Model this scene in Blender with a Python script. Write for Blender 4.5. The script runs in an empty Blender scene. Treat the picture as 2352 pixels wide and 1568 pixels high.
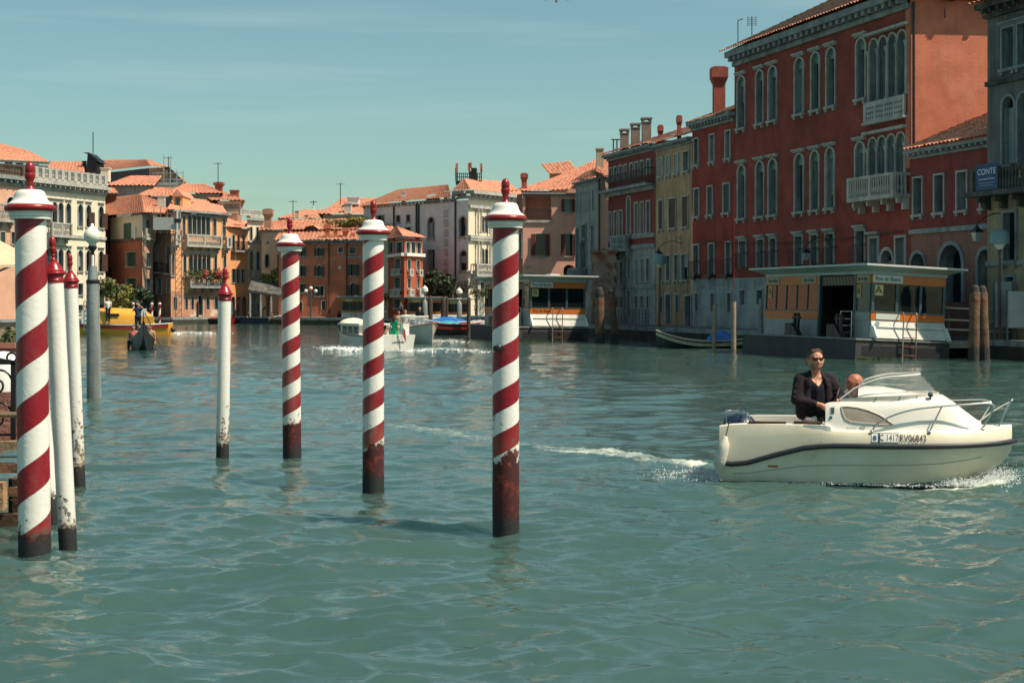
import bpy, bmesh, math, random
import numpy as np
from mathutils import Vector, Matrix
random.seed(7); rng = np.random.default_rng(7)
R = math.radians
SC = bpy.context.scene
COL = SC.collection

# ------------------------------------------------------------------ camera, sky, sun, exposure
F, HZ, CX, CH = 3400.0, 690.0, 1176.0, 2.42     # focal length, horizon row, centre column (px of a 2352 px wide frame), eye height
cam = bpy.data.cameras.new("camera"); camo = bpy.data.objects.new("camera", cam); COL.objects.link(camo)
camo.location = (0, 0, CH); camo.rotation_euler = (R(90), 0, 0)
cam.sensor_width = 36; cam.lens = F / 2352 * 36
cam.shift_y = (HZ - 784) / 2352.0
cam.clip_start = 0.1; cam.clip_end = 3000
cam.dof.use_dof = True; cam.dof.focus_distance = 18.5; cam.dof.aperture_fstop = 7.0
SC.camera = camo

SUN_AZ, SUN_EL = R(68), R(57)                    # azimuth to the right of straight behind the camera
sdir = Vector((math.sin(SUN_AZ) * math.cos(SUN_EL), -math.cos(SUN_AZ) * math.cos(SUN_EL), math.sin(SUN_EL)))
W = bpy.data.worlds.new("World"); SC.world = W; W.use_nodes = True
wt = W.node_tree; wn = wt.nodes; wl = wt.links
bg = wn["Background"]
sky = wn.new("ShaderNodeTexSky"); sky.sky_type = 'NISHITA'; sky.sun_disc = False
sky.sun_elevation = SUN_EL; sky.sun_rotation = math.atan2(sdir.x, sdir.y)
sky.air_density = 1.0; sky.dust_density = 1.2; sky.ozone_density = 1.2
tint = wn.new("ShaderNodeMix"); tint.data_type = 'RGBA'; tint.blend_type = 'MULTIPLY'
tint.inputs[0].default_value = 1.0; tint.inputs[7].default_value = (0.745, 0.935, 0.765, 1)
wl.new(sky.outputs[0], tint.inputs[6])
tc = wn.new("ShaderNodeTexCoord"); mp = wn.new("ShaderNodeMapping"); mp.inputs[3].default_value = (3.0, 3.0, 46.0)
mp.inputs[2].default_value = (R(1.5), R(-2.5), 0)
nz = wn.new("ShaderNodeTexNoise"); nz.inputs['Scale'].default_value = 1.0; nz.inputs['Detail'].default_value = 7; nz.inputs['Roughness'].default_value = .55
rp = wn.new("ShaderNodeValToRGB"); rp.color_ramp.elements[0].position = .50; rp.color_ramp.elements[1].position = .80
rp.color_ramp.elements[1].color = (.17, .17, .17, 1)
cm = wn.new("ShaderNodeMix"); cm.data_type = 'RGBA'; cm.inputs[7].default_value = (6.2, 7.2, 6.8, 1)
wl.new(tc.outputs['Generated'], mp.inputs[0]); wl.new(mp.outputs[0], nz.inputs['Vector']); wl.new(nz.outputs[0], rp.inputs[0])
wl.new(rp.outputs[0], cm.inputs[0]); wl.new(tint.outputs[2], cm.inputs[6]); wl.new(cm.outputs[2], bg.inputs[0])
bg.inputs[1].default_value = 0.101
sun = bpy.data.lights.new("sun", 'SUN'); sun.energy = 5.0; sun.angle = R(0.53); sun.color = (1.0, 0.87, 0.70)
suno = bpy.data.objects.new("sun", sun); COL.objects.link(suno); suno.location = (30, -40, 60)
suno.rotation_euler = sdir.to_track_quat('Z', 'Y').to_euler()
vs = SC.view_settings; vs.view_transform = 'Standard'; vs.look = 'None'; vs.exposure = 0.36; vs.gamma = 1.0; vs.use_curve_mapping = False
SC.cycles.max_bounces = 6; SC.cycles.transparent_max_bounces = 10
SC.cycles.caustics_reflective = False; SC.cycles.caustics_refractive = False
SC.cycles.use_denoising = True

def at(px, py, Y): return Vector(((px - CX) / F * Y, Y, CH + (HZ - py) / F * Y))
def wat(px, py):   # point of the water surface seen at a pixel
    Y = F * CH / (py - HZ); return Vector(((px - CX) / F * Y, Y, 0))
def gx(px, Y): return (px - CX) / F * Y

# ------------------------------------------------------------------ materials
MATS = {}
def mk(name, c, c2=None, sc=3.0, rough=.6, bump=0., bsc=25., metal=0., streak=0., streakc=None, spec=.5, lo=.38, hi=.62, patch=None, psc=.6, plo=.55, phi=.62, alpha=1., coat=0.):
    if name in MATS: return MATS[name]
    m = bpy.data.materials.new(name); m.use_nodes = True; n = m.node_tree.nodes; l = m.node_tree.links
    b = n["Principled BSDF"]; b.inputs['Roughness'].default_value = rough; b.inputs['Metallic'].default_value = metal
    b.inputs['Specular IOR Level'].default_value = spec; b.inputs['Alpha'].default_value = alpha; b.inputs['Coat Weight'].default_value = coat
    b.inputs['Base Color'].default_value = (*c, 1); out = None
    t = n.new("ShaderNodeTexCoord")
    def noise(scale, det=5, vec=None, rg=.55):
        x = n.new("ShaderNodeTexNoise"); x.inputs['Scale'].default_value = scale; x.inputs['Detail'].default_value = det; x.inputs['Roughness'].default_value = rg
        l.new(vec or t.outputs['Object'], x.inputs['Vector']); return x
    def ramp(src, a, bb):
        r = n.new("ShaderNodeValToRGB"); r.color_ramp.elements[0].position = a; r.color_ramp.elements[1].position = bb; l.new(src, r.inputs[0]); return r
    def mix(fac, a, bb, mode='MIX'):
        x = n.new("ShaderNodeMix"); x.data_type = 'RGBA'; x.blend_type = mode
        for s, v in ((0, fac), (6, a), (7, bb)):
            if isinstance(v, (int, float)): x.inputs[s].default_value = v
            elif isinstance(v, tuple): x.inputs[s].default_value = (*v, 1)
            else: l.new(v, x.inputs[s])
        return x.outputs[2]
    if c2 is not None:
        out = mix(ramp(noise(sc, 6).outputs[0], lo, hi).outputs[0], c, c2)
    if patch is not None:
        out = mix(ramp(noise(psc, 8, rg=.65).outputs[0], plo, phi).outputs[0], out or c, patch)
    if streak:
        mpp = n.new("ShaderNodeMapping"); mpp.inputs[3].default_value = (1.6, 1.6, .13); l.new(t.outputs['Object'], mpp.inputs[0])
        s = ramp(noise(1.6, 6, mpp.outputs[0], .6).outputs[0], .48, .72)
        mm = n.new("ShaderNodeMath"); mm.operation = 'MULTIPLY'; mm.inputs[1].default_value = streak; l.new(s.outputs[0], mm.inputs[0])
        out = mix(mm.outputs[0], out or c, streakc or tuple(x * .35 for x in c))
    if out is not None: l.new(out, b.inputs['Base Color'])
    if bump:
        bp = n.new("ShaderNodeBump"); bp.inputs['Strength'].default_value = bump; bp.inputs['Distance'].default_value = .05
        l.new(noise(bsc, 5).outputs[0], bp.inputs['Height']); l.new(bp.outputs[0], b.inputs['Normal'])
    MATS[name] = m; return m

def stucco(name, c, var=.78, **k):
    a = dict(c2=tuple(x * var for x in c), sc=.9, rough=.85, bump=.25, bsc=9, streak=.45, spec=.2); a.update(k)
    return mk(name, c, **a)

STONE = mk('istrian_stone', (.50, .48, .43), (.36, .35, .32), sc=1.4, rough=.75, bump=.2, bsc=8, streak=.5, streakc=(.10, .10, .09), spec=.3)
STONE_G = mk('grey_stone', (.33, .35, .34), (.22, .24, .24), sc=1.2, rough=.8, bump=.2, bsc=8, streak=.6, streakc=(.07, .07, .07), spec=.25)
STONE_D = mk('dark_stone', (.12, .12, .11), (.05, .05, .045), sc=1.6, rough=.9, bump=.4, bsc=6, spec=.2)
TILE = mk('terracotta_tile', (.47, .155, .085), (.68, .36, .25), sc=4.2, rough=.85, bump=.2, bsc=14, spec=.15, lo=.3, hi=.7, patch=(.24, .10, .065), psc=2.4, plo=.54, phi=.64)
GLASS = mk('window_glass', (.012, .016, .02), rough=.06, spec=.5)
GLASS_L = mk('pale_glass', (.10, .15, .15), (.05, .08, .085), sc=.8, rough=.12, spec=.5)
SHUT_G = mk('green_shutter', (.018, .04, .036), (.03, .055, .05), sc=3, rough=.6)
SHUT_B = mk('brown_shutter', (.045, .022, .016), (.07, .035, .025), sc=3, rough=.6)
SHUT_R = mk('red_shutter', (.12, .02, .014), (.08, .015, .012), sc=3, rough=.6)
IRON = mk('black_iron', (.012, .012, .014), rough=.45, spec=.5)
WHITE = mk('white_paint', (.78, .77, .72), (.70, .69, .64), sc=4, rough=.35, spec=.5)
DARKWOOD = mk('dark_wood', (.06, .035, .022), (.11, .065, .04), sc=6, rough=.8, bump=.4, bsc=18, spec=.2)
STEEL = mk('steel', (.55, .55, .53), rough=.25, metal=1.)
BLACK = mk('black_rubber', (.012, .012, .014), (.02, .02, .022), sc=6, rough=.5)
REDP = mk('red_paint', (.27, .009, .013), (.23, .009, .012), sc=5, rough=.32, spec=.5, bump=.05, bsc=30)

# ------------------------------------------------------------------ mesh builder
class MB:
    def __init__(s): s.v = []; s.f = []; s.m = []; s.cm = 0
    def add(s, vs, fs):
        o = len(s.v); s.v += [tuple(v) for v in vs]; s.f += [tuple(i + o for i in f) for f in fs]; s.m += [s.cm] * len(fs); return s
    def quad(s, a, b, c, d): return s.add([a, b, c, d], [(0, 1, 2, 3)])
    def box(s, x0, x1, y0, y1, z0, z1, M=None):
        p = [(x0, y0, z0), (x1, y0, z0), (x1, y1, z0), (x0, y1, z0), (x0, y0, z1), (x1, y0, z1), (x1, y1, z1), (x0, y1, z1)]
        if M is not None: p = [M @ Vector(q) for q in p]
        return s.add(p, [(0, 3, 2, 1), (4, 5, 6, 7), (0, 1, 5, 4), (1, 2, 6, 5), (2, 3, 7, 6), (3, 0, 4, 7)])
    def bar(s, a, b, w, h=None):      # rectangular bar between two points
        a, b = Vector(a), Vector(b); d = b - a; L = d.length
        if L < 1e-6: return s
        q = d.to_track_quat('Z', 'Y').to_matrix().to_4x4(); M = Matrix.Translation(a) @ q; h = h or w
        return s.box(-w / 2, w / 2, -h / 2, h / 2, 0, L, M)
    def tube(s, pts, r, n=8, cap=True):
        pts = [Vector(p) for p in pts]; k = len(pts); rs = r if isinstance(r, (list, tuple)) else [r] * k
        vs, fs = [], []; up = Vector((0, 0, 1)); pv = None
        for i, p in enumerate(pts):
            d = (pts[min(i + 1, k - 1)] - pts[max(i - 1, 0)])
            d = d.normalized() if d.length > 1e-9 else up
            if pv is None:
                pv = d.orthogonal().normalized()
            pv = (pv - d * pv.dot(d)); pv = pv.normalized() if pv.length > 1e-6 else d.orthogonal().normalized()
            w = d.cross(pv)
            for j in range(n):
                a = 2 * math.pi * j / n; vs.append(p + (pv * math.cos(a) + w * math.sin(a)) * rs[i])
        for i in range(k - 1):
            for j in range(n):
                fs.append((i * n + j, i * n + (j + 1) % n, (i + 1) * n + (j + 1) % n, (i + 1) * n + j))
        if cap: fs += [tuple(range(n))[::-1], tuple(range((k - 1) * n, k * n))]
        return s.add(vs, fs)
    def lathe(s, prof, n=24, o=(0, 0, 0)):
        vs, fs = [], []; k = len(prof)
        for r, z in prof:
            for j in range(n):
                a = 2 * math.pi * j / n; vs.append((o[0] + r * math.cos(a), o[1] + r * math.sin(a), o[2] + z))
        for i in range(k - 1):
            for j in range(n): fs.append((i * n + j, i * n + (j + 1) % n, (i + 1) * n + (j + 1) % n, (i + 1) * n + j))
        if prof[0][0] > 1e-4: fs.append(tuple(range(n))[::-1])
        if prof[-1][0] > 1e-4: fs.append(tuple(range((k - 1) * n, k * n)))
        return s.add(vs, fs)
    def loft(s, rings, closed=False, caps=False):
        n = len(rings[0]); vs = [p for r in rings for p in r]; fs = []
        for i in range(len(rings) - 1):
            for j in range(n if closed else n - 1):
                fs.append((i * n + j, i * n + (j + 1) % n, (i + 1) * n + (j + 1) % n, (i + 1) * n + j))
        if caps: fs += [tuple(range(n))[::-1], tuple(range((len(rings) - 1) * n, len(rings) * n))]
        return s.add(vs, fs)
    def prism(s, poly, z0, z1):
        n = len(poly); vs = [(x, y, z0) for x, y in poly] + [(x, y, z1) for x, y in poly]
        fs = [tuple(range(n))[::-1], tuple(range(n, 2 * n))] + [(i, (i + 1) % n, n + (i + 1) % n, n + i) for i in range(n)]
        return s.add(vs, fs)
    def sphere(s, c, r, n=12, sq=(1, 1, 1)):
        k = max(4, n // 2); vs, fs = [], []
        for i in range(k + 1):
            t = math.pi * i / k
            for j in range(n):
                a = 2 * math.pi * j / n
                vs.append((c[0] + r * sq[0] * math.sin(t) * math.cos(a), c[1] + r * sq[1] * math.sin(t) * math.sin(a), c[2] - r * sq[2] * math.cos(t)))
        for i in range(k):
            for j in range(n): fs.append((i * n + j, i * n + (j + 1) % n, (i + 1) * n + (j + 1) % n, (i + 1) * n + j))
        return s.add(vs, fs)
    def mesh(s, name, mats, smooth=False, sharp=None, fix=True):
        me = bpy.data.meshes.new(name); me.from_pydata(s.v, [], s.f)
        for m in (mats if isinstance(mats, (list, tuple)) else [mats]): me.materials.append(m)
        if any(s.m): me.polygons.foreach_set('material_index', s.m)
        if fix:
            bm = bmesh.new(); bm.from_mesh(me); bmesh.ops.remove_doubles(bm, verts=bm.verts, dist=1e-5); bmesh.ops.recalc_face_normals(bm, faces=bm.faces); bm.to_mesh(me); bm.free()
        if smooth:
            me.polygons.foreach_set('use_smooth', [True] * len(me.polygons))
            if sharp: me.set_sharp_from_angle(angle=R(sharp))
        me.update(); return me
    def obj(s, name, mats, parent=None, loc=None, rz=0, smooth=False, sharp=35, fix=True, kind=None, label=None):
        return link(name, s.mesh(name, mats, smooth, sharp, fix), parent, loc, rz, kind, label)

def link(name, me, parent=None, loc=None, rz=0, kind=None, label=None):
    o = bpy.data.objects.new(name, me); COL.objects.link(o)
    if parent is not None: o.parent = parent
    if loc is not None: o.location = loc
    if rz: o.rotation_euler = (0, 0, rz)
    if kind: o['kind'] = kind
    if label: o['label'] = label
    return o
def tag(o, label=None, cat=None, group=None, kind=None):
    for k, v in (('label', label), ('category', cat), ('group', group), ('kind', kind)):
        if v: o[k] = v
    return o
def thing(name, label, cat, loc=(0, 0, 0), rz=0, group=None):
    o = bpy.data.objects.new(name, None); COL.objects.link(o); o.empty_display_size = .2
    o.location = loc; o.rotation_euler = (0, 0, rz); return tag(o, label, cat, group)
def copy_tree(o, parent=None):
    c = o.copy(); COL.objects.link(c)
    if parent is not None: c.parent = parent
    for ch in o.children: copy_tree(ch, c)
    return c
def text_mesh(body, size, name='lettering', extrude=.004, shear=0., sx=1.0):
    cu = bpy.data.curves.new(name, 'FONT'); cu.body = body; cu.size = size; cu.extrude = extrude; cu.shear = shear
    cu.align_x = 'CENTER'; cu.align_y = 'CENTER'; cu.resolution_u = 3
    o = bpy.data.objects.new('tmp_text', cu); COL.objects.link(o)
    dg = bpy.context.evaluated_depsgraph_get(); me = bpy.data.meshes.new_from_object(o.evaluated_get(dg))
    bpy.data.objects.remove(o); bpy.data.curves.remove(cu); me.name = name
    if sx != 1.0: me.transform(Matrix.Diagonal((sx, 1, 1, 1)))
    return me
def text_on(body, size, mat, parent, loc, rot, sx=1.0, shear=0., name='lettering', extrude=.004, bold=0.):
    me = text_mesh(body, size, name, extrude, shear, sx); me.materials.clear(); me.materials.append(mat)
    o = link(name, me, parent, loc); o.rotation_euler = rot; return o

# ------------------------------------------------------------------ figures: one continuous remeshed body
def caps_mesh(mb, p0, p1, r0, r1, n=10):
    p0, p1 = Vector(p0), Vector(p1); d = p1 - p0; L = d.length
    d = d / L if L > 1e-6 else Vector((0, 0, 1))
    pts, rs = [], []
    for i in range(5): t = math.pi / 2 * (1 - i / 4); pts.append(p0 - d * r0 * math.sin(t)); rs.append(max(r0 * math.cos(t), .0008))
    for i in range(5): t = math.pi / 2 * i / 4; pts.append(p1 + d * (r1 * math.sin(t) + 1e-5)); rs.append(max(r1 * math.cos(t), .0008))
    mb.tube(pts, rs, n)
def grow(name, prims, voxel, mats, smooth=4, sfac=.5, recolor=None):
    """union of tapered capsules (p0,p1,r0,r1,material index) remeshed into one continuous skin"""
    mb = MB()
    for p in prims: caps_mesh(mb, *p[:4])
    me = mb.mesh('tmp', [], fix=False); o = bpy.data.objects.new('tmp', me); COL.objects.link(o)
    m = o.modifiers.new('r', 'REMESH'); m.mode = 'VOXEL'; m.voxel_size = voxel
    if smooth: sm = o.modifiers.new('s', 'SMOOTH'); sm.iterations = smooth; sm.factor = sfac
    dg = bpy.context.evaluated_depsgraph_get(); r = bpy.data.meshes.new_from_object(o.evaluated_get(dg)); r.name = name
    bpy.data.objects.remove(o); bpy.data.meshes.remove(me)
    n = len(r.polygons); c = np.empty(n * 3, np.float32); r.polygons.foreach_get('center', c); c = c.reshape(-1, 3)
    best = np.full(n, 1e9); idx = np.zeros(n, np.int32)
    for p in prims:
        a, b = np.array(p[0]), np.array(p[1]); d = b - a; L = max(d @ d, 1e-9); t = np.clip(((c - a) @ d) / L, 0, 1)
        dist = np.linalg.norm(c - a - t[:, None] * d, axis=1) - (p[2] + (p[3] - p[2]) * t)
        k = dist < best; best[k] = dist[k]; idx[k] = p[4]
    if recolor is not None: idx = recolor(c, idx)
    r.materials.clear()
    for m in mats: r.materials.append(m)
    r.polygons.foreach_set('material_index', idx.astype(np.int32)); r.polygons.foreach_set('use_smooth', [True] * n); r.update(); return r
# ------------------------------------------------------------------ people (meshes grown first, placed later)
SKIN = mk('skin', (.52, .25, .15), (.46, .20, .12), sc=14, rough=.5, spec=.4)
SKIN_T = mk('tanned_skin', (.42, .15, .085), (.36, .12, .07), sc=14, rough=.5, spec=.4)
HAIR = mk('brown_hair', (.035, .014, .009), (.06, .024, .014), sc=60, rough=.6, bump=.5, bsc=120)
HAIR_D = mk('dark_hair', (.018, .011, .009), (.03, .018, .014), sc=60, rough=.55)
HAIR_B = mk('fair_hair', (.30, .17, .08), (.22, .12, .06), sc=40, rough=.55)
HAIR_G = mk('grey_hair', (.16, .15, .14), (.10, .09, .085), sc=60, rough=.7)
CL = {}
def cloth(n, c): 
    if n not in CL: CL[n] = mk('cloth_' + n, c, tuple(x * .75 for x in c), sc=9, rough=.85, bump=.3, bsc=30, spec=.15)
    return CL[n]
def human(sit=False, hl=None, hr=None, turn=0., skirt=False, lean=0., bare=True, sleeve=.5):
    """joints of a 1.72 m figure that faces -Y; hl / hr = (elbow, wrist) of the arm at image left / right. tags: 0 skin 1 top 2 legs 3 shoes"""
    P = []; H = .95; dz = 0.
    if sit: dz = -.43
    def q(x, y, z): return Vector((x, y - lean * max(0, z + 0 - .95), z + dz))
    pel, ch, nk, hd = q(0, 0, .98), q(0, .01, 1.27), q(0, .015, 1.46), q(0, -.02, 1.61)
    P += [(q(-.075, 0, .98), q(.075, 0, .98), .115, .115, 2), (pel, q(0, 0, 1.12), .12, .115, 1), (q(0, 0, 1.10), ch, .12, .125, 1),
          (q(-.07, .01, 1.12), q(-.09, .01, 1.32), .085, .095, 1), (q(.07, .01, 1.12), q(.09, .01, 1.32), .085, .095, 1),
          (q(-.15, .015, 1.385), q(.15, .015, 1.385), .075, .075, 1), (q(-.05, .015, 1.42), nk, .07, .058, 1), (q(.05, .015, 1.42), nk, .07, .058, 1),
          (nk, q(0, 0, 1.53), .056, .052, 0),
          (q(0, .005, 1.645), q(0, .02, 1.65), .088, .09, 0), (q(0, -.02, 1.63), q(0, -.045, 1.575), .078, .05, 0), (q(0, -.1, 1.62), q(0, -.112, 1.595), .008, .014, 0),
          (q(-.082, .01, 1.625), q(-.084, .012, 1.60), .016, .012, 0), (q(.082, .01, 1.625), q(.084, .012, 1.60), .016, .012, 0)]
    for s, a in ((-1, hl), (1, hr)):
        sh = q(s * .185, .015, 1.385)
        if a is None: el, wr = q(s * .245, .03, 1.12), q(s * .25, -.05, .88)
        else: el, wr = Vector(a[0]) + Vector((0, 0, dz)), Vector(a[1]) + Vector((0, 0, dz))
        P.append((sh, sh.lerp(el, sleeve), .068, .055, 1)); P.append((sh.lerp(el, sleeve), el, .05, .042, 1 if sleeve > .8 else 0)); P.append((el, wr, .041, .03, 1 if sleeve > .8 else 0))
        d = (wr - el).normalized(); o = d.orthogonal().normalized(); P.append((wr, wr + d * .07, .032, .034, 0))
        for k in range(4): P.append((wr + d * .07 + o * (k - 1.5) * .016, wr + d * (.155 - abs(k - 1.4) * .012) + o * (k - 1.5) * .019, .011, .009, 0))
        P.append((wr + d * .02 + o * .03, wr + d * .08 + o * .055, .013, .01, 0))
        hip = q(s * .09, 0, .94)
        if sit: kn, an = Vector((s * .12, -.43, .50)), Vector((s * .12, -.40, .09))
        else: kn, an = q(s * .1, -.015, .5), q(s * .105, .02, .09)
        P += [(hip, kn, .095, .062, 2), (kn, an, .06, .042, 2), (an, Vector(an) + Vector((0, -.13, -.045)), .045, .035, 3)]
        if skirt: P.append((hip, q(s * .12, 0, .55), .12, .16, 2))
    return P
def hairs(sit=False, long=False, bun=False, bald=False):
    dz = -.43 if sit else 0
    P = [((0, .02, 1.672 + dz), (0, .04, 1.65 + dz), .088, .09, 0), ((-.05, .03, 1.63 + dz), (.05, .03, 1.63 + dz), .05, .05, 0), ((-.03, -.035, 1.705 + dz), (.03, -.035, 1.705 + dz), .035, .035, 0)]
    if long: P += [((-.04, .06, 1.62 + dz), (-.05, .08, 1.42 + dz), .06, .045, 0), ((.04, .06, 1.62 + dz), (.05, .08, 1.42 + dz), .06, .045, 0), ((0, .07, 1.62 + dz), (0, .1, 1.38 + dz), .065, .04, 0)]
    if bun: P.append(((0, .12, 1.7 + dz), (0, .13, 1.7 + dz), .04, .04, 0))
    return P
PEOPLE = []   # (key, prims, hair prims, colours)
PM = {}
def prep(key, top, legs, hair=HAIR_D, shoe=None, skin=SKIN, long=False, **k):
    vox = .022
    PM[key] = (grow('body', human(**k), vox, [skin, top, legs, shoe or cloth('shoe', (.03, .025, .02))], smooth=3),
               grow('hair', hairs(sit=k.get('sit', False), long=long), .02, [hair], smooth=2) if hair else None)
def person(key, label, loc, rz=0, group=None, s=1.0):
    t = thing('person', label, 'person', loc, rz, group); t.scale = (s, s, s)
    link('body', PM[key][0], t)
    if PM[key][1]: link('hair', PM[key][1], t)
    return t
NAVY = cloth('navy', (.02, .025, .04)); WHT = cloth('white', (.72, .70, .66)); GRN = cloth('green', (.01, .33, .16)); BLU = cloth('blue', (.05, .09, .17))
PNK = cloth('pink', (.55, .16, .14)); BEI = cloth('beige', (.45, .33, .2)); BLK = cloth('black', (.012, .012, .014)); GRY = cloth('grey', (.22, .24, .27))
prep('gondolier', cloth('navy_stripe', (.05, .065, .10)), NAVY, HAIR_D, hl=((-.27, -.05, 1.28), (-.30, -.36, 1.22)), hr=((.25, -.12, 1.45), (.02, -.17, 1.62)))
prep('stand_white', WHT, NAVY, HAIR_D); prep('stand_grey', GRY, NAVY, None)
prep('sit_white', WHT, BEI, HAIR, long=True, sit=True); prep('sit_dark', BLK, NAVY, HAIR_D, sit=True); prep('sit_pink', PNK, NAVY, HAIR, sit=True, long=True)
prep('sit_fair', WHT, BEI, HAIR_B, sit=True, long=True); prep('sit_tan', BEI, GRY, HAIR_D, sit=True, skin=SKIN_T, sleeve=.3)
prep('green_woman', GRN, GRN, HAIR, skirt=True, long=True, hr=((.27, -.02, 1.16), (.42, -.12, 1.02)))
prep('bent_blue', BLU, GRY, None, lean=.75, hl=((-.22, -.4, .98), (-.2, -.5, .75)), hr=((.22, -.4, .98), (.2, -.5, .75)))
prep('stand_pink', PNK, GRY, HAIR_D)

# the skipper of the near boat: body, open jacket, hair and sunglasses
def skipper_meshes():
    V = Vector
    B = [((-.09, 0, .98), (.09, 0, .98), .13, .13, 2), ((0, 0, 1.0), (0, .0, 1.25), .15, .15, 1), ((-.08, 0, 1.12), (-.10, .0, 1.33), .10, .11, 1), ((.08, 0, 1.12), (.10, .0, 1.33), .10, .11, 1),
         ((-.15, .02, 1.40), (.15, .02, 1.40), .085, .085, 1), ((0, .02, 1.42), (0, .005, 1.50), .08, .064, 0), ((0, .005, 1.48), (0, -.005, 1.55), .063, .062, 0),
         # head
         ((0, .018, 1.685), (0, .04, 1.69), .092, .093, 0), ((0, -.03, 1.70), (0, -.03, 1.66), .078, .078, 0), ((-.022, -.045, 1.635), (.022, -.045, 1.635), .062, .062, 0),
         ((-.018, -.062, 1.585), (.018, -.062, 1.585), .044, .044, 0), ((0, -.085, 1.572), (0, -.086, 1.57), .026, .026, 0),
         ((-.05, -.03, 1.60), (-.06, .01, 1.63), .036, .036, 0), ((.05, -.03, 1.60), (.06, .01, 1.63), .036, .036, 0),
         ((0, -.108, 1.665), (0, -.127, 1.632), .009, .015, 0), ((-.013, -.112, 1.627), (.013, -.112, 1.627), .010, .010, 0),
         ((-.04, -.098, 1.693), (.04, -.098, 1.693), .013, .013, 0), ((-.02, -.103, 1.603), (.02, -.103, 1.603), .008, .008, 4), ((-.015, -.1, 1.594), (.015, -.1, 1.594), .009, .009, 4),
         ((-.097, .008, 1.665), (-.094, .008, 1.63), .017, .012, 0), ((.097, .008, 1.665), (.094, .008, 1.63), .017, .012, 0)]
    # legs down to the cockpit floor
    for s in (-1, 1):
        B += [((s * .10, 0, .93), (s * .11, -.02, .5), .10, .07, 2), ((s * .11, -.02, .5), (s * .115, .02, .09), .065, .045, 2), ((s * .115, .02, .08), (s * .12, -.14, .04), .045, .036, 3)]
    # forearm and right hand (image left arm) reaching across, left hand on the wheel
    e1, w1 = V((-.29, -.06, 1.10)), V((.02, -.20, 1.035)); e2, w2 = V((.335, -.03, 1.16)), V((.205, -.20, 1.05))
    for s, e, w, dirv, up in ((-1, e1, w1, V((.75, -.15, -.64)), V((.45, .35, .6))), (1, e2, w2, V((-.35, -.55, -.72)), V((.8, -.4, .1)))):
        dirv.normalize(); up = (up - dirv * up.dot(dirv)).normalized(); n = dirv.cross(up)
        B.append((e, w, .05, .033, 0)); B.append((w, w + dirv * .05, .033, .035, 0))
        B.append((w + dirv * .03 + up * .018, w + dirv * .085 + up * .024, .026, .022, 0)); B.append((w + dirv * .03 - up * .018, w + dirv * .085 - up * .024, .026, .02, 0))
        for k in range(4):
            b0 = w + dirv * .085 + up * (.033 - .022 * k); L = (.034, .04, .038, .03)[k]
            b1 = b0 + dirv * L + n * .012; b2 = b1 + (dirv * .3 + n).normalized() * L * .8; b3 = b2 + (n - dirv * .4).normalized() * L * .6
            B += [(b0, b1, .0105, .0098, 0), (b1, b2, .0098, .009, 0), (b2, b3, .009, .008, 0)]
        t0 = w + dirv * .025 + up * .03; t1 = t0 + dirv * .035 + up * .026 + n * .015; B += [(t0, t1, .014, .012, 0), (t1, t1 + dirv * .035 + n * .018, .012, .01, 0)]
    lips = mk('lips', (.42, .15, .11), rough=.5)
    tee = cloth('black_tee', (.012, .014, .02))
    def rc(c, idx):
        neckv = (idx == 1) & (c[:, 1] < 0) & (c[:, 2] > 1.30 + np.abs(c[:, 0]) * 1.15) & (np.abs(c[:, 0]) < .1)
        idx[neckv] = 0
        stub = (idx == 0) & (c[:, 2] > 1.53) & (c[:, 2] < 1.612) & (c[:, 1] < -.02) & (np.abs(c[:, 1]) > .02)
        lip = (np.abs(c[:, 0]) < .026) & (c[:, 2] > 1.588) & (c[:, 2] < 1.606) & (c[:, 1] < -.09)
        idx[stub & ~lip] = 5; idx[(idx == 4)] = 0; idx[lip] = 4
        return idx
    stubm = mk('stubble_skin', (.33, .16, .10), (.27, .125, .08), sc=40, rough=.6)
    body = grow('body', B, .0075, [SKIN, tee, cloth('black_trousers', (.015, .015, .018)), cloth('shoe', (.03, .025, .02)), lips, stubm], smooth=5, recolor=rc)
    J = []
    jk = cloth('dark_jacket', (.026, .018, .022))
    for s, e, w in ((-1, e1, w1), (1, e2, w2)):
        J += [((s * .05, .05, 1.44), (s * .20, .03, 1.395), .075, .095, 0), ((s * .20, .03, 1.39), e, .10, .078, 0)]
        cuff = e.lerp(w, .72 if s < 0 else .5); J.append((e, cuff, .076, .052, 0))
        J += [((s * .15, .03, 1.36), (s * .175, .01, .98), .105, .11, 0), ((s * .13, -.06, 1.38), (s * .155, -.09, 1.0), .05, .06, 0), ((s * .185, -.0, 1.0), (s * .18, -.0, .90), .10, .10, 0)]
        J += [((s * .075, .02, 1.475), (s * .105, -.085, 1.40), .034, .03, 0), ((s * .105, -.085, 1.40), (s * .125, -.12, 1.30), .03, .02, 0)]
        J += [((s * .07, .035, 1.50), (s * .03, .075, 1.505), .028, .03, 0)]
        for k in range(5):   # folds
            t = .25 + .15 * k; c = V((s * .20, .03, 1.39)).lerp(e, t); J.append((c + V((-.07, -.06, .02 * (k % 2))), c + V((.07, -.07, -.03)), .016, .012, 0))
    J += [((-.12, .09, 1.38), (.12, .09, 1.38), .08, .08, 0), ((-.1, .08, 1.3), (-.1, .08, 1.0), .11, .11, 0), ((.1, .08, 1.3), (.1, .08, 1.0), .11, .11, 0), ((-.05, .085, 1.47), (.05, .085, 1.47), .04, .04, 0)]
    jacket = grow('jacket', J, .011, [jk], smooth=5)
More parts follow.
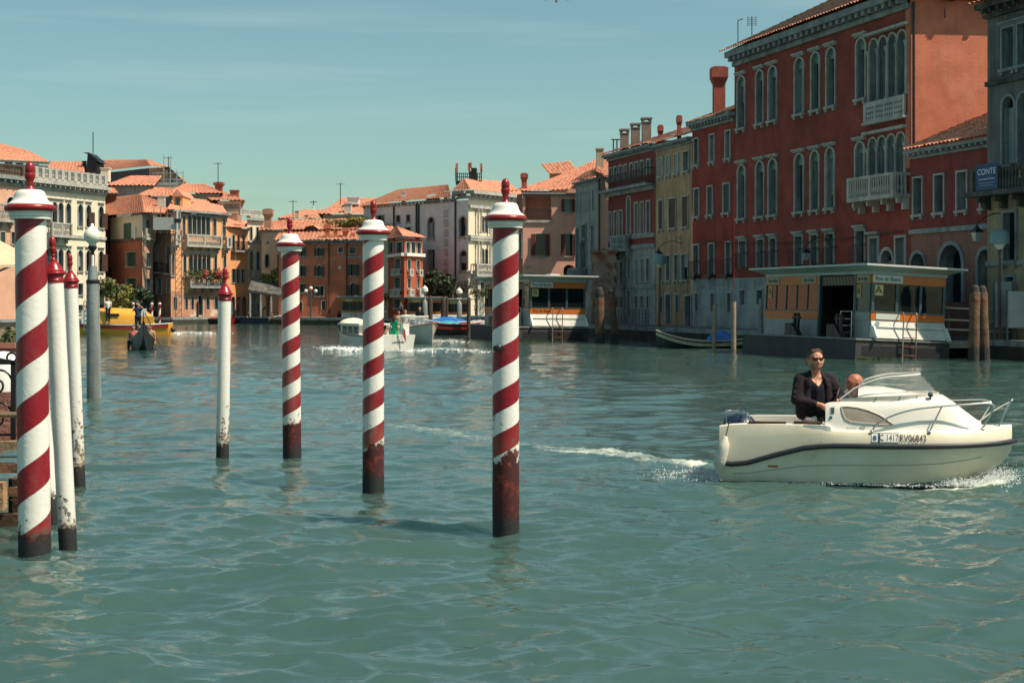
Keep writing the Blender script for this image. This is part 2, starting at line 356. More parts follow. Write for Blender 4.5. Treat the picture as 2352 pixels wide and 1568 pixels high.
    Hh = [((0, .034, 1.702), (0, .055, 1.68), .094, .092, 0), ((-.035, -.035, 1.762), (.04, -.04, 1.768), .022, .026, 0), ((-.035, .01, 1.772), (.04, .01, 1.778), .03, .032, 0),
          ((-.082, .03, 1.70), (-.085, .035, 1.655), .022, .014, 0), ((.082, .03, 1.70), (.085, .035, 1.655), .022, .014, 0), ((-.06, .085, 1.64), (.06, .085, 1.64), .04, .04, 0)]
    for k in range(16): x = -.07 + .14 * k / 15; Hh.append(((x * .8, -.045 + .006 * math.sin(k * 2), 1.79 - abs(x) * .45), (x * .8 + .008, -.066 + .005 * math.cos(k * 3), 1.772 - abs(x) * .4), .010, .007, 0))
    hair = grow('hair', Hh, .008, [HAIR], smooth=2)
    g = MB()
    for s in (-1, 1):
        ring = []
        for i in range(16):
            a = 2 * math.pi * i / 16; ca, sa = math.cos(a), math.sin(a)
            ring.append((s * .034 + .030 * math.copysign(abs(ca) ** .75, ca), 0, .022 * math.copysign(abs(sa) ** .8, sa)))
        f = [V((x, -.113 + abs(x) * .22, 1.676 + z)) for x, y, z in ring]; b = [p + V((0, .008, 0)) for p in f]
        g.loft([f, b], closed=True, caps=True)
        g.bar((s * .064, -.098, 1.684), (s * .099, -.01, 1.68), .006, .008); g.bar((s * .099, -.01, 1.68), (s * .1, .02, 1.668), .006, .007)
    g.bar((-.012, -.114, 1.682), (.012, -.114, 1.682), .006)
    glasses = g.mesh('sunglasses', mk('sunglass_lens', (.006, .006, .008), rough=.08, spec=.6), True, 40)
    for me in (body, hair, glasses):      # head a little larger
        n = len(me.vertices); c = np.empty(n * 3, np.float32); me.vertices.foreach_get('co', c); c = c.reshape(-1, 3); k = 1 + .13 * np.clip((c[:, 2] - 1.50) / .06, 0, 1)
        c[:, 0] *= k; c[:, 1] *= k; c[:, 2] = 1.5 + (c[:, 2] - 1.5) * np.where(c[:, 2] > 1.5, k, 1); me.vertices.foreach_set('co', c.ravel()); me.update()
    return body, jacket, hair, glasses
SKIP = skipper_meshes()
def bald_meshes():
    B = [((-.1, 0, .55), (.1, 0, .55), .13, .13, 2), ((0, 0, .58), (0, 0, .85), .15, .15, 1), ((-.16, .02, .97), (.16, .02, .97), .09, .09, 1), ((0, .02, .98), (0, .0, 1.1), .075, .065, 0),
         ((0, .015, 1.26), (0, .045, 1.255), .094, .096, 0), ((0, -.03, 1.23), (0, -.05, 1.17), .08, .058, 0), ((0, -.108, 1.21), (0, -.12, 1.185), .01, .015, 0),
         ((-.095, .02, 1.22), (-.095, .02, 1.19), .018, .014, 0), ((.095, .02, 1.22), (.095, .02, 1.19), .018, .014, 0)]
    for s in (-1, 1):
        B += [((s * .2, .02, .96), (s * .26, -.08, .7), .075, .05, 1), ((s * .26, -.08, .7), (s * .16, -.33, .72), .045, .034, 0), ((s * .16, -.33, .72), (s * .13, -.41, .74), .036, .03, 0),
              ((s * .1, 0, .55), (s * .12, -.42, .55), .1, .07, 2), ((s * .12, -.42, .55), (s * .12, -.4, .1), .065, .045, 2), ((s * .12, -.4, .1), (s * .12, -.53, .05), .045, .04, 3)]
    body = grow('body', B, .012, [SKIN_T, cloth('dark_shirt', (.03, .03, .04)), NAVY, cloth('shoe', (.03, .025, .02))], smooth=4)
    hair = grow('hair', [((-.06, .085, 1.20), (.06, .085, 1.20), .05, .05, 0), ((-.085, .04, 1.235), (-.08, .06, 1.2), .026, .03, 0), ((.085, .04, 1.235), (.08, .06, 1.2), .026, .03, 0), ((-.05, .1, 1.24), (.05, .1, 1.24), .045, .045, 0)], .012, [HAIR_G], smooth=2)
    return body, hair
BALD = bald_meshes()
# ------------------------------------------------------------------ houses: walls with real openings, windows as parts
def outline(w, h, arch):
    a = w / 2
    if arch is None: return [(-a, 0), (-a, h), (a, h), (a, 0)]
    if arch == 'round': sp = h - a; arc = [(-a * math.cos(math.pi * i / 10), sp + a * math.sin(math.pi * i / 10)) for i in range(11)]
    elif arch == 'point':
        rise = w * .866; sp = h - rise; L = [(a - w * math.cos(R(60) * i / 5), sp + w * math.sin(R(60) * i / 5)) for i in range(6)]; arc = L + [(-x, z) for x, z in L[-2::-1]]
    else:
        rise = w * .95; sp = h - rise; fr = [(1, 0), (1, .22), (.93, .42), (.76, .57), (.5, .68), (.28, .77), (.12, .87), (0, 1)]
        L = [(-a * x, sp + rise * t) for x, t in fr]; arc = L + [(-x, z) for x, z in L[-2::-1]]
    return [(-a, 0)] + arc + [(a, 0)]
MC = {}
def cached(key, fn):
    if key not in MC: MC[key] = fn()
    return MC[key]
def off_path(p, d):
    out = []
    for i, (x, z) in enumerate(p):
        t = []
        for j, k in ((i - 1, i), (i, i + 1)):
            if 0 <= j and k < len(p):
                dx, dz = p[k][0] - p[j][0], p[k][1] - p[j][1]; L = math.hypot(dx, dz)
                if L > 1e-6: t.append((-dz / L, dx / L))
        nx, nz = sum(a for a, b in t), sum(b for a, b in t); L = math.hypot(nx, nz) or 1; k = max(.5, L / len(t))
        out.append((x + nx / L * d / k, z + nz / L * d / k))
    return out
class House:
    def __init__(s, name, label, A, cat='house', group=None):
        s.o = Vector((A[0], A[1], 0)); s.root = thing(name, label, cat, s.o, 0, group)
    def rel(s, p): return Vector(p) - s.o
    def facade(s, A, B, top, base=0., mat=None, bands=None): return Facade(s, A, B, top, base, mat, bands)
    def plain(s, pts, top, mat, base=0., name='wall'):        # open run of plain walls
        mb = MB()
        for a, b in zip(pts[:-1], pts[1:]):
            mb.quad(s.rel((*a, base)), s.rel((*b, base)), s.rel((*b, top)), s.rel((*a, top)))
        return mb.obj(name, mat, s.root, fix=False)
    def poly(s, name, pts, mat, label=None):
        mb = MB(); mb.add([s.rel(p) for p in pts], [tuple(range(len(pts)))]); return mb.obj(name, mat, s.root, fix=False, label=label)
    def tiles(s, A, B, C, D, mat=None, per=.30, row=.42, name='roof'):
        A, B, C, D = [s.rel(p) for p in (A, B, C, D)]
        nc = max(3, int(max((B - A).length, (C - D).length) / per)); nr = max(2, int(max((D - A).length, (C - B).length) / row))
        N = (B - A).cross(D - A).normalized()
        if N.z < 0: N = -N
        us = np.arange(nc * 4 + 1) / (nc * 4); hs = np.array([0, .055, .075, .055])[np.arange(nc * 4 + 1) % 4] * (per / .3)
        vs = []; A_, B_, C_, D_, N_ = [np.array(v) for v in (A, B, C, D, N)]
        jit = rng.normal(0, .008, (nr, nc + 1)).repeat(4, axis=1)[:, :nc * 4 + 1]
        for r in range(nr):
            for t, lift in ((r / nr, .045), ((r + 1) / nr, .0)):
                a = A_ + (D_ - A_) * t; b = B_ + (C_ - B_) * t
                p = a[None] + (b - a)[None] * us[:, None] + N_[None] * (hs + lift + jit[r])[:, None]
                vs.append(p)
        V = np.concatenate(vs); k = nc * 4 + 1; fs = []
        i = np.arange((2 * nr - 1) * k).reshape(2 * nr - 1, k)[:, :-1].ravel()
        fs = np.stack([i, i + 1, i + k + 1, i + k], 1)
        me = bpy.data.meshes.new(name); me.vertices.add(len(V)); me.vertices.foreach_set('co', V.astype(np.float32).ravel())
        me.loops.add(fs.size); me.loops.foreach_set('vertex_index', fs.astype(np.int32).ravel())
        me.polygons.add(len(fs)); me.polygons.foreach_set('loop_start', np.arange(0, fs.size, 4, dtype=np.int32)); me.polygons.foreach_set('loop_total', np.full(len(fs), 4, np.int32))
        me.materials.append(mat or TILE); me.update(); me.validate()
        return link('roof_tiles', me, s.root, kind='stuff')
    def chimney(s, x, y, z0, z1, w, mat, cap='flare', d=None, pot=None):
        d = d or w; mb = MB(); o = s.rel((x, y, 0)); h = z1 - z0
        if cap == 'flare':
            mb.box(-w / 2, w / 2, -d / 2, d / 2, z0, z1 - h * .30)
            k = 1.45; a, b = z1 - h * .30, z1 - h * .18
            r0 = [(-w / 2, -d / 2, a), (w / 2, -d / 2, a), (w / 2, d / 2, a), (-w / 2, d / 2, a)]; r1 = [(p[0] * k, p[1] * k, b) for p in r0]; r2 = [(p[0], p[1], z1) for p in r1]
            mb.loft([r0, r1, r2], closed=True, caps=True); mb.box(-w * .5, w * .5, -d * .5, d * .5, z1, z1 + .08)
        elif cap == 'slab':
            mb.box(-w / 2, w / 2, -d / 2, d / 2, z0, z1 - .3); mb.box(-w * .62, w * .62, -d * .62, d * .62, z1 - .12, z1)
            for sx in (-1, 1):
                for sy in (-1, 1): mb.box(sx * w * .4 - .08, sx * w * .4 + .08, sy * d * .4 - .08, sy * d * .4 + .08, z1 - .3, z1 - .12)
            mb.box(-w * .56, w * .56, -d * .56, d * .56, z1 - .36, z1 - .298)
        else: mb.box(-w / 2, w / 2, -d / 2, d / 2, z0, z1); mb.box(-w * .6, w * .6, -d * .6, d * .6, z1, z1 + .1)
        return mb.obj('chimney', mat, s.root, (o.x, o.y, 0))
class Facade:
    def __init__(s, H, A, B, top, base, mat, bands):
        s.H = H; s.A = Vector((A[0], A[1])); s.B = Vector((B[0], B[1])); d = s.B - s.A; s.L = d.length; s.u = d / s.L
        s.rz = math.atan2(s.u.y, s.u.x); s.top = top; s.base = base; s.mat = mat; s.bands = bands or []; s.op = []
        s.loc0 = H.rel((A[0], A[1], 0))
    def loc(s, u, z, out=0.):
        n = Vector((s.u.y, -s.u.x)); p = s.loc0.xy + s.u * u + n * out; return (p.x, p.y, z)
    def uz(s, px, py=0.):
        tx = (px - CX) / F; det = s.u.x - tx * s.u.y
        t_s = (tx * s.A.y - s.A.x) / det; Y = s.A.y + s.u.y * t_s
        return t_s, CH + (HZ - py) / F * Y
    def part(s, name, mb, mat, u=0, z=0, out=0., smooth=False, kind=None, label=None):
        return mb.obj(name, mat, s.H.root, s.loc(u, z, out), s.rz, smooth, kind=kind, label=label)
    def window(s, u0, u1, z0, z1, arch=None, frame=STONE, fw=.12, sill=True, hood=False, glass=GLASS, depth=.22, shut=None, smat=None, mull=False, fan=None, name='window', bars=None):
        if u0 < .02 or u1 > s.L - .02: u0, u1 = max(u0, .03), min(u1, s.L - .03)
        if u1 - u0 < .1: return
        fw = round(fw * FW, 3); w, h = round(u1 - u0, 1), round(z1 - z0, 1); uc = (u0 + u1) / 2; u0, u1 = uc - w / 2, uc + w / 2; z1 = z0 + h
        if u0 < .005 or u1 > s.L - .005: return
        for (a, b, c, d, *_ ) in s.op:
            if u0 < b + .02 and u1 > a - .02 and z0 < d + .02 and z1 > c - .02: return
        s.op.append((u0, u1, z0, z1, arch, depth, bool(frame))); p = outline(w, h, arch)
        def pane(): return MB().add([(x, depth, z) for x, z in p], [tuple(range(len(p)))]).mesh('window', glass, fix=False)
        o = link(name, cached(('pane', w, h, arch, depth, glass.name), pane), s.H.root, s.loc(uc, z0), s.rz)
        def sub(nm, key, fn, mat): return link(nm, cached((nm, w, h, arch) + key + (mat.name,), lambda: fn().mesh(nm, mat)), o)
        rv = random.random()
        if glass is GLASS and name == 'window' and h > .7 and w > .35 and not shut:
            if rv < .22: o.data = cached(('pane', w, h, arch, depth, 'pale'), lambda: MB().add([(x, depth, z) for x, z in p], [tuple(range(len(p)))]).mesh('window', GLASS_L, fix=False))
            elif rv < .48:
                hb = h * random.choice((.35, .5, .65)); tp = h - (0 if arch is None else w * .5); sub('blind', (round(hb, 1), depth), lambda: MB().box(-w / 2 + .02, w / 2 - .02, depth - .06, depth - .04, max(.05, tp - hb), tp), LEAF if rv < .36 else SHUT_G)
            elif rv < .62: sub('inner_shutter', (depth,), lambda: MB().box(-w / 2 + .01, -w / 2 + .04, depth - .2, depth - .01, .05, (h - (0 if arch is None else w * .5)) * .98).box(-w / 2 + .05, -.02, depth - .035, depth - .015, .05, (h - (0 if arch is None else w * .5)) * .98), LEAF)
        if frame:
            def fr():
                q = off_path(p, fw); mb = MB(); f0 = [(x, -.07, z) for x, z in p]; f1 = [(x, -.07, z) for x, z in q]
                b0 = [(x, .06, z) for x, z in p]; b1 = [(x, .01, z) for x, z in q]; return mb.loft([b0, f0, f1, b1])
            sub('frame', (fw,), fr, frame)
        if sill: sub('sill', (fw,), lambda: MB().box(-w / 2 - fw * 1.4, w / 2 + fw * 1.4, -.06 - fw, .1, -.04 - fw, -.003).box(-w / 2 - fw * .6, -w / 2 + fw, -.03 - fw, .02, -.04 - 2.4 * fw, -.041 - fw).box(w / 2 - fw, w / 2 + fw * .6, -.03 - fw, .02, -.04 - 2.4 * fw, -.041 - fw), frame or STONE)
        if hood: sub('hood', (fw,), lambda: MB().box(-w / 2 - fw * 1.7, w / 2 + fw * 1.7, -.1 - fw, .02, h + fw * 1.75, h + fw * 2.7).box(-w / 2 - fw * 1.2, w / 2 + fw * 1.2, -.04 - fw * .8, .02, h + fw * 1.03, h + fw * 1.74), frame or STONE)
        if mull:
            def mu():
                mb = MB(); y = depth - .05; top = h * .97 if arch is None else h - w * .5
                mb.box(-.035, .035, y - .02, y + .02, .03, top)
                for k in range(1, 4): mb.box(-w / 2, w / 2, y - .015, y + .015, h * k / 4 - .02, h * k / 4 + .02) if h * k / 4 < top else None
                return mb
            sub('mullion', (depth,), mu, mull if not isinstance(mull, bool) else WHITE)
        if fan:
            def fn():
                sp = h - w / 2 - .12; pp = [(x, z) for x, z in p if z > sp]; pp = [(-w / 2, sp)] + pp + [(w / 2, sp)]
                return MB().add([(x, depth * .45, z) for x, z in pp] + [(x, depth * .45 + .04, z) for x, z in pp], [tuple(range(len(pp))), tuple(range(len(pp), 2 * len(pp)))] + [(i, i + 1, len(pp) + i + 1, len(pp) + i) for i in range(len(pp) - 1)])
            sub('fanlight', (depth,), fn, fan)
        if shut:
            sm = smat or SHUT_G; hh = h if arch is None else h - w * .35
            def leaf():
                mb = MB(); a = w / 2; mb.box(0, a, -.02, .02, .02, hh - .02)
                for k in range(1, int(hh / .14)): mb.box(.06, a - .06, -.035, -.021, k * .14 - .05, k * .14 + .03)
                return mb
            for sd in (-1, 1):
                L = sub('shutter', (), leaf, sm)
                if shut == 'open': L.location = (sd * (w / 2 + .02), -.11, 0); L.rotation_euler = (0, 0, 0 if sd > 0 else math.pi); L.location.y = -.11
                elif shut == 'ajar': L.location = (sd * (w / 2), -.08, 0); L.rotation_euler = (0, 0, R(-65) if sd > 0 else R(180 + 65))
                else: L.location = (sd * w / 2, .02, 0); L.rotation_euler = (0, 0, math.pi if sd > 0 else 0)
        if bars:
            def rail():
                mb = MB(); a = w / 2 + .15; H = .9
                mb.bar((-a, -.35, H), (a, -.35, H), .04); mb.bar((-a, -.35, .05), (a, -.35, .05), .03)
                for sx in (-a, a): mb.bar((sx, -.35, H), (sx, 0, H), .04); mb.bar((sx, -.35, .05), (sx, 0, .05), .03)
                n = int(2 * a / .13)
                for k in range(n + 1): x = -a + 2 * a * k / n; mb.bar((x, -.35, 0.05), (x, -.35, H), .018)
                return mb.box(-a, a, -.4, .0, -.15, -.003) if bars == 'slab' else mb
            sub('railing', (), rail, IRON)
        return o
    def rect(s, cr, x0, x1, y0, y1, **k):
        p0, p1 = cr(x0, y0), cr(x1, y1); pc = ((p0[0] + p1[0]) / 2)
        return s.window(s.uz(p0[0])[0], s.uz(p1[0])[0], s.uz(pc, p1[1])[1], s.uz(pc, p0[1])[1], **k)
    def row(s, cr, xs, y0, y1, width=None, **k):      # same heights for the whole row, taken from the first
        z0 = z1 = None
        for i, e in enumerate(xs):
            if isinstance(e, tuple): p0, p1 = cr(e[0], y0), cr(e[1], y1); ua, ub = s.uz(p0[0])[0], s.uz(p1[0])[0]; pc = (p0[0] + p1[0]) / 2
            else: pc = cr(e, y0)[0]; u = s.uz(pc)[0]; ua, ub = u - width / 2, u + width / 2
            if z0 is None: z0, z1 = s.uz(pc, cr(0, y1)[1])[1], s.uz(pc, cr(0, y0)[1])[1]
            s.window(ua, ub, z0, z1, **k)
        return z0, z1
    def zat(s, cr, cx, cy): p = cr(cx, cy); return s.uz(p[0], p[1])[1]
    def uat(s, cr, cx): return s.uz(cr(cx, 0)[0])[0]
    def done(s, name='wall'):
        us = sorted({0., s.L} | {a for o in s.op for a in o[:2]}); zs = sorted({s.base, s.top} | {a for o in s.op for a in o[2:4]} | {b[0] for b in s.bands})
        zs = [z for z in zs if s.base <= z <= s.top]
        mb = MB(); vi = {}
        def V(i, j):
            if (i, j) not in vi: vi[(i, j)] = len(mb.v); mb.v.append((us[i], 0, zs[j]))
            return vi[(i, j)]
        mats = [s.mat] + [b[1] for b in s.bands] + [STONE_G]
        for i in range(len(us) - 1):
            for j in range(len(zs) - 1):
                uc, zc = (us[i] + us[i + 1]) / 2, (zs[j] + zs[j + 1]) / 2
                if any(o[0] < uc < o[1] and o[2] < zc < o[3] for o in s.op): continue
                m = 0
                for k, b in enumerate(s.bands):
                    if zc < b[0]: m = k + 1
                mb.f.append((V(i, j), V(i + 1, j), V(i + 1, j + 1), V(i, j + 1))); mb.m.append(m)
        for u0, u1, z0, z1, arch, dp, fr_ in s.op:
            p = [((u0 + u1) / 2 + x, z0 + z) for x, z in outline(u1 - u0, z1 - z0, arch)]
            mm = 0
            for k, b in enumerate(s.bands):
                if (z0 + z1) / 2 < b[0]: mm = k + 1
            mb.cm = len(mats) - 1 if fr_ else mm
            mb.add([(x, 0, z) for x, z in p] + [(x, dp, z) for x, z in p], [(i, (i + 1) % len(p), len(p) + (i + 1) % len(p), len(p) + i) for i in range(len(p))])
            mb.cm = mm
            if arch:
                n = len(p); mid = n // 2; L = p[1:mid + 1]; Rr = p[mid:n - 1]
                mb.add([(u0, 0, z1)] + [(x, 0, z) for x, z in L], [(0, i + 1, i) for i in range(1, len(L))])
                mb.add([(u1, 0, z1)] + [(x, 0, z) for x, z in Rr], [(0, i + 1, i) for i in range(1, len(Rr))])
            mb.cm = 0
        return s.part(name, mb, mats)
    def cornice(s, z, h=.5, out=.45, mat=None, dent=.45, u0=0., u1=None, dw=.16, name='cornice'):
        u1 = u1 or s.L; mat = mat or STONE_G; mb = MB()
        mb.box(u0 - .1, u1 + .1, -out, .05, z + h * .6, z + h); mb.box(u0, u1, -out * .3, .02, z, z + h * .3)
        if dent:
            n = int((u1 - u0) / dent)
            for k in range(n): x = u0 + (k + .5) * (u1 - u0) / n; mb.box(x - dw / 2, x + dw / 2, -out * .85, 0, z + h * .31, z + h * .59)
        return s.part(name, mb, mat)
    def course(s, z, h=.2, out=.1, mat=None, u0=0., u1=None, name='string_course'):
        return s.part(name, MB().box(u0, u1 or s.L, -out, .01, z, z + h), mat or STONE)
    def balcony(s, u0, u1, z, h=1.0, out=.8, mat=None, solid=False, each=False, brackets=True, name='balcony', n=None):
        """slab, rail and balusters; balusters are children of their own when the photograph shows them"""
        mat = mat or STONE; w = u1 - u0; mb = MB(); a = w / 2
        mb.box(-a, a, -out, 0, -.2, 0); mb.box(-a, a, -out, -out + .18, h - .14, h)
        mb.box(-a, -a + .18, -out + .181, 0, h - .14, h); mb.box(a - .18, a, -out + .181, 0, h - .14, h)
        for x in (-a + .1, 0, a - .1) if w > 2.2 else (-a + .1, a - .1): mb.box(x - .1, x + .1, -out + .001, -out + .19, .001, h - .141)
        if brackets:
            k = max(2, int(w / 1.1))
            for i in range(k + 1): x = -a + .15 + (w - .3) * i / k; mb.box(x - .09, x + .09, -out * .7, 0, -.45, -.2); mb.box(x - .09, x + .09, -out * .35, 0, -.75, -.45)
        o = s.part(name, mb, mat, (u0 + u1) / 2, z)
        prof = [(.055, 0), (.055, .08), (.035, .1), (.075, .3 * h), (.03, .52 * h), (.05, .7 * h), (.055, h - .14)]
        pos = [(x, -out + .09) for x in np.arange(-a + .3, a - .25, .21)] + [(sx * (a - .09), y) for sx in (-1, 1) for y in np.arange(-out + .32, -.1, .21)]
        if each:
            me = cached(('bal', round(h, 2), mat.name), lambda: MB().lathe(prof, 8).mesh('baluster', mat, True, 40))
            for x, y in pos: link('baluster', me, o, (x, y, 0))
        else:
            m2 = MB()
            for x, y in pos: m2.lathe(prof, 6, (x, y, 0))
            m2.obj('balustrade', mat, o, kind='stuff')
        return o
    def ironbalcony(s, u0, u1, z, h=1.0, out=.7, slab=True):
        mb = MB(); n = max(3, int((u1 - u0) / .14))
        mb.bar((u0, -out, z + h), (u1, -out, z + h), .05); mb.bar((u0, -out, z + .08), (u1, -out, z + .08), .03); mb.bar((u0, -out, z + h * .8), (u1, -out, z + h * .8), .02)
        for x in (u0, u1): mb.bar((x, -out, z + h), (x, 0, z + h), .05); mb.bar((x, -out, z + .08), (x, 0, z + .08), .03)
        for k in range(n + 1): x = u0 + (u1 - u0) * k / n; mb.bar((x, -out, z), (x, -out, z + h), .022)
        for k in range(int(out / .14)): 
            for x in (u0, u1): mb.bar((x, -k * .14, z), (x, -k * .14, z + h), .022)
        o = s.part('balcony_railing', mb, IRON)
        if slab: s.part('balcony_slab', MB().box(u0 - .05, u1 + .05, -out - .05, 0, z - .18, z), STONE_G)
        return o
def crop(S0x, S0y, k): return lambda cx, cy: ((S0x + cx / k) / 1.6327, (S0y + cy / k) / 1.6327)
crA = crop(2700, 0, 1.742); crB = crop(2560, 800, 2.704); crC = crop(3200, 0, 1.742); crD = crop(3140, 800, 2.703); crE = crop(2260, 400, 1.704)
crF = crop(1900, 520, 1.961); crG = crop(1400, 600, 2.178); crH = crop(960, 700, 2.8); crI = crop(380, 560, 2.24); crJ = crop(0, 520, 3.267); crJ1 = crop(0, 500, 2.064)
crK = crop(1240, 1080, 3.794); crL = crop(280, 1060, 4.055)
def bank(px, off=0.):      # the right bank's house line recedes to one vanishing point
    Y = 88 * 1602 / (px - 88); p = Vector((gx(px, Y), Y)); return p + Vector((-.953, -.303)) * off
def bk(px, off):      # a point off the house line that is seen at column px
    a, b = 1000., 3200.
    for _ in range(40):
        m = (a + b) / 2; p = bank(m, off)
        if CX + F * p.x / p.y < px: a = m
        else: b = m
    return bank(a, off)
BD = Vector((-.303, .953)); BN = Vector((.953, .303))    # along the bank (away), into the bank

# ------------------------------------------------------------------ ground
quay_mat = mk('quay_stone', (.20, .19, .17), (.11, .105, .095), sc=1.1, rough=.85, bump=.4, bsc=5, streak=.4)
algae = mk('algae_wall', (.05, .055, .035), (.022, .026, .018), sc=1.5, rough=.8, bump=.5, bsc=7, streak=.5)
def slab(name, pts, z, edge=.35):
    n = len(pts); mb = MB(); mb.add([(x, y, z) for x, y in pts], [tuple(range(n))])
    o = mb.obj(name, quay_mat, fix=False); o['kind'] = 'structure'
    kb = MB()
    for i in range(n):
        a, b = Vector(pts[i]), Vector(pts[(i + 1) % n]); kb.quad((*a, -1.5), (*b, -1.5), (*b, z - .25), (*a, z - .25))
    kb.obj('quay_wall', algae, o, fix=False)
    k2 = MB()
    for i in range(n):
        a, b = Vector(pts[i]), Vector(pts[(i + 1) % n]); k2.quad((*a, z - .25), (*b, z - .25), (*b, z), (*a, z))
    k2.obj('quay_kerb', STONE_G, o, fix=False); return o
q0, q1, q2 = bank(2900, 1.6), bank(1420, 4.0), bank(1330, 2.0); q01, q02 = bank(1980, 1.8), bank(1760, 3.6)
slab('quay', [tuple(q0), tuple(q01), tuple(q02), tuple(q1), tuple(q2), (gx(1190, 109), 109), (gx(1190, 109) - 1, 190), (120, 190), (120, 20)], .8)
slab('quay_far', [(gx(1180, 153), 153), (gx(905, 143), 143), (gx(690, 150), 150), (gx(560, 158), 158), (gx(390, 151), 151), (gx(262, 152), 152), (gx(240, 149), 149), (gx(45, 136), 136), (gx(-330, 122), 122), (gx(-900, 122), 122), (gx(-900, 420), 420), (gx(1300, 420), 420), (gx(1180, 175), 175)], .7)

# ------------------------------------------------------------------ right bank
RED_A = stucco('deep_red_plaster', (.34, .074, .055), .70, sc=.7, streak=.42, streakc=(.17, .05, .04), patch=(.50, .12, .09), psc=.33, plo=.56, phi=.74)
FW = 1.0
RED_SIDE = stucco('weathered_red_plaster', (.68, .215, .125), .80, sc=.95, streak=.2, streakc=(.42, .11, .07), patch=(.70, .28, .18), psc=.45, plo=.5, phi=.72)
RED_B = stucco('dark_red_plaster', (.35, .066, .05), .7, streak=.45, streakc=(.14, .04, .035), patch=(.22, .05, .042), psc=.5, plo=.58, phi=.75)
RED_C = stucco('brick_red_plaster', (.27, .064, .053), .8)
BRICK = mk('brick_wall', (.27, .12, .09), (.36, .18, .14), sc=9, rough=.9, bump=.5, bsc=16, streak=.4, spec=.15)
YEL = stucco('ochre_plaster', (.50, .335, .20), .75, streak=.75, streakc=(.10, .07, .04))
GREYW = stucco('grey_plaster', (.36, .37, .34), .75, streak=.7, streakc=(.09, .09, .085))
PLINTH = stucco('stained_white_plinth', (.42, .44, .42), .72, sc=.7, streak=.45, patch=(.26, .27, .26), psc=.8)
PINK = stucco('pink_plaster', (.74, .38, .28), .9, streak=.15)
CREAM = stucco('cream_plaster', (.66, .52, .38), .86, streak=.15)
FAN = mk('pale_fanlight', (.20, .30, .26), (.15, .23, .20), sc=2, rough=.4)
LEAF = mk('grey_inner_shutter', (.30, .33, .33), (.24, .27, .27), sc=3, rough=.6)

# -- large palazzo
A2, B2 = bank(1687), bank(2090)
H2 = House('palazzo', 'tall dark red palazzo with arched windows and sunlit orange side wall', A2, 'palazzo')
f = H2.facade(A2, B2, 16.35, 0., RED_A, [(3.75, PLINTH)])
kw = dict(arch='round', hood=True, fan=FAN, depth=.34, fw=.11)
up = [(118, 165), (240, 284), (323, 370), (494, 546), (602, 650), (702, 752), (897, 950)]
f.row(crA, up, 505, 835, **kw)
f.row(crA, [(121, 166), (241, 286), (323, 371), (495, 545), (597, 647), (695, 748), (890, 945)], 1082, 1425, **kw)
for (x0, x1, y0, y1, yb) in ((978, 1224, 205, 590, 720), (973, 1216, 890, 1250, 1400)):
    ua, ub = f.uat(crA, x0), f.uat(crA, x1); zb = f.zat(crA, x0, y0 + 470 if y0 < 500 else 1290); zt = f.zat(crA, x0 + 40, y0 + 55 if y0 < 500 else 905)
    for k in range(4):
        w = (ub - ua) / 4; f.window(ua + w * k + .09, ua + w * (k + 1) - .09, zb, zt, arch='round', fan=FAN if y0 > 500 else None, depth=.4, fw=.085, sill=False, hood=False)
    f.part('loggia_cornice', MB().box(ua - .25, ub + .2, -.28, .02, zt + .22, zt + .36), STONE)
    for k in range(5):
        u = ua + (ub - ua) / 4 * k; f.part('column', MB().lathe([(.13, 0), (.13, .1), (.085, .14), (.075, (zt - zb) * .74), (.13, (zt - zb) * .8), (.14, (zt - zb) * .84)], 12), STONE_G if k % 2 else STONE, u, zb, .06, True)
    if y0 < 500:
        b = f.part('parapet', MB().box(ua - .12, ub + .1, -.30, -.16, zb - 1.0, zb - .02).box(ua - .2, ub + .15, -.36, .02, zb - 1.12, zb - 1.0), STONE)
        t = MB()
        for k in range(4):
            for i in range(4):
                for j in range(3): x = ua + .14 + (ub - ua) * (k + (i + .5) / 4.6) / 4; z = zb - .82 + j * .25; t.add([(x - .06, -.303, z), (x, -.303, z - .09), (x + .06, -.303, z), (x, -.303, z + .09)], [(0, 1, 2, 3)])
        f.part('parapet_piercing', t, STONE_D, kind='stuff')
    else: f.balcony(ua - .55, ub + .35, zb - .05, 1.0, .95, STONE, each=True)
f.row(crB, [(582, 643), (760, 824), (890, 952), (1146, 1216), (1303, 1370), (1458, 1532)], 290, 560, depth=.34, hood=True, fw=.11, sill=False, bars='bar')
f.rect(crB, 1765, 1845, 170, 500, depth=.34, hood=True, fw=.11, bars='bar'); f.rect(crB, 1900, 1985, 260, 500, depth=.34, hood=True)
f.rect(crD, 447, 565, 375, 560, arch='round', depth=.4, fw=.16, sill=False); f.rect(crD, 600, 690, 240, 520, depth=.34)
f.row(crB, [(585, 640), (757, 815)], 787, 920, fw=.1, depth=.25, sill=False)
f.row(crB, [(1010, 1070), (1240, 1300)], 760, 900, fw=.1, depth=.25, sill=False)
f.done(); zc = 16.3; f.cornice(zc, .85, .62, STONE_G, dent=.62, dw=.26)
f.part('corner_quoin', MB().box(f.L - .32, f.L + .02, -.05, .02, 8.7, 16.3), RED_SIDE)
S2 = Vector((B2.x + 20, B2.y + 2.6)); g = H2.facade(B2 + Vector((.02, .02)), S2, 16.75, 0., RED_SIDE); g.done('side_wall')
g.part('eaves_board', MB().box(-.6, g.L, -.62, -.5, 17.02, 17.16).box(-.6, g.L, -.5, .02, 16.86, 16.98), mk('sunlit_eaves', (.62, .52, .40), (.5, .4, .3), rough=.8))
for k in range(7): g.part('rafter_end', MB().box(1.9 + 1.75 * k, 2.12 + 1.75 * k, -.6, .02, 16.7, 16.85), DARKWOOD)
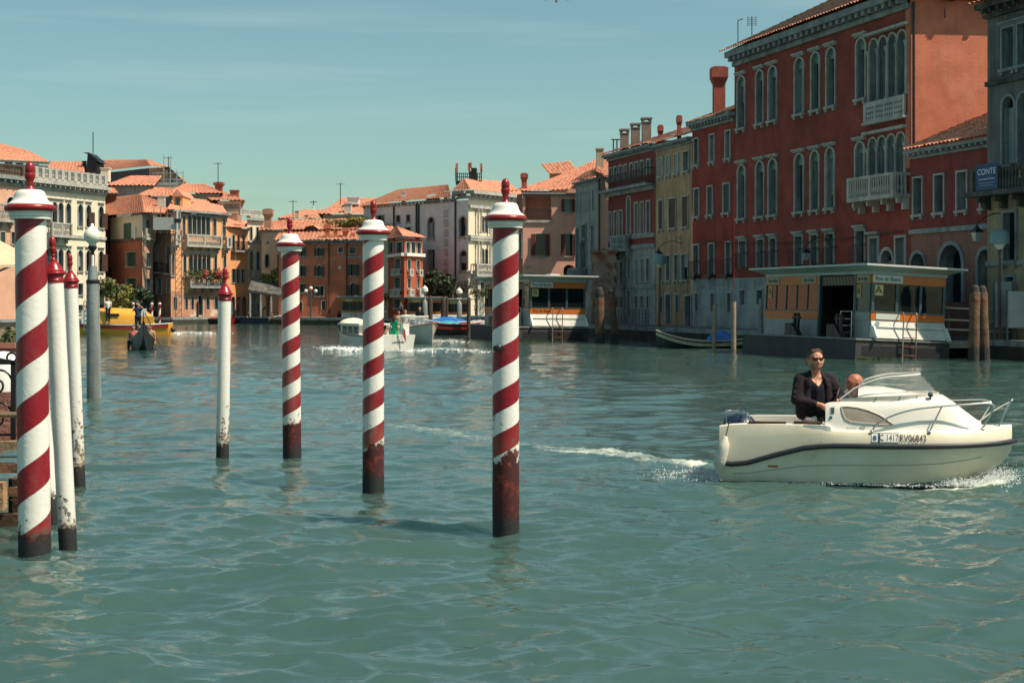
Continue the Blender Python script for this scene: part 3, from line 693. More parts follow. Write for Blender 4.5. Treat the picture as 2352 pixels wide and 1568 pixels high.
for k in range(6): g.part('iron_tie', MB().bar((1.5 + 1.9 * k, -.42, 16.3), (1.75 + 1.9 * k, -.0, 15.9), .04), IRON)
g.part('drainpipe', MB().tube([(.12, -.12, 16.6), (.12, -.12, 9.2)], .07, 8), IRON, smooth=True)
A2b = A2 + BN * 9; rz_ = 21.0
H2.tiles((*(A2 - BN * .75 + BD * .5), 17.2), (*(B2 - BN * .75 - BD * .55), 17.2), (*(B2 + BN * 7 - BD * .5 + Vector((0, 0))), rz_), (*(A2 + BN * 7 - BD * 2.5), rz_))
H2.poly('roof_end', [(*(B2 - BN * .7 - BD * .35), 17.1), (*(B2 + Vector((14, 1.55)) + Vector((.1, -.5))), 17.1), (*(B2 + BN * 7 - BD * .45), rz_)], TILE)
H2.plain([tuple(A2 + BN * 20), tuple(A2)], 16.35, RED_A); H2.plain([tuple(S2), tuple(A2 + BN * 20)], 16.75, RED_A)
H2.poly('roof_back', [(*(A2 + BN * 20), 17.1), (*(A2 - BN * .7), 17.1), (*(A2 + BN * 7 - BD * 2.5), rz_), (*(B2 + BN * 7 - BD * .5), rz_), (*S2, 17.1)], TILE)
for px, py0, py1 in ((1695, 48, 118), (1727, 38, 108), (1743, 82, 104)):   # aerials on the ridge
    Y = 90; mb = MB(); p0, p1 = at(px, py1 + 12, Y), at(px, py0, Y); mb.tube([p0, p1], .03, 5)
    if px == 1727:
        for k in range(5): mb.bar(p1 + Vector((-.25, 0, -.1 - .11 * k)), p1 + Vector((.25, 0, -.1 - .11 * k)), .02)
        mb.bar(p1 + Vector((-.25, 0, 0)), p1 + Vector((-.25, 0, -.6)), .03); mb.bar(p1 + Vector((.25, 0, 0)), p1 + Vector((.25, 0, -.6)), .03)
    else: mb.bar(p1, p1 + Vector((.3, 0, .12)), .05)
    tag(mb.obj('roof_aerial', IRON), {1695: 'thin rooftop aerial at the far corner of the palazzo', 1727: 'square grid aerial on the palazzo roof', 1743: 'short low aerial beside the square grid one'}[px], 'aerial', 'aerials on the palazzo roof')

# -- low red house with brick arches
A1, B1 = bank(2092), bank(2290)
H1 = House('low_red_house', 'low red house with tiled roof above three brick arches', A1)
zs = 5.55; f = H1.facade(A1, B1, 9.15, 0., RED_C, [(zs, BRICK)])
f.row(crC, [(396, 453), (534, 594), (681, 744), (836, 902)], 1160, 1400, depth=.45, fw=.09)
f.rect(crD, 757, 885, 400, 900, arch='round', depth=.6, fw=.16, sill=False, frame=STONE_G)
f.rect(crD, 1045, 1265, 320, 900, arch='round', depth=.7, fw=.2, sill=False, frame=STONE_G); f.rect(crD, 1432, 1580, 370, 900, arch='round', depth=.7, fw=.18, sill=False, frame=STONE_G)
f.done(); f.course(zs, .22, .12, STONE_G); f.cornice(9.1, .42, .38, STONE_G, dent=.42)
H1.tiles((*(A1 - BN * .5), 9.5), (*(B1 - BN * .5), 9.5), (*(B1 + BN * 8), 13.1), (*(A1 + BN * 8), 13.1)); H1.plain([tuple(B1), tuple(B1 + BN * 8)], 9.15, RED_C)
H1.poly('gable', [(*B1, 9.1), (*(B1 + BN * 8), 9.1), (*(B1 + BN * 8), 13.), (*B1, 9.4)], RED_C)

# -- house at the right edge with the banner
A0, B0 = bank(2293, .55), bank(2425, .55)
H0 = House('stone_house', 'grey stone house at the right edge with blue banner on its balcony', A0)
f = H0.facade(A0, B0, 14.6, 0., YEL, [(7.6, stucco('cream_weathered', (.42, .33, .21), .7, streak=.7)), ]); f.mat = stucco('sooty_stone', (.19, .19, .175), .7, streak=.7, streakc=(.04, .04, .04))
for (y0, y1, a, nm) in ((185, 445, None, 1), (632, 1095, 'round', 2)):
    z0, z1 = f.zat(crC, 1015, y1), f.zat(crC, 1015, y0); ua, ub = f.uat(crC, 978), f.uat(crC, 1052); w = ub - ua
    for k in range(4): f.window(ua + k * (w + .28), ub + k * (w + .28), z0, z1, arch=a, depth=.3, fw=.1, frame=STONE_G, hood=(nm == 1))
ua, ub = f.uat(crC, 985), f.uat(crC, 1062); f.window(ua, ub, f.zat(crC, 1020, 1700), f.zat(crC, 1020, 1390), depth=.3, frame=STONE_G)
f.window(ub + .7, ub + 1.7, f.zat(crC, 1020, 1700), f.zat(crC, 1020, 1390), depth=.3, frame=STONE_G)
f.window(ua + .1, ub - .1, .8, 3.4, depth=.3, frame=STONE_G, sill=False, name='door'); f.window(ub + .9, ub + 2.1, .8, 3.4, depth=.3, frame=STONE_G, sill=False, name='door')
f.done(); f.cornice(14.5, .6, .6, STONE_D, dent=.5); f.course(11.6, .2, .15, STONE_D); f.course(3.9, .2, .12, STONE_G)
zb = f.zat(crC, 1010, 1245); bal = f.balcony(.02, f.L - .05, zb, 1.0, .9, STONE_D, each=True)
f.part('balcony_end', MB().box(-.55, .0, -.9, -.02, zb - .2, zb), STONE_D)
ban = f.part('banner', MB().box(.5, 2.0, -.93, -.915, zb + .02, zb + 1.12), mk('blue_banner', (.016, .06, .14), (.02, .07, .16), sc=3, rough=.6))
text_on('CONTE', .36, mk('banner_white', (.75, .78, .8), rough=.6), ban, (1.25, -.94, zb + .78), (R(90), 0, 0), 1.05)
text_on('Costruzioni & Restauri', .12, MATS['banner_white'], ban, (1.25, -.94, zb + .48), (R(90), 0, 0)); MB().box(.7, 1.8, -.936, -.931, zb + .30, zb + .335).box(.8, 1.7, -.936, -.931, zb + .2, zb + .23).obj('small_print', mk('faint_print', (.2, .28, .36), rough=.6), ban)
H0.tiles((*(A0 - BN * .8 + BD * .4), 15.1), (*(B0 - BN * .8), 15.1), (*(B0 + BN * 3), 16.2), (*(A0 + BN * 3), 16.2)); H0.plain([tuple(A0 + BN * 5), tuple(A0)], 14.6, GREYW); H0.plain([tuple(B0), tuple(B0 + BN * 5), tuple(A0 + BN * 5)], 14.6, GREYW)

# -- dark red narrow house
A3, B3 = bank(1590), bank(1686.3)
H3 = House('dark_red_house', 'narrow dark red house with big brick chimney beside the palazzo', A3)
f = H3.facade(A3, B3, 13.2, 0., RED_B, [(3.75, PLINTH)])
k3 = dict(fw=.1, depth=.2, frame=STONE)
f.row(crE, [(587, 613), (687, 716), (788, 818)], 210, 370, **k3)
f.row(crE, [(588, 618), (672, 705), (776, 812)], 530, 700, shut='closed', **k3); f.row(crE, [(585, 615), (682, 713), (790, 820)], 885, 1080, bars='slab', **k3)
f.row(crE, [(592, 613), (692, 716), (797, 823)], 1190, 1305, fw=.09, depth=.2, sill=False)
f.done(); f.cornice(13.1, .55, .4, STONE_G, dent=.45)
H3.tiles((*(A3 - BN * .5), 13.6), (*(B3 - BN * .5), 13.6), (*(B3 + BN * 6), 15.9), (*(A3 + BN * 6), 15.9)); H3.plain([tuple(A3 + BN * 12), tuple(A3)], 13.2, RED_B)
H3.poly('gable', [(*(A3 + BN * 6), 15.9), (*A3, 13.5), (*A3, 13.1), (*(A3 + BN * 6), 13.1)], RED_B)
c = at(1622, 260, 92); H3.chimney(c.x + 1.0, c.y + 1.5, 13.6, at(0, 157, 93.5).z, .72, mk('chimney_red', (.36, .09, .06), (.28, .07, .05), sc=3, rough=.9, bump=.3), 'flare')
c = at(1564, 300, 97); H3.chimney(c.x, c.y + 1, 12.6, at(0, 268, 98).z, .26, MATS['chimney_red'], 'flare')

# -- yellow house
A4, B4 = bank(1506), bank(1589.3)
H4 = House('ochre_house', 'stained ochre yellow house with dark red shutters', A4)
f = H4.facade(A4, B4, 12.7, 0., YEL)
f.row(crE, [(362, 384), (410, 431), (460, 485)], 330, 445, depth=.2, fw=.1, shut='closed', smat=LEAF); f.rect(crE, 518, 550, 292, 408, depth=.2, fw=.1)
f.row(crE, [(360, 388), (425, 470), (510, 548)], 603, 783, depth=.2, fw=.08, shut='closed', smat=SHUT_B)
f.row(crE, [(365, 386), (408, 433), (460, 486), (505, 548)], 960, 1110, depth=.2, fw=.09)
f.rect(crE, 358, 386, 1210, 1310, depth=.2, fw=.09, sill=False); f.rect(crE, 405, 436, 1205, 1385, depth=.25, fw=.12, sill=False, name='door'); f.rect(crE, 468, 488, 1205, 1310, depth=.2, fw=.09, sill=False); f.rect(crE, 527, 566, 1210, 1400, depth=.3, fw=.12, sill=False, name='door')
f.done(); f.cornice(12.4, .4, .4, STONE_G, dent=.4)
H4.tiles((*(A4 - BN * .6), 12.85), (*(B4 - BN * .6), 12.85), (*(B4 + BN * 6), 15.0), (*(A4 + BN * 6), 15.0)); H4.plain([tuple(A4 + BN * 12), tuple(A4)], 12.7, YEL)
c = at(1517, 300, 103); H4.chimney(c.x, c.y, 12.6, at(0, 290, 103).z, .28, MATS['chimney_red'], 'flare')

# -- red house on a stone ground floor
A5, B5 = bank(1397), bank(1505.3)
H5 = House('red_balconied_house', 'red house on grey stone ground floors with long attic balcony and three chimneys', A5)
z5 = 7.75; f = H5.facade(A5, B5, 12.7, 0., RED_C, [(7.6, GREYW)]); f.bands = [(f.zat(crE, 200, 905), GREYW)]
f.row(crE, [(45, 60), (77, 92), (110, 127), (142, 157), (178, 195), (210, 228), (246, 264), (286, 304)], 400, 485, depth=.18, fw=.1, sill=False)
f.row(crE, [(46, 60), (78, 93), (111, 127)], 675, 845, depth=.2, fw=.1); f.rect(crE, 158, 180, 578, 815, arch='round', depth=.25, fw=.12); f.row(crE, [(208, 227), (246, 263), (284, 302)], 622, 812, depth=.2, fw=.1)
f.row(crE, [(47, 60), (80, 94), (113, 129)], 1002, 1130, depth=.2, fw=.08); f.rect(crE, 160, 180, 960, 1090, depth=.3, fw=.1, sill=False); f.row(crE, [(210, 225), (247, 262), (281, 299)], 978, 1115, depth=.2, fw=.08)
f.row(crE, [(80, 98), (113, 129)], 1215, 1282, depth=.2, fw=.07, sill=False); f.rect(crE, 157, 177, 1172, 1330, depth=.25, fw=.1, sill=False, name='door'); f.row(crE, [(207, 224), (245, 262), (283, 298)], 1207, 1285, depth=.2, fw=.07, sill=False)
f.done(); zt5 = f.zat(crE, 200, 320); f.cornice(12.5, .45, .5, STONE_G, dent=.5)
zz = f.zat(crE, 200, 520); f.course(zz - .35, .45, .3, STONE_G); f.ironbalcony(.05, f.L - .05, zz + .1, 1.0, .7, True)
for cy in (828, 893): f.course(f.zat(crE, 250, cy + 12), .28, .1, STONE_G)
f.course(f.zat(crE, 250, 1160), .3, .08, STONE_G); zb = f.zat(crE, 140, 910); f.balcony(f.uat(crE, 98), f.uat(crE, 190), zb, .95, .6, STONE_G)
H5.tiles((*(A5 - BN * .6 + BD * .4), 12.95), (*(B5 - BN * .6), 12.95), (*(B5 + BN * 6), 15.1), (*(A5 + BN * 6), 15.1)); H5.plain([tuple(A5 + BN * 12), tuple(A5)], 12.7, RED_C); H5.plain([tuple(B5), tuple(B5 + BN * 6)], 13.2, RED_C)
CHG = mk('chimney_grey', (.28, .20, .16), (.20, .14, .11), sc=2, rough=.9, bump=.3)
for px, yt, yb, w in ((1428, 297, 350, .58), (1453, 284, 335, .6), (1478, 271, 325, .62)):
    Y = 88 * 1602 / (px - 88) + 1.4; c = at(px, yb, Y); H5.chimney(c.x + .2, Y, c.z - .4, at(px, yt, Y).z, w, CHG, 'slab')
mb = MB(); Y = 108.5
for px in (1409, 1417): mb.tube([at(px, 350, Y), at(px, 320, Y)], .05, 5)
mb.bar(at(1404, 321, Y), at(1424, 321, Y), .08); H5r = mb; o = mb.obj('roof_frame', IRON, H5.root); o.location = -H5.o

# -- grey house whose end wall catches the sun
B6 = Vector((gx(1374, 107.6), 107.6)); A6 = Vector((gx(1322, 112.4), 112.4)); C6 = Vector((gx(1404, 110.5), 110.5))
H6 = House('grey_house', 'narrow grey house with sunlit cream end wall and chimney', A6)
f = H6.facade(A6, B6, 11.2, 0., GREYW)
f.row(crF, [(516, 526), (545, 554), (559, 566), (572, 580), (585, 593), (600, 608), (632, 644)], 400, 545, depth=.15, fw=.06, sill=False)
f.rect(crF, 556, 584, 640, 735, depth=.2, fw=.12, frame=STONE_G); f.rect(crF, 545, 585, 745, 950, depth=.25, fw=.14, frame=STONE_G); f.rect(crF, 514, 530, 670, 950, depth=.2, frame=STONE_G); f.rect(crF, 625, 640, 640, 960, depth=.2, frame=STONE_G)
f.done(); f.cornice(11.0, .35, .3, STONE_G, dent=0); zz = f.zat(crF, 560, 1040); f.balcony(.1, f.L * .55, zz, .9, .7, STONE_G)
g = H6.facade(B6, C6, 11.5, 0., CREAM); g.done('end_wall')
for (x0, x1, y0, y1) in ((705, 720, 805, 820),): g.rect(crF, x0, x1, y0, y1, fw=.05)
g.part('drainpipe', MB().tube([(.05, -.08, 11.3), (.05, -.08, 2)], .07, 6), IRON)
c = at(1378, 360, 110); H6.chimney(c.x, 110.3, 11.3, at(0, 344, 110.3).z, .52, mk('chimney_cream', (.50, .38, .28), (.40, .30, .22), sc=2, rough=.9), 'flat', .6)
# -- pink house facing the camera
A7, B7 = Vector((gx(1201, 113.2), 113.2)), Vector((gx(1326, 113.6), 113.6))
H7 = House('pink_house', 'pink house with recessed roof terrace and red shutters behind the boat stop', A7)
f = H7.facade(A7, B7, 10.6, 0., PINK)
f.rect(crF, 425, 475, 447, 540, depth=.15, fw=.04, shut='open', smat=SHUT_R, glass=GLASS_L); f.row(crF, [(213, 280), (428, 485)], 703, 863, depth=.15, fw=.04, shut='open', smat=SHUT_R)
f.rect(crF, 138, 328, 385, 597, depth=1.6, frame=None, sill=False, glass=PINK, name='terrace_recess'); f.rect(crF, 418, 503, 925, 1300, arch='round', depth=1.5, frame=None, sill=False, name='archway')
f.rect(crF, 150, 185, 935, 985, depth=.1, frame=None, glass=PINK, name='niche')
f.done(); f.cornice(10.4, .25, .3, STONE_G, dent=0)
zz = f.zat(crF, 230, 600); f.ironbalcony(f.uat(crF, 138), f.uat(crF, 328), zz, f.zat(crF, 230, 520) - zz, .06, False); f.course(zz - .18, .16, .12, STONE, f.uat(crF, 125), f.uat(crF, 338))
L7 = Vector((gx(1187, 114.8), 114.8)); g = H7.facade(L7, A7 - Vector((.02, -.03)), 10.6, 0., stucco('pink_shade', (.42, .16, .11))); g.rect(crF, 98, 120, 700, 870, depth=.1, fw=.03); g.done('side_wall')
zR = at(0, 368, 124).z
H7.tiles((*(L7 + Vector((-.5, -.9))), 10.75), (*(B7 + Vector((3.2, -.5))), 10.95), (gx(1404, 126), 126, at(0, 352, 126).z), (gx(1262, 126), 126, at(0, 415, 126).z), per=.34, row=.45)
H7.tiles((gx(1262, 126.5), 126.5, at(0, 400, 126).z), (gx(1330, 126.5), 126.5, at(0, 396, 126).z), (gx(1310, 131), 131, at(0, 371, 131).z), (gx(1242, 131), 131, at(0, 378, 131).z))
H7.tiles((*(A6 + Vector((-.3, -.4))), 11.35), (*(B6 + Vector((.1, -.3))), 11.45), (gx(1404, 116), 116, at(0, 372, 116).z), (gx(1345, 118), 118, at(0, 398, 118).z))
H7.tiles((*(B6 + Vector((-.3, -.4))), 11.45), (*(C6 + Vector((.2, -.4))), 11.5), (gx(1406, 114), 114, 13.6), (gx(1380, 114), 114, 13.7))
H7.plain([(gx(1242, 131), 131), tuple(L7)], 10.6, PINK); H7.plain([(gx(1262, 127), 127), (gx(1340, 127), 127)], at(0, 398, 127).z, PINK, 10.)
c = at(1204, 425, 116); H7.chimney(c.x, 116, 10.7, at(0, 400, 116).z, .42, MATS['chimney_red'], 'flare')
mb = MB(); zz = 0   # ruined brick pier between the grey and the red house
for k in range(9): w = .9 - .05 * (k % 3); mb.box(-w, w * (.9 if k % 2 else 1), -.6, .6, k * .55 + .8, k * .55 + 1.35)
mb.box(-.95, .95, -.7, .7, 5.75, 5.95)
t = mb.obj('brick_pier', mk('crumbling_brick', (.24, .09, .055), (.34, .26, .2), sc=2.2, rough=.95, bump=.8, bsc=9)); t.location = (gx(1386, 104.5), 104.5, 0); tag(t, 'crumbling brick pier with stone cap beside the grey house', 'brick pier')
# ------------------------------------------------------------------ far bank, centre
FW = .55
def pt(px, Y): return Vector((gx(px, Y), Y))
def ray(P, Y): return (P.x * Y / P.y, Y)
def zp(py, Y): return CH + (HZ - py) / F * Y
_ch = House.chimney
House.chimney = lambda s, x, y, z0, z1, w, mat, cap='flare', d=None, pot=None: _ch(s, x, y, z0, z1, w * .5, mat, cap, d and d * .5)
ORG = stucco('orange_plaster', (.80, .40, .19), .9, streak=.10, patch=(.82, .46, .26), psc=.4)
ORG2 = stucco('salmon_orange_plaster', (.78, .35, .16), .9, streak=.15)
BRN = stucco('brown_red_plaster', (.30, .11, .075), .8, streak=.3)
RBR = stucco('rust_red_plaster', (.54, .175, .10), .82, streak=.22, patch=(.58, .21, .13), psc=.4)
RED2 = stucco('bright_red_plaster', (.42, .095, .045), .85, streak=.15)
BEIG = stucco('beige_plaster', (.62, .46, .33), .85, streak=.2)
WHTW = stucco('white_stone_wall', (.80, .69, .53), .9, streak=.10)
GREY2 = stucco('cool_grey_plaster', (.70, .72, .69), .88, streak=.2)
PALE = stucco('pale_grey_plaster', (.58, .55, .48), .85, streak=.25)
# grey palazzo with a white columned canal front
A, B, C = pt(835, 163), pt(1076, 150), pt(1215, 159)
HG = House('grey_palazzo', 'large grey palazzo with white columned front under rooftop antennas', A, 'palazzo')
zt = 12.6
f = HG.facade(A, B, zt, 0., GREY2)
for x0, x1, y0, y1, a in ((448, 497, 472, 633, 'round'), (706, 756, 460, 622, 'round'), (446, 503, 738, 915, None), (708, 765, 742, 900, 'round'), (187, 219, 452, 508, None), (271, 302, 447, 503, None), (30, 88, 455, 500, None), (262, 305, 552, 590, None), (192, 222, 555, 590, None), (726, 785, 990, 1075, None)):
    f.rect(crG, x0, x1, y0, y1, arch=a, fw=.22 if a else .14, frame=STONE, depth=.25)
f.done(); f.cornice(zt - .1, .35, .35, STONE_G, dent=.6, u1=f.uat(crG, 690))
for cx in (172, 357, 375, 675): u = f.uat(crG, cx); f.part('drainpipe', MB().tube([(u, -.1, zt), (u, -.1, 3)], .09, 6), IRON)
for k in range(9): f.part('quoin', MB().box(f.uat(crG, 580), f.uat(crG, 612), -.08, .02, 3 + k * 1.0, 3.75 + k * 1.0), STONE)
ua, ub = f.uat(crG, 690), f.L; ztop = zp(367.5 + 290 * .2812, 150)
tw = HG.facade(A + (B - A).normalized() * ua - Vector((0, .03)), B - Vector((0, .03)), ztop, zt + .27, GREY2); tw.done('attic_wall')
g = HG.facade(B, C, ztop, 0., WHTW)
for (yc0, yc1, yb) in ((400, 600, 612), (665, 888, 935)):
    z0, z1 = g.zat(crG, 850, yc1), g.zat(crG, 850, yc0)
    g.course(z1 + .05, .3, .25, STONE); g.course(z0 - .55, .35, .3, STONE)
    for cx in (905, 1010, 1110): u = g.uat(crG, cx); g.window(u - .6, u - .1, z0 + .1, z1 - .7, arch='round', fw=.1, depth=.6, sill=False, frame=STONE); g.window(u + .1, u + .6, z0 + .1, z1 - .7, arch='round', fw=.1, depth=.6, sill=False, frame=STONE)
    for cx in (838, 862, 935, 965, 1060, 1085, 1160):
        u = g.uat(crG, cx)
        if u < g.L - .2: g.part('column', MB().lathe([(.15, 0), (.15, .15), (.11, .18), (.10, z1 - z0 - .3), (.16, z1 - z0 - .12), (.17, z1 - z0)], 10), STONE, u, z0, .3, True)
zb = g.zat(crG, 900, 938); g.balcony(.4, g.L - .5, zb, 1.1, .8, STONE)
for cx in (905, 1010): u = g.uat(crG, cx); g.window(u - .8, u - .15, g.zat(crG, 900, 1080), g.zat(crG, 900, 1000), depth=.4); g.window(u + .15, u + .8, g.zat(crG, 900, 1080), g.zat(crG, 900, 1000), depth=.4)
for cx in (850, 1060): u = g.uat(crG, cx); g.part('pilaster', MB().box(-.25, .25, -.25, .02, .7, g.zat(crG, 850, 970)), STONE, u, 0)
g.done(); g.cornice(ztop - .3, .8, .8, STONE, dent=.8); tw.cornice(ztop - .3, .8, .7, STONE_G, dent=.8)
ap = (*pt(1066, 158), zp(412, 158)); tl = A + (B - A).normalized() * (ua - 1.0)
n1 = Vector((0, -.9))
HG.tiles((*(tl + n1), ztop + .45), (*(B + n1 + Vector((.3, 0))), ztop + .45), ap, ap, per=.42, row=.5)
HG.tiles((*(B + n1 + Vector((.3, 0))), ztop + .45), (*(C + n1), ztop + .45), (*pt(1160, 166), zp(418, 166)), ap, per=.42, row=.5)
HG.plain([(pt(1035, 168).x, 168), tuple(tl)], ztop, GREY2)
HG.tiles((*(A + n1), zt + .25), (*(tl + n1 * .8), zt + .3), (*pt(1030, 166), zp(425, 166)), (*pt(915, 172), zp(437, 172)), per=.42, row=.5)
# dormer, chimneys, antenna platform
d = pt(994, 156); dz = zp(474, 156); mb = MB(); mb.box(-.7, .7, -.4, 3.5, dz, dz + .75); arc = [(-.7 * math.cos(math.pi * i / 10), dz + .75 + .55 * math.sin(math.pi * i / 10)) for i in range(11)]
mb.add([(x, -.4, z) for x, z in arc] + [(x, 3.5, z) for x, z in arc], [tuple(range(11)), tuple(range(21, 10, -1))] + [(i, i + 1, 12 + i, 11 + i) for i in range(10)]); o = HG.rel((*d, 0)); dm = mb.obj('dormer', GREY2, HG.root, (o.x, o.y, 0))
for sx in (-.27, .27): MB().box(sx - .22, sx + .22, -.46, -.405, dz + .15, dz + .75).obj('window', GLASS, dm)
for cx, y0, y1, w in ((247, 268, 395, .85), (604, 262, 378, 1.3), (655, 288, 385, .8)):
    p = crG(cx, y1); Yc = {247: 161, 604: 157, 655: 155.5}[cx]; c = at(p[0], p[1], Yc); HG.chimney(c.x, c.y, c.z - .8, zp(crG(0, y0)[1], Yc), w, PALE, 'flat')
mb = MB(); Y = 160; z0 = zp(crG(0, 178)[1], Y); xl, xr = gx(crG(675, 0)[0], Y), gx(crG(885, 0)[0], Y)
mb.box(xl, xr, Y - 1.2, Y + 1.2, z0 - .3, z0); 
for k in range(14): x = xl + (xr - xl) * k / 13; mb.bar((x, Y - 1.2, z0), (x, Y - 1.2, z0 + .8 + (.6 if k in (8, 9, 10, 13, 0) else 0)), .09)
for zz in (.4, .8): mb.bar((xl, Y - 1.2, z0 + zz), (xr, Y - 1.2, z0 + zz), .08)
for cx in (683, 785, 795, 882): x = gx(crG(cx, 0)[0], Y); mb.box(x - .06, x + .06, Y - .3, Y, z0, zp(crG(0, 95)[1], Y))
mb.box(xl + 1.7, xr - .5, Y - .9, Y, z0, z0 + 1.4); o = mb.obj('antenna_platform', IRON, HG.root); o.location = -HG.o
for cx, y0, y1 in ((683, 30, 100), (783, 28, 95), (796, 25, 70), (882, 32, 100)): x = gx(crG(cx, 0)[0], Y); MB().box(x - .13, x + .13, Y - .5, Y - .3, zp(crG(0, y1)[1], Y), zp(crG(0, y0)[1], Y)).obj('antenna_panel', mk('antenna_orange', (.42, .16, .10), rough=.6), HG.root).location = -HG.o

# small red house with glazed loggia
A, B, C = pt(889, 148), pt(928.6, 141), pt(971, 144.5)
HS = House('small_red_house', 'small red corner house with white glazed loggia under a hipped roof', A)
zt = zp(crG(0, 640)[1], 141)
f = HS.facade(A, B, zt, 0., RED2); zl = f.zat(crG, 250, 775)
for x0, x1 in ((125, 165), (188, 240)): f.rect(crG, x0, x1, 672, 755, fw=.1, frame=WHITE, sill=False)
f.rect(crG, 178, 224, 805, 925, fw=.16, glass=GLASS_L); f.rect(crG, 178, 224, 960, 1045, fw=.16, glass=GLASS_L); f.rect(crG, 170, 230, 1135, 1210, fw=.1)
f.done(); f.course(zl - .1, .3, .3, WHITE); f.balcony(f.uat(crG, 170), f.uat(crG, 230), f.zat(crG, 200, 930), .5, .35, STONE, brackets=False); f.balcony(f.uat(crG, 165), f.uat(crG, 235), f.zat(crG, 200, 1105), .6, .4, STONE, brackets=False)
g = HS.facade(B, C, zt, 0., RED2)
for x0, x1 in ((264, 296), (310, 340), (355, 385)): g.rect(crG, x0, x1, 672, 765, fw=.12, frame=WHITE, sill=False)
g.row(crG, [(276, 300), (352, 374)], 812, 900, fw=.14, glass=GLASS_L); g.row(crG, [(278, 300), (354, 374)], 965, 1045, fw=.14)
g.row(crG, [(280, 320)], 1150, 1240, fw=.1, sill=False)
g.done(); g.course(zl - .1, .3, .3, WHITE)
for cx in (290, 368): g.balcony(g.uat(crG, cx) - .38, g.uat(crG, cx) + .38, g.zat(crG, 290, 932), .48, .35, STONE, brackets=False); g.balcony(g.uat(crG, cx) - .42, g.uat(crG, cx) + .42, g.zat(crG, 290, 1095), .48, .4, STONE, brackets=False)
fb = mk('flower_leaves', (.06, .10, .03), (.20, .16, .04), sc=5, rough=.8)
ap = (*pt(910, 150), zp(crG(0, 548)[1], 150)); n1 = Vector((0, -.7))
HS.tiles((*(A + n1 + Vector((-.4, 0))), zt + .1), (*(B + n1), zt + .1), ap, ap, per=.4, row=.5); HS.tiles((*(B + n1), zt + .1), (*(C + n1 + Vector((.5, 0))), zt + .1), ap, ap, per=.4, row=.5)
HS.plain([tuple(C), (pt(960, 155).x, 155)], zt, RED2); HS.plain([(pt(880, 155).x, 155), tuple(A)], zt, RED2)
# cream sliver beside it
A, B = pt(868, 147), pt(891.5, 147.2); HC = House('cream_house', 'narrow cream house squeezed beside the small red house', A)
zt = zp(crH(0, 530)[1], 147); f = HC.facade(A, B, zt, 0., WHTW)
for y0, y1 in ((600, 700), (760, 850), (930, 1040)): f.rect(crG, 40, 72, 690 + (y0 - 600) * .8, 690 + (y1 - 600) * .8, fw=.1)
f.done(); HC.tiles((*(A + Vector((-.4, -.5))), zt), (*(B + Vector((.4, -.5))), zt), (*pt(905, 160), zp(515, 160)), (*pt(860, 160), zp(518, 160)), per=.4)
HC.tiles((*pt(868, 158), zp(524, 158)), (*pt(966, 158), zp(524, 158)), (*pt(930, 165), zp(508, 165)), (*pt(868, 165), zp(505, 165)), per=.42)
# rust-red house with ogee windows
A, B = pt(640, 156), pt(868, 154); HR = House('rust_red_house', 'broad rust red house with pointed Gothic windows and dark shutters', A)
zt = zp(crH(0, 575)[1], 155); f = HR.facade(A, B, zt, 0., RBR)
for y0, y1 in ((632, 728), (820, 938)):
    f.row(crH, [(640, 692)], y0, y1, arch='ogee', fw=.14, shut='open'); f.row(crH, [(466, 506)], y0, y1, arch='ogee', fw=.14, shut='open')
f.rect(crH, 622, 662, 1040, 1145, fw=.12, shut='open'); f.rect(crH, 672, 712, 1040, 1145, fw=.12); f.rect(crH, 465, 505, 1020, 1110, fw=.12, shut='open')
f.rect(crH, 868, 915, 638, 688, fw=.14); f.rect(crH, 992, 1052, 818, 935, fw=.1, shut='open'); f.rect(crH, 994, 1050, 1005, 1150, arch='round', fw=.14, shut='open')
f.rect(crH, 860, 898, 828, 862, fw=.02, glass=WHITE, sill=False, depth=.05, name='plaque'); f.rect(crH, 455, 488, 1210, 1300, fw=.1, sill=False, name='door'); f.rect(crH, 690, 730, 1200, 1290, fw=.12, sill=False, name='door')
f.rect(crH, 985, 1050, 640, 700, fw=.1, glass=GLASS)
f.done(); f.cornice(zt - .25, .35, .3, STONE_G, dent=.5)
for cx in (768, 955): u = f.uat(crH, cx); f.part('drainpipe', MB().tube([(u, -.1, zt), (u, -.1, 1.)], .07, 6), SHUT_B)
f.course(f.zat(crH, 1000, 748), .14, .1, STONE_G, f.uat(crH, 915), f.L - .1)
HR.tiles((*(A + Vector((-.5, -.7))), zt + .1), (*(B + Vector((0, -.7))), zt + .1), (*pt(868, 166), zp(500, 166)), (*pt(660, 166), zp(508, 166)), per=.42, row=.5)
# big dormer cave, chimneys and the roof garden
d = pt(714, 159); dz = zp(crH(0, 510)[1], 159); mb = MB(); o = HR.rel((*d, 0))
mb.add([(-1.3, -.3, dz - .1), (-.5, -.3, dz + .9), (.3, -.3, dz + 1.05), (1.9, -.3, dz - .1), (-1.3, 4, dz + .9), (-.5, 4, dz + 1.1), (.3, 4, dz + 1.2), (1.9, 4, dz + .9)], [(0, 1, 5, 4), (1, 2, 6, 5), (2, 3, 7, 6)]); mb.obj('dormer_roof', TILE, HR.root, (o.x, o.y, 0))
MB().add([(-1.2, 0, dz - .3), (-.45, 0, dz + .8), (.3, 0, dz + .95), (1.7, 0, dz - .3)], [(0, 1, 2, 3)]).obj('dormer_opening', SHUT_B, HR.root, (o.x, o.y, 0))
for cx, y0, y1, w in ((752, 402, 545, .95), (836, 470, 545, .8), (940, 440, 550, 1.0), (1018, 490, 550, .6)):
    p = crH(cx, y1); c = at(p[0], p[1], 155.5); HR.chimney(c.x, c.y, c.z - .6, zp(crH(0, y0)[1], 155.5), w, RBR, 'flare' if cx != 836 else 'flat')
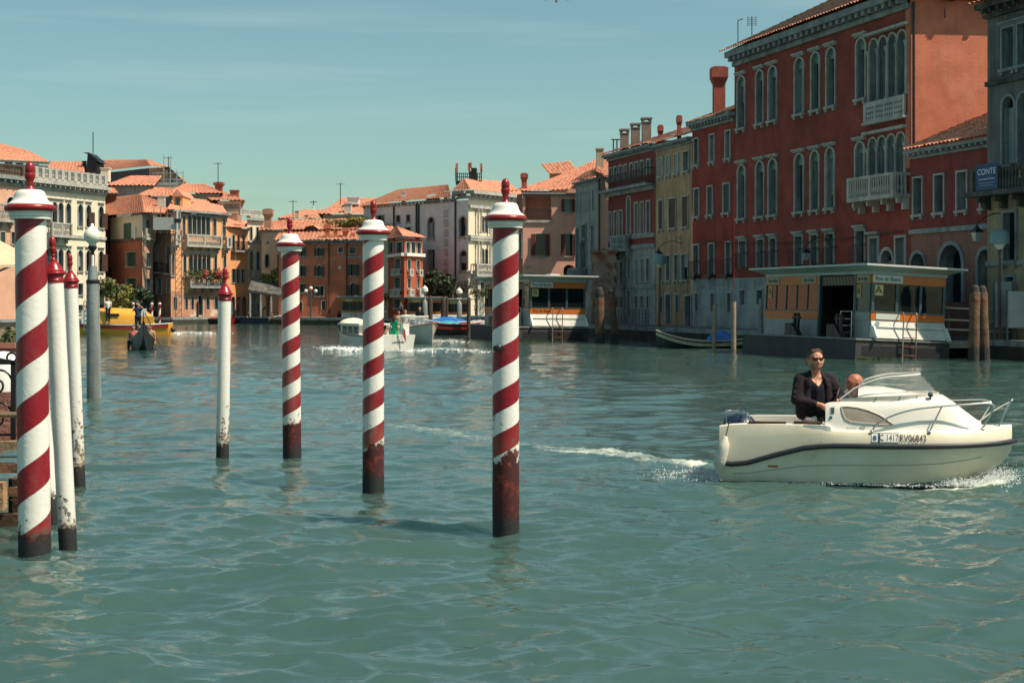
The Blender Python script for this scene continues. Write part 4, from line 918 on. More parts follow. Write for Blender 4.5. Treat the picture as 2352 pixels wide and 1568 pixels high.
PERG = thing('roof_pergola', 'leafy roof terrace pergola above the rust red house', 'pergola', (gx(800, 160), 160, zp(540, 160)))
mb = MB(); w_ = gx(831, 160) - gx(772, 160); hh = zp(507, 160) - zp(540, 160)
for sx in (-.5, -.17, .17, .5):
    for yy in (0, 3): mb.bar((sx * w_, yy, -1), (sx * w_, yy, hh), .1)
for yy in (0, 3): mb.bar((-.5 * w_, yy, hh), (.5 * w_, yy, hh), .1)
mb.box(-.55 * w_, .55 * w_, -.3, 3.2, -1.2, -.9); mb.obj('frame', DARKWOOD, PERG)
# house with big brick chimney, beige
A, B = pt(601, 160), pt(648, 159); HB = House('beige_house', 'beige house with flared brick chimney and arched windows', A)
zt = zp(crH(0, 462)[1], 160); f = HB.facade(A, B, zt, 0., BEIG)
f.rect(crH, 95, 139, 705, 845, arch='round', fw=.12); f.rect(crH, 228, 262, 705, 845, arch='round', fw=.12); f.rect(crH, 230, 262, 980, 1100, fw=.1, shut='open'); f.rect(crH, 232, 260, 520, 570, fw=.08); f.rect(crH, 118, 132, 580, 598, fw=.03, sill=False); f.rect(crH, 90, 130, 960, 1060, fw=.1)
f.done(); f.cornice(zt - .2, .25, .25, STONE_G, dent=0)
HB.tiles((*(A + Vector((-.4, -.6))), zt), (*(B + Vector((9, -.6))), zt), (*pt(700, 170), zp(505, 170)), (*pt(612, 170), zp(509, 170)), per=.42)
c = at(616, 520, 161); HB.chimney(c.x, 161, zt - .5, zp(crH(0, 240)[1], 161), 1.5, mk('chimney_tan', (.40, .24, .16), (.30, .17, .11), sc=2, rough=.9), 'flare')
# roofscape behind: separate houses seen only by their roofs
def roofhouse(label, pxl, pxr, Y, eave, rl, rr, ridge, dY=9., wall=None, hip=True, name='roofscape_house'):
    A, B = pt(pxl, Y), pt(pxr, Y); H = House(name, label, A, 'house', 'red roofed houses behind the canal front')
    ze, zr = zp(eave, Y), zp(ridge, Y + dY); w = wall or BEIG
    H.plain([tuple(A), tuple(B)], ze, w); H.plain([tuple(B), ray(B, Y + dY)], ze, w); H.plain([ray(A, Y + dY), tuple(A)], ze, w)
    a, b, c, d = (*(A + Vector((-.5, -.5))), ze), (*(B + Vector((.5, -.5))), ze), (*pt(rr, Y + dY), zr), (*pt(rl, Y + dY), zr)
    H.tiles(a, b, c, d, per=.45, row=.55)
    H.poly('roof_slope', [b, (*ray(B, Y + dY), ze), c], TILE); H.poly('roof_slope', [(*ray(A, Y + dY), ze), a, d], TILE); return H
Hh = roofhouse('house with long low tiled roof under the green dome', 648, 762, 176, 503, 698, 752, 483)
for px, y0, y1 in ((681, 486, 500), (703, 495, 508)): Hh.chimney(gx(px, 175), 175.5, zp(y1, 175.5), zp(y0, 175.5), .9, BEIG, 'flat')
Hh = roofhouse('house with tall hipped tiled roof carrying a grey roof box', 742, 872, 172, 493, 786, 900, 456, 12)
Hh.chimney(gx(796, 171), 172.5, zp(492, 172.5), zp(469, 172.5), 1.6, PALE, 'flat'); Hh.chimney(gx(810, 176), 177, zp(470, 177), zp(455, 177), 2.6, GREY2, 'flat'); Hh.chimney(gx(822, 176), 177, zp(470, 177), zp(455, 177), .5, WHITE, 'flat')
mb = MB(); dm = House('green_dome', 'pale green copper church dome with cross above the roofs', pt(720, 330), 'dome')
zb = zp(492, 330); r_ = (gx(733, 330) - gx(706, 330)) / 2; COP = mk('copper_green', (.22, .36, .26), (.32, .36, .2), sc=1.2, rough=.6, lo=.45, hi=.55)
MB().lathe([(r_, -3), (r_, 0)] + [(r_ * math.cos(t), r_ * .95 * math.sin(t)) for t in np.linspace(.1, 1.2, 8)] + [(.22 * r_, r_ * .98), (.06 * r_, r_ * 1.5), (.03, r_ * 1.6)], 24).obj('dome_shell', COP, dm.root, (0, 0, zb), smooth=True, sharp=50)
MB().bar((0, 0, r_ * 1.55), (0, 0, r_ * 2.3), .16).bar((-.8, 0, r_ * 2.05), (.8, 0, r_ * 2.05), .16).obj('cross', IRON, dm.root, (0, 0, zb)); MB().lathe([(r_ * .98, 6 - zb), (r_ * .98, -2.9)], 24).obj('drum', BEIG, dm.root, (0, 0, zb))

# ------------------------------------------------------------------ far bank, left
# white stone palace front with balustrade
A, B = pt(568, 163), pt(605, 165.5); HW = House('white_house', 'slim white stone house with roof balustrade and Gothic windows', A)
zt = zp(504, 163); f = HW.facade(A, B, zt, 0., WHTW, [(zp(crI(0, 1205)[1], 163), GREYW)])
f.row(crI, [(1246, 1266), (1299, 1320)], 652, 765, fw=.1); f.row(crI, [(1246, 1272), (1302, 1328)], 850, 1048, arch='ogee', fw=.18); f.row(crI, [(1247, 1270), (1303, 1330)], 1112, 1200, fw=.12); f.row(crI, [(1255, 1272), (1305, 1325)], 1295, 1350, fw=.1)
f.done(); f.cornice(zt - .2, .6, .5, STONE, dent=0); f.balcony(.3, f.L - .2, f.zat(crI, 1290, 1108), 1.2, .6, STONE); f.balcony(-1.5, f.L, zt + .6, zp(481, 163) - zt - .6, .25, STONE, brackets=False, name='roof_balustrade'); f.course(f.zat(crI, 1290, 785), .25, .2, STONE)
HW.plain([tuple(B), ray(B, 176)], zt, WHTW); HW.plain([ray(A, 176), tuple(A)], zt, WHTW)
HW.poly('roof_deck', [(*A, zt), (*B, zt), (*ray(B, 176), zt), (*ray(A, 176), zt)], STONE_G)
# narrow orange house with arcade
A, B = pt(522, 159.5), pt(570, 163); HN = House('arcaded_orange_house', 'narrow orange house with three arches at the water and small balconies', A)
zt = zp(crI(0, 660)[1], 160); f = HN.facade(A, B, zt, 0., ORG2)
f.row(crI, [(1096, 1122), (1135, 1163), (1175, 1203)], 1003, 1120, fw=.06); f.row(crI, [(1098, 1118), (1140, 1160), (1182, 1202)], 715, 850, fw=.06, sill=False); f.row(crI, [(1090, 1118), (1136, 1164), (1183, 1211)], 1240, 1400, arch='round', fw=.1, sill=False, frame=BRICK)
f.done()
for cx in (1107, 1150, 1192): f.ironbalcony(f.uat(crI, cx) - .4, f.uat(crI, cx) + .4, f.zat(crI, 1150, 850), .95, .55)
HN.tiles((*(A + Vector((-.3, -.9))), zt), (*(B + Vector((.5, -.9))), zt), (*pt(566, 171), zp(510, 171)), (*pt(525, 168), zp(496, 168)), per=.4)
# orange palazzo
A, B = pt(392.5, 152), pt(522.3, 159.4); HO = House('orange_palazzo', 'orange palazzo with arched loggia and flower-filled balcony', A, 'palazzo')
zt = zp(crI(0, 540)[1], 152.5); f = HO.facade(A, B, zt, 0., ORG, [(zp(crI(0, 1190)[1], 153), stucco('worn_orange', (.55, .28, .17), .7, patch=(.6, .5, .42), psc=.5, streak=.3))])
OC = mk('orange_awning', (.66, .20, .10), (.55, .16, .08), rough=.8)
kw = dict(arch='round', fw=.12, depth=.3)
f.row(crI, [(680, 704)], 555, 735, glass=ORG2, **kw); f.row(crI, [(937, 962), (1017, 1042)], 575, 735, glass=ORG2, **kw)
for k in range(5): f.rect(crI, 724 + 38 * k, 758 + 38 * k, 555, 730, arch='round', fw=.1, depth=.7, sill=False)
f.row(crI, [(688, 710)], 885, 1070, fan=OC, **kw); f.row(crI, [(946, 968)], 890, 1065, fan=OC, **kw); f.row(crI, [(1024, 1046)], 893, 1060, fan=OC, **kw); f.row(crI, [(590, 612)], 880, 1060, fan=OC, **kw)
for k in range(5): f.rect(crI, 732 + 37 * k, 766 + 37 * k, 885, 1060, arch='round', fw=.09, depth=.45, sill=False, fan=OC)
f.rect(crI, 810, 848, 1228, 1392, arch='round', fw=.18, sill=False, name='door'); f.row(crI, [(605, 632), (700, 725), (752, 775), (880, 905), (950, 975)], 1240, 1345, fw=.1, sill=False, glass=SHUT_G); f.rect(crI, 522, 545, 1285, 1400, arch='round', fw=.1)
f.done(); f.cornice(zt - .1, .5, .5, STONE_G, dent=0)
for x0, x1, y, h in ((680, 976, 808, 1.1), (1015, 1055, 815, 1.0), (582, 628, 790, 1.0)): f.balcony(f.uat(crI, x0), f.uat(crI, x1), f.zat(crI, (x0 + x1) / 2, y), h, .7, STONE)
f.course(f.zat(crI, 820, 875), .22, .15, STONE, f.uat(crI, 670), f.uat(crI, 975))
zb = f.zat(crI, 840, 1150); bb = f.balcony(f.uat(crI, 700), f.uat(crI, 990), zb, 1.0, .8, STONE_G); fx0, fx1 = f.uat(crI, 700), f.uat(crI, 1000)
fl = MB()
def leafblob(mb, c, r, n, s, sq=(1, 1, 1)):
    for _ in range(n):
        v = Vector(rng.normal(0, 1, 3)); v.normalize(); v *= r * rng.uniform(.45, 1.) ; v = Vector((v.x * sq[0], v.y * sq[1], v.z * sq[2])) + Vector(c)
        a = Vector(rng.normal(0, 1, 3)).normalized() * s; b = Vector(rng.normal(0, 1, 3)).normalized() * s; mb.add([v - a, v - b, v + a, v + b], [(0, 1, 2, 3)])
for k in range(13): leafblob(fl, (fx0 + (fx1 - fx0) * k / 12, -.8 + rng.uniform(-.15, .15), zb + 1.25 + rng.uniform(-.15, .35)), .55, 60, .12)
FLW = mk('pink_flowers', (.55, .05, .12), (.65, .18, .08), sc=3, rough=.7)
f.part('balcony_plants', fl, mk('leaves_mid', (.055, .085, .022), (.10, .11, .03), sc=2, rough=.7), kind='stuff')
fl = MB()
for k in (4, 4.6, 8, 8.6, 9.2, 10.5): leafblob(fl, (fx0 + (fx1 - fx0) * k / 12, -1.0, zb + 1.3), .45, 40, .12)
f.part('balcony_flowers', fl, FLW, kind='stuff')
HO.tiles((*(A + Vector((-.3, -.7))), zt + .3), (*(B + Vector((.2, -.7))), zt + .3), (*pt(504, 170), zp(464, 170)), (*pt(400, 163), zp(452, 163)), per=.42)
HO.plain([tuple(B), ray(B, 174)], zt, ORG); HO.plain([ray(A, 168), tuple(A)], zt, ORG)
mb = MB(); d = pt(408, 156); dz = zp(476, 156); o = HO.rel((*d, 0)); w = .55   # dormer with pediment
dm = mb.box(-w, w, 0, 4, dz - .5, dz + 1.15).obj('dormer', ORG, HO.root, (o.x, o.y, 0))
MB().add([(-w - .12, -.12, dz + 1.15), (w + .12, -.12, dz + 1.15), (0, -.12, dz + 1.9), (-w - .12, 6, dz + 1.15), (w + .12, 6, dz + 1.15), (0, 6, dz + 1.9)], [(0, 2, 5, 3), (1, 4, 5, 2), (0, 1, 2)]).obj('dormer_roof', TILE, dm)
MB().box(-.25, .25, -.06, -.01, dz + .1, dz + 1.0).obj('shutter', SHUT_G, dm)
# brown corner house with white top floor
A, B, C = pt(254, 158), pt(327, 151.5), pt(351, 153.6); HK = House('corner_house', 'brown corner house with pale grey top floor and green shutters', A)
zt = zp(crI(0, 548)[1], 151.5); zm = zp(crI(0, 752)[1], 151.5)
f = HK.facade(A, B, zt, 0., PALE, [(zm, BRN)])
f.rect(crI, 187, 252, 618, 748, fw=.05, shut='closed', smat=mk('teal_shutter', (.015, .07, .065), (.03, .09, .085), sc=3, rough=.6), sill=False, frame=None)
f.rect(crI, 210, 295, 865, 985, fw=.08, glass=SHUT_G); f.rect(crI, 210, 295, 1085, 1195, fw=.08, glass=SHUT_G); f.done(); f.course(zm - .1, .25, .15, STONE_D)
u = f.uat(crI, 290); f.part('drainpipe', MB().tube([(u, -.1, zt - 1.2), (u, -.1, zm)], .14, 6), WHITE)
g = HK.facade(B, C, zt, 0., PALE, [(zm, stucco('worn_pink', (.50, .30, .22), .75, patch=(.55, .5, .42), psc=.6))])
g.rect(crI, 373, 410, 868, 985, fw=.14, shut='closed'); g.rect(crI, 376, 412, 1085, 1190, fw=.14); g.row(crI, [(375, 405)], 600, 720, fw=.1); g.rect(crI, 372, 402, 1300, 1380, fw=.12); g.done(); g.course(zm - .1, .25, .15, STONE); g.balcony(.1, g.L - .1, zm + .1, 1., .4, STONE)
D = pt(393, 152); h = HK.facade(C + Vector((.05, 1.2)), D + Vector((0, 1.2)), zt - .3, 0., stucco('dim_brown', (.34, .20, .15), .75)); h.rect(crI, 437, 475, 800, 1000, arch='round', fw=.12, depth=.5); h.rect(crI, 437, 505, 1080, 1210, fw=.08, depth=.4); h.rect(crI, 548, 580, 810, 1030, arch='round', fw=.1, depth=.4); h.rect(crI, 552, 582, 1090, 1195, fw=.1); h.rect(crI, 445, 462, 1295, 1370, fw=.14); h.rect(crI, 480, 497, 1295, 1370, fw=.14); h.done()
h.ironbalcony(.2, h.L * .4, h.zat(crI, 460, 1030), .95, .6); h.ironbalcony(h.L * .72, h.L - .1, h.zat(crI, 560, 1040), .95, .6)
HK.tiles((*(A + Vector((-1.5, -.7))), zt + .1), (*(B + Vector((.4, -.9))), zt + .1), (*pt(322, 163), zp(447, 163)), (*pt(262, 166), zp(455, 166)), per=.42); HK.tiles((*(B + Vector((.4, -.9))), zt + .1), (*(D + Vector((.1, .4))), zt + .1), (*pt(370, 160), zp(465, 160)), (*pt(322, 163), zp(447, 163)), per=.42)
c = at(371, 480, 156); HK.chimney(c.x, 156, zt, zp(452, 156), 1.5, PALE, 'flat', 1.0)
# scaffold sheet with notice board in front of the brown house
SCF = thing('sheeted_scaffold', 'sheeted grey scaffold with white notice hung on the orange palazzo', 'scaffold', (*pt(392, 150.6), 0))
xa, xb, xc = gx(352, 150.6) - gx(392, 150.6), 0, gx(413, 150.6) - gx(392, 150.6); zl, zh = zp(528, 150.6), zp(490, 150.6)
NET = mk('scaffold_net', (.42, .43, .41), (.34, .35, .34), sc=4, rough=.8)
MB().box(xa, xb + 1.0, 0, .06, zl, zh - .4).box(xb + 1.0, xc, -.08, -.02, zl + .3, zh + .1).obj('sheet', NET, SCF); MB().box(xb + .8, xc - .3, -.14, -.09, zh - 2.2, zh + .3).obj('notice_board', WHITE, SCF)
MB().box(xb + 1.1, xc - .5, -.16, -.145, zh - .95, zh - .55).obj('notice_print', IRON, SCF)
mb = MB()
for x in np.linspace(xa, xc, 5): mb.bar((x, .3, zl - .4), (x, .3, zh + .5), .07)
for z in (zl - .2, (zl + zh) / 2, zh): mb.bar((xa, .3, z), (xc, .3, z), .07)
xm = gx(409, 150.6) - gx(392, 150.6)
for z in np.arange(.8, zl - .2, .7): mb.bar((xm - .3, .2, z), (xm + .3, .2, z), .05); mb.bar((xm - .3, .2, z), (xm + .3, .2, z + .7), .05)
for x in (xm - .3, xm + .3): mb.bar((x, .2, .7), (x, .2, zl), .07)
mb.obj('frame', mk('rusty_tube', (.30, .10, .06), (.25, .22, .2), sc=3, rough=.7), SCF)
# white palace
A, B = pt(52, 138.5), pt(242, 150); HP = House('white_palace', 'long cream white palace with stone balustrade and slender arched windows', A, 'palazzo')
zt = zp(crJ(0, 700)[1], 150); zt = zp(447, 150); f = HP.facade(A, B, zt, 0., WHTW)
kw = dict(arch='ogee', fw=.16, depth=.3)
for (yt, yb) in ((520, 715), (868, 1060)):
    zs0, zs1 = f.zat(crJ1, 620, yb + 5), f.zat(crJ1, 620, yt + 22)
    for cx in (371, 420, 468, 527, 620, 683, 780, 250, 300): u = f.uz(crJ1(cx, 0)[0])[0]; f.window(u - .34, u + .34, zs0, zs1, hood=True, **kw)
for cx in (300, 420, 620, 690, 785): u = f.uz(crJ1(cx, 0)[0])[0]; f.window(u - .36, u + .36, f.zat(crJ1, 780, 1250), f.zat(crJ1, 780, 1165), fw=.14)
for cx in (620, 690, 785): u = f.uz(crJ1(cx, 0)[0])[0]; f.window(u - .36, u + .36, f.zat(crJ1, 780, 1390), f.zat(crJ1, 780, 1330), fw=.14)
f.done()
for cx in (683, 783):
    for yt, yb in ((610, 735), (930, 1065)): u = f.uz(crJ1(cx + 22, 0)[0])[0]; f.part('open_shutter', MB().box(-.45, .45, -.12, -.06, f.zat(crJ1, 683, yb), f.zat(crJ1, 683, yt)), SHUT_B, u)
f.cornice(zt - .1, .8, .7, STONE, dent=.7); f.course(f.zat(crJ1, 620, 815), .3, .15, STONE); f.course(f.zat(crJ1, 620, 470), .2, .12, STONE)
f.balcony(f.uz(crJ1(352, 0)[0])[0], f.uz(crJ1(512, 0)[0])[0], f.zat(crJ1, 430, 790), 1.2, .8, STONE); f.balcony(.2, f.L - .1, zt + .95, .95, .35, STONE, brackets=False, name='roof_balustrade', each=False)
for k in range(13): u = .6 + (f.L - 1) * k / 12; f.part('balustrade_pier', MB().box(-.22, .22, -.40, .05, zt + .9, zt + 1.95), STONE, u)
S = A - (B - A).normalized() * 15; g = HP.facade(S, A, zt, 0., stucco('peach_wall', (.68, .38, .26), .88, streak=.15))
g.rect(crJ, 80, 180, 710, 835, arch='round', fw=.2); g.rect(crJ, 0, 58, 1140, 1290, fw=.12, shut='closed'); g.rect(crJ, 138, 180, 1140, 1290, fw=.12, glass=SHUT_G); g.done('side_wall')
zz = g.zat(crJ, 60, 1000); g.balcony(.5, g.uat(crJ, 128), zz, 1.5, .6, STONE); g.cornice(zt - .1, .9, .6, STONE_G, dent=.8); g.balcony(.3, g.L - .2, zt + .85, .95, .3, DARKWOOD, brackets=False, name='terrace_railing')
HP.poly('roof_deck', [(*A, zt + .8), (*B, zt + .8), (*ray(B, 175), zt + .8), (*ray(S, 175), zt + .8), (*S, zt + .8)], STONE_G); HP.plain([tuple(B), ray(B, 175)], zt, WHTW)
# penthouse on it
P0, P1 = pt(-60, 153), pt(110, 157); HT = House('rooftop_house', 'rooftop storey with tiled roof and glazed doors above the white palace', P0)
ze = zp(378, 155); f = HT.facade(P0, P1, ze, zt, stucco('penthouse_pink', (.60, .42, .30), .88, streak=.1))
f.rect(crJ, 60, 150, 285, 370, fw=.1, glass=GLASS_L, mull=True); f.rect(crJ, 195, 280, 300, 375, fw=.1, glass=GLASS_L, mull=True); f.rect(crJ, 420, 470, 320, 390, fw=.1); f.done()
f.cornice(ze - .1, .5, .5, STONE, dent=0); HT.tiles((*(P0 + Vector((0, -.8))), ze + .3), (*(P1 + Vector((.6, -.8))), ze + .3), (*pt(60, 168), zp(346, 168)), (*pt(-60, 168), zp(316, 168)), per=.42); HT.plain([tuple(P1), ray(P1, 168)], ze, CREAM)
A, B = pt(232, 163), pt(268, 163); HJ = House('shaded_house', 'narrow shaded brown house wedged between white palace and corner house', A); zj = zp(446, 163); f = HJ.facade(A, B, zj, 0., BRN)
for y0, y1 in ((475, 500), (545, 572), (610, 640)): f.window(f.uz(248)[0], f.uz(257)[0], zp(y1, 163), zp(y0, 163), fw=.1)
f.done(); HJ.tiles((*(A + Vector((-.3, -.6))), zj), (*(B + Vector((.4, -.6))), zj), (*pt(262, 170), zp(432, 170)), (*pt(236, 170), zp(432, 170)), per=.42)
# houses behind
Hh = roofhouse('low tiled house behind the white palace balustrade', 108, 188, 170, 402, 118, 192, 372, 12); Hh.chimney(gx(194, 178), 178, zp(400, 178), zp(372, 178), .8, IRON, 'flat')
DKB = thing('rooftop_hut', 'black timber rooftop hut with slanting roof', 'hut', (*pt(212, 176), zp(380, 176))); w = gx(230, 176) - gx(194, 176); h = zp(353, 176) - zp(380, 176)
MB().add([(-.4 * w, 0, -1), (.3 * w, 0, -1), (.3 * w, 0, h * .6), (-.3 * w, 0, h), (-.4 * w, 3, -1), (.3 * w, 3, -1), (.3 * w, 3, h * .6), (-.3 * w, 3, h)], [(0, 1, 2, 3), (4, 7, 6, 5), (0, 3, 7, 4), (1, 5, 6, 2), (3, 2, 6, 7)]).obj('walls', IRON, DKB)
MB().add([(-.55 * w, -.3, h + .1), (-.2 * w, -.3, h + .12), (.5 * w, -.3, h * .25), (-.55 * w, 3.3, h + .1), (-.2 * w, 3.3, h + .12), (.5 * w, 3.3, h * .25)], [(0, 1, 4, 3), (1, 2, 5, 4)]).obj('roof', IRON, DKB)
MB().tube([(.05 * w, 0, h), (.05 * w, 0, h + 2.6)], .06, 5).obj('mast', IRON, DKB)
# scaffolded house with big grey flank
A, B, C = pt(196, 190), pt(343, 180), pt(429, 181); HX = House('scaffolded_house', 'high house with dark grey flank and scaffolded cream gable', A)
ze = zp(386, 180); f = HX.facade(A, B, ze, 0., stucco('slate_grey_wall', (.15, .155, .165), .9, streak=.1)); f.done()
g = HX.facade(B, C, zp(412, 180), 0., CREAM); g.rect(crop(380, 560, 4.61), 862, 915, 385, 480, fw=.05, glass=SHUT_B); g.rect(crop(380, 560, 4.61), 1112, 1165, 400, 495, fw=.05, glass=OC); g.rect(crop(380, 560, 4.61), 975, 1025, 450, 540, fw=.05); g.rect(crop(380, 560, 4.61), 1195, 1245, 450, 590, fw=.05); g.done()
HX.poly('gable', [(*B, zp(412, 180)), (*C, zp(412, 180.9)), (*pt(372, 180.5), zp(385, 180.5)), (*B, ze)], CREAM)
HX.tiles((*(A + Vector((-.6, -.6))), ze + .1), (*(B + Vector((.4, -.8))), ze + .1), (*pt(335, 193), zp(368, 193)), (*pt(240, 195), zp(369, 195)), per=.45, row=.55); HX.tiles((*(B + Vector((.4, -.8))), ze + .1), (*pt(391, 179.6), zp(386, 179.6)), (*pt(345, 193), zp(370, 193)), (*pt(335, 193), zp(368, 193)), per=.45, row=.55)
HX.poly('roof_slope', [(*pt(391, 179.6), zp(386, 179.6)), (*pt(430, 181), zp(424, 181)), (*pt(430, 192), zp(422, 192)), (*pt(352, 193), zp(371, 193))], DARKWOOD)
SC2 = thing('tube_scaffold', 'tube scaffolding climbing above the cream gable of the high house', 'scaffold', (*pt(343, 178.6), 0)); mb = MB(); x0 = gx(343, 178.6); kk = crop(380, 560, 4.61)
for cx, ct in ((900, 560), (975, 440), (1082, 100), (1195, 115), (1305, 360), (1415, 375)): px = kk(cx, 0)[0]; mb.bar((gx(px, 178.6) - x0, 0, zp(430, 178.6)), (gx(px, 178.6) - x0, 0, zp(kk(0, ct)[1], 178.6)), .09)
for cy in (410, 520, 580, 640, 690): mb.bar((gx(kk(880, 0)[0], 178.6) - x0, 0, zp(kk(0, cy)[1], 178.6)), (gx(kk(1415, 0)[0], 178.6) - x0, 0, zp(kk(0, cy)[1], 178.6)), .08)
mb.obj('frame', mk('scaffold_tube', (.40, .42, .42), rough=.5, metal=.3), SC2)
mb = MB(); mb.box(gx(kk(970, 0)[0], 178.6) - x0, gx(kk(1330, 0)[0], 178.6) - x0, -.05, .02, zp(kk(0, 620)[1], 178.6), zp(kk(0, 580)[1], 178.6)); mb.obj('toe_board', NET, SC2)
Hh = roofhouse('house with broad tiled roof below the scaffolded one', 250, 346, 170, 428, 300, 372, 405, 9, GREYW)
c = at(259, 410, 171); Hh.chimney(c.x, 168, zp(418, 168), zp(388, 168), 1.8, WHTW, 'flat')
Hh = roofhouse('house with tiled hip roof between dormer and chimney', 322, 400, 164, 452, 352, 392, 432, 8, GREYW)
Hh = roofhouse('cream house with tiled roof above the slim white house', 500, 555, 166, 462, 418, 470, 424, 14, CREAM); f_ = Hh.facade(pt(500, 165.8), pt(555, 165.8), zp(462, 165.8), zp(490, 165.8), CREAM)
f_.row(crI, [(970, 1005), (1040, 1075), (1085, 1110), (1115, 1155)], 465, 500, fw=.08, sill=False); f_.done('front_wall')
Hh.chimney(gx(499, 172), 173, zp(445, 173), zp(420, 173), 1.6, BRN, 'flare'); Hh.chimney(gx(535, 168), 169, zp(458, 169), zp(439, 169), 1.8, BRN, 'flat')
Hh = roofhouse('house with tiled roof and skylights right of the orange dormer', 395, 505, 168, 446, 420, 470, 424, 10, GREYW)
for px, Y, y0, y1, lab in ((501, 172, 373, 425, 'tall thin mast on the roofs above the slim white house'), (673, 175, 460, 505, 'thin aerial left of the green dome'), (782, 176, 420, 470, 'thin aerial above the grey roof box'), (387, 177, 360, 400, 'thin aerial beside the scaffolding')):
    tag(MB().tube([at(px, y1, Y), at(px, y0, Y)], .05, 5).bar(at(px, y0 + 3, Y) - Vector((.5, 0, 0)), at(px, y0 + 3, Y) + Vector((.5, 0, 0)), .05).obj('roof_aerial', IRON), lab, 'aerial', 'aerials over the far roofs')
# ------------------------------------------------------------------ water
def water():
    rows, cols = 800, 640
    s = np.linspace(0, 1, rows); inv = 1 / 6.2 + (1 / 175. - 1 / 6.2) * s ** .92; Y = 1 / inv
    Y = np.concatenate([[-30., 0., 4.], Y, [230., 320., 500., 900.]]); t = np.linspace(-1, 1, cols); t = np.sign(t) * np.abs(t) ** 1.12
    YY, TT = np.meshgrid(Y, t, indexing='ij'); XX = TT * (np.maximum(YY, 0) * .60 + 3.5); XX[YY > 200] *= 2.0; XX[YY < 5] *= 3
    dY = np.gradient(Y)[:, None]; dx = (np.maximum(YY, 0) * .60 + 3.5) * 2.2 / cols
    r = np.random.default_rng(11); Z = np.zeros_like(XX); DX = np.zeros_like(XX); DY = np.zeros_like(XX)
    wx = XX + .35 * np.sin(YY * .31 + 1.3) + .22 * np.sin(XX * .53 + YY * .21); wy = YY + .4 * np.sin(XX * .37 + .6) + .25 * np.sin(YY * .47 - XX * .3)
    for k in range(80):
        lam = .17 * (24 ** (k / 79.)); th = r.normal(.10, .58) + math.pi / 2; kx, ky = math.cos(th) * 2 * math.pi / lam, math.sin(th) * 2 * math.pi / lam
        amp = .0074 * lam * (1.2 if lam < .9 else .75 if lam < 1.7 else .42) * r.uniform(.6, 1.3); step = np.maximum(dY * abs(math.sin(th)), dx * abs(math.cos(th)))
        fade = np.exp(-(2.2 * step / lam) ** 2)
        ph = wx * kx + wy * ky + r.uniform(0, 6.28); sn = np.sin(ph)
        Z += amp * fade * sn; kk = math.hypot(kx, ky); DX += amp * fade * kx / kk * np.cos(ph); DY += amp * fade * ky / kk * np.cos(ph)
    gust = .8 + .35 * np.sin(XX * .11 + YY * .07) * np.sin(YY * .13 - XX * .05 + 1); Z *= gust
    Z *= np.clip((175 - YY) / 40, 0, 1) * np.clip((YY - 3) / 3, 0, 1); DX *= gust * (YY < 170); DY *= gust * (YY < 170)
    foam = np.zeros_like(XX); lift = np.zeros_like(XX)
    def trail(pts, wid, inten, bump=0.):
        nonlocal foam, lift
        P = [wat(*p) for p in pts]
        for i in range(len(P) - 1):
            a, b = P[i], P[i + 1]; d = np.array([b.x - a.x, b.y - a.y]); L = d @ d
            q = np.clip(((XX - a.x) * d[0] + (YY - a.y) * d[1]) / L, 0, 1); dist = np.hypot(XX - a.x - q * d[0], YY - a.y - q * d[1])
            w = wid[i] + (wid[i + 1] - wid[i]) * q; it = inten[i] + (inten[i + 1] - inten[i]) * q
            g = np.exp(-(dist / w) ** 2); foam = np.maximum(foam, it * g); lift = np.maximum(lift, bump * it * g)
    trail([(1655, 1082), (1600, 1071), (1520, 1060), (1400, 1045), (1290, 1035), (1150, 1015), (1000, 990), (860, 975), (690, 958)], [.26, .34, .40, .45, .5, .6, .75, .8, .8], [1., .88, .56, .74, .54, .50, .58, .5, .36], .05)
    trail([(1520, 1062), (1330, 1044), (1160, 1030)], [.12, .16, .12], [.5, .85, .3])
    trail([(1655, 1086), (1760, 1104), (1900, 1119), (2050, 1122), (2180, 1122), (2290, 1116)], [.05, .06, .07, .11, .18, .2], [.25, .25, .35, .5, .8, .95], .03)
    trail([(748, 801), (800, 806), (880, 809), (960, 808), (1010, 804), (1060, 807), (1120, 814)], [.6, .8, .9, .9, 1., .9, .9], [.75, .7, .75, .65, .7, .6, .35], .1)
    trail([(985, 786), (1040, 786), (1075, 790)], [.8, .9, .8], [.9, .7, .25], .1); trail([(375, 765), (430, 765), (510, 766), (560, 768)], [.8, 1., 1., .9], [.8, .65, .45, .2], .08)
    trail([(175, 766), (250, 768), (370, 768)], [.5, .5, .6], [.5, .3, .5]); trail([(240, 808), (310, 806)], [.4, .5], [.35, .4]); trail([(820, 835), (1000, 850), (1130, 838)], [.8, 1., .8], [.25, .3, .2], .1)
    Z += lift * (.35 + .3 * np.sin(XX * 3.1 + YY * 2.3) + .9 * r.random(XX.shape))
    V = np.stack([XX + .5 * DX, YY + .5 * DY, Z], -1).reshape(-1, 3).astype(np.float32); n, m = XX.shape
    i = np.arange(n * m).reshape(n, m)[:-1, :-1].ravel(); fs = np.stack([i, i + 1, i + m + 1, i + m], 1).astype(np.int32)
    me = bpy.data.meshes.new('water'); me.vertices.add(len(V)); me.vertices.foreach_set('co', V.ravel()); me.loops.add(fs.size); me.loops.foreach_set('vertex_index', fs.ravel())
    me.polygons.add(len(fs)); me.polygons.foreach_set('loop_start', np.arange(0, fs.size, 4, dtype=np.int32)); me.polygons.foreach_set('loop_total', np.full(len(fs), 4, np.int32))
    me.update(); me.polygons.foreach_set('use_smooth', [True] * len(fs))
    at_ = me.attributes.new('foam', 'FLOAT', 'POINT'); at_.data.foreach_set('value', foam.ravel().astype(np.float32))
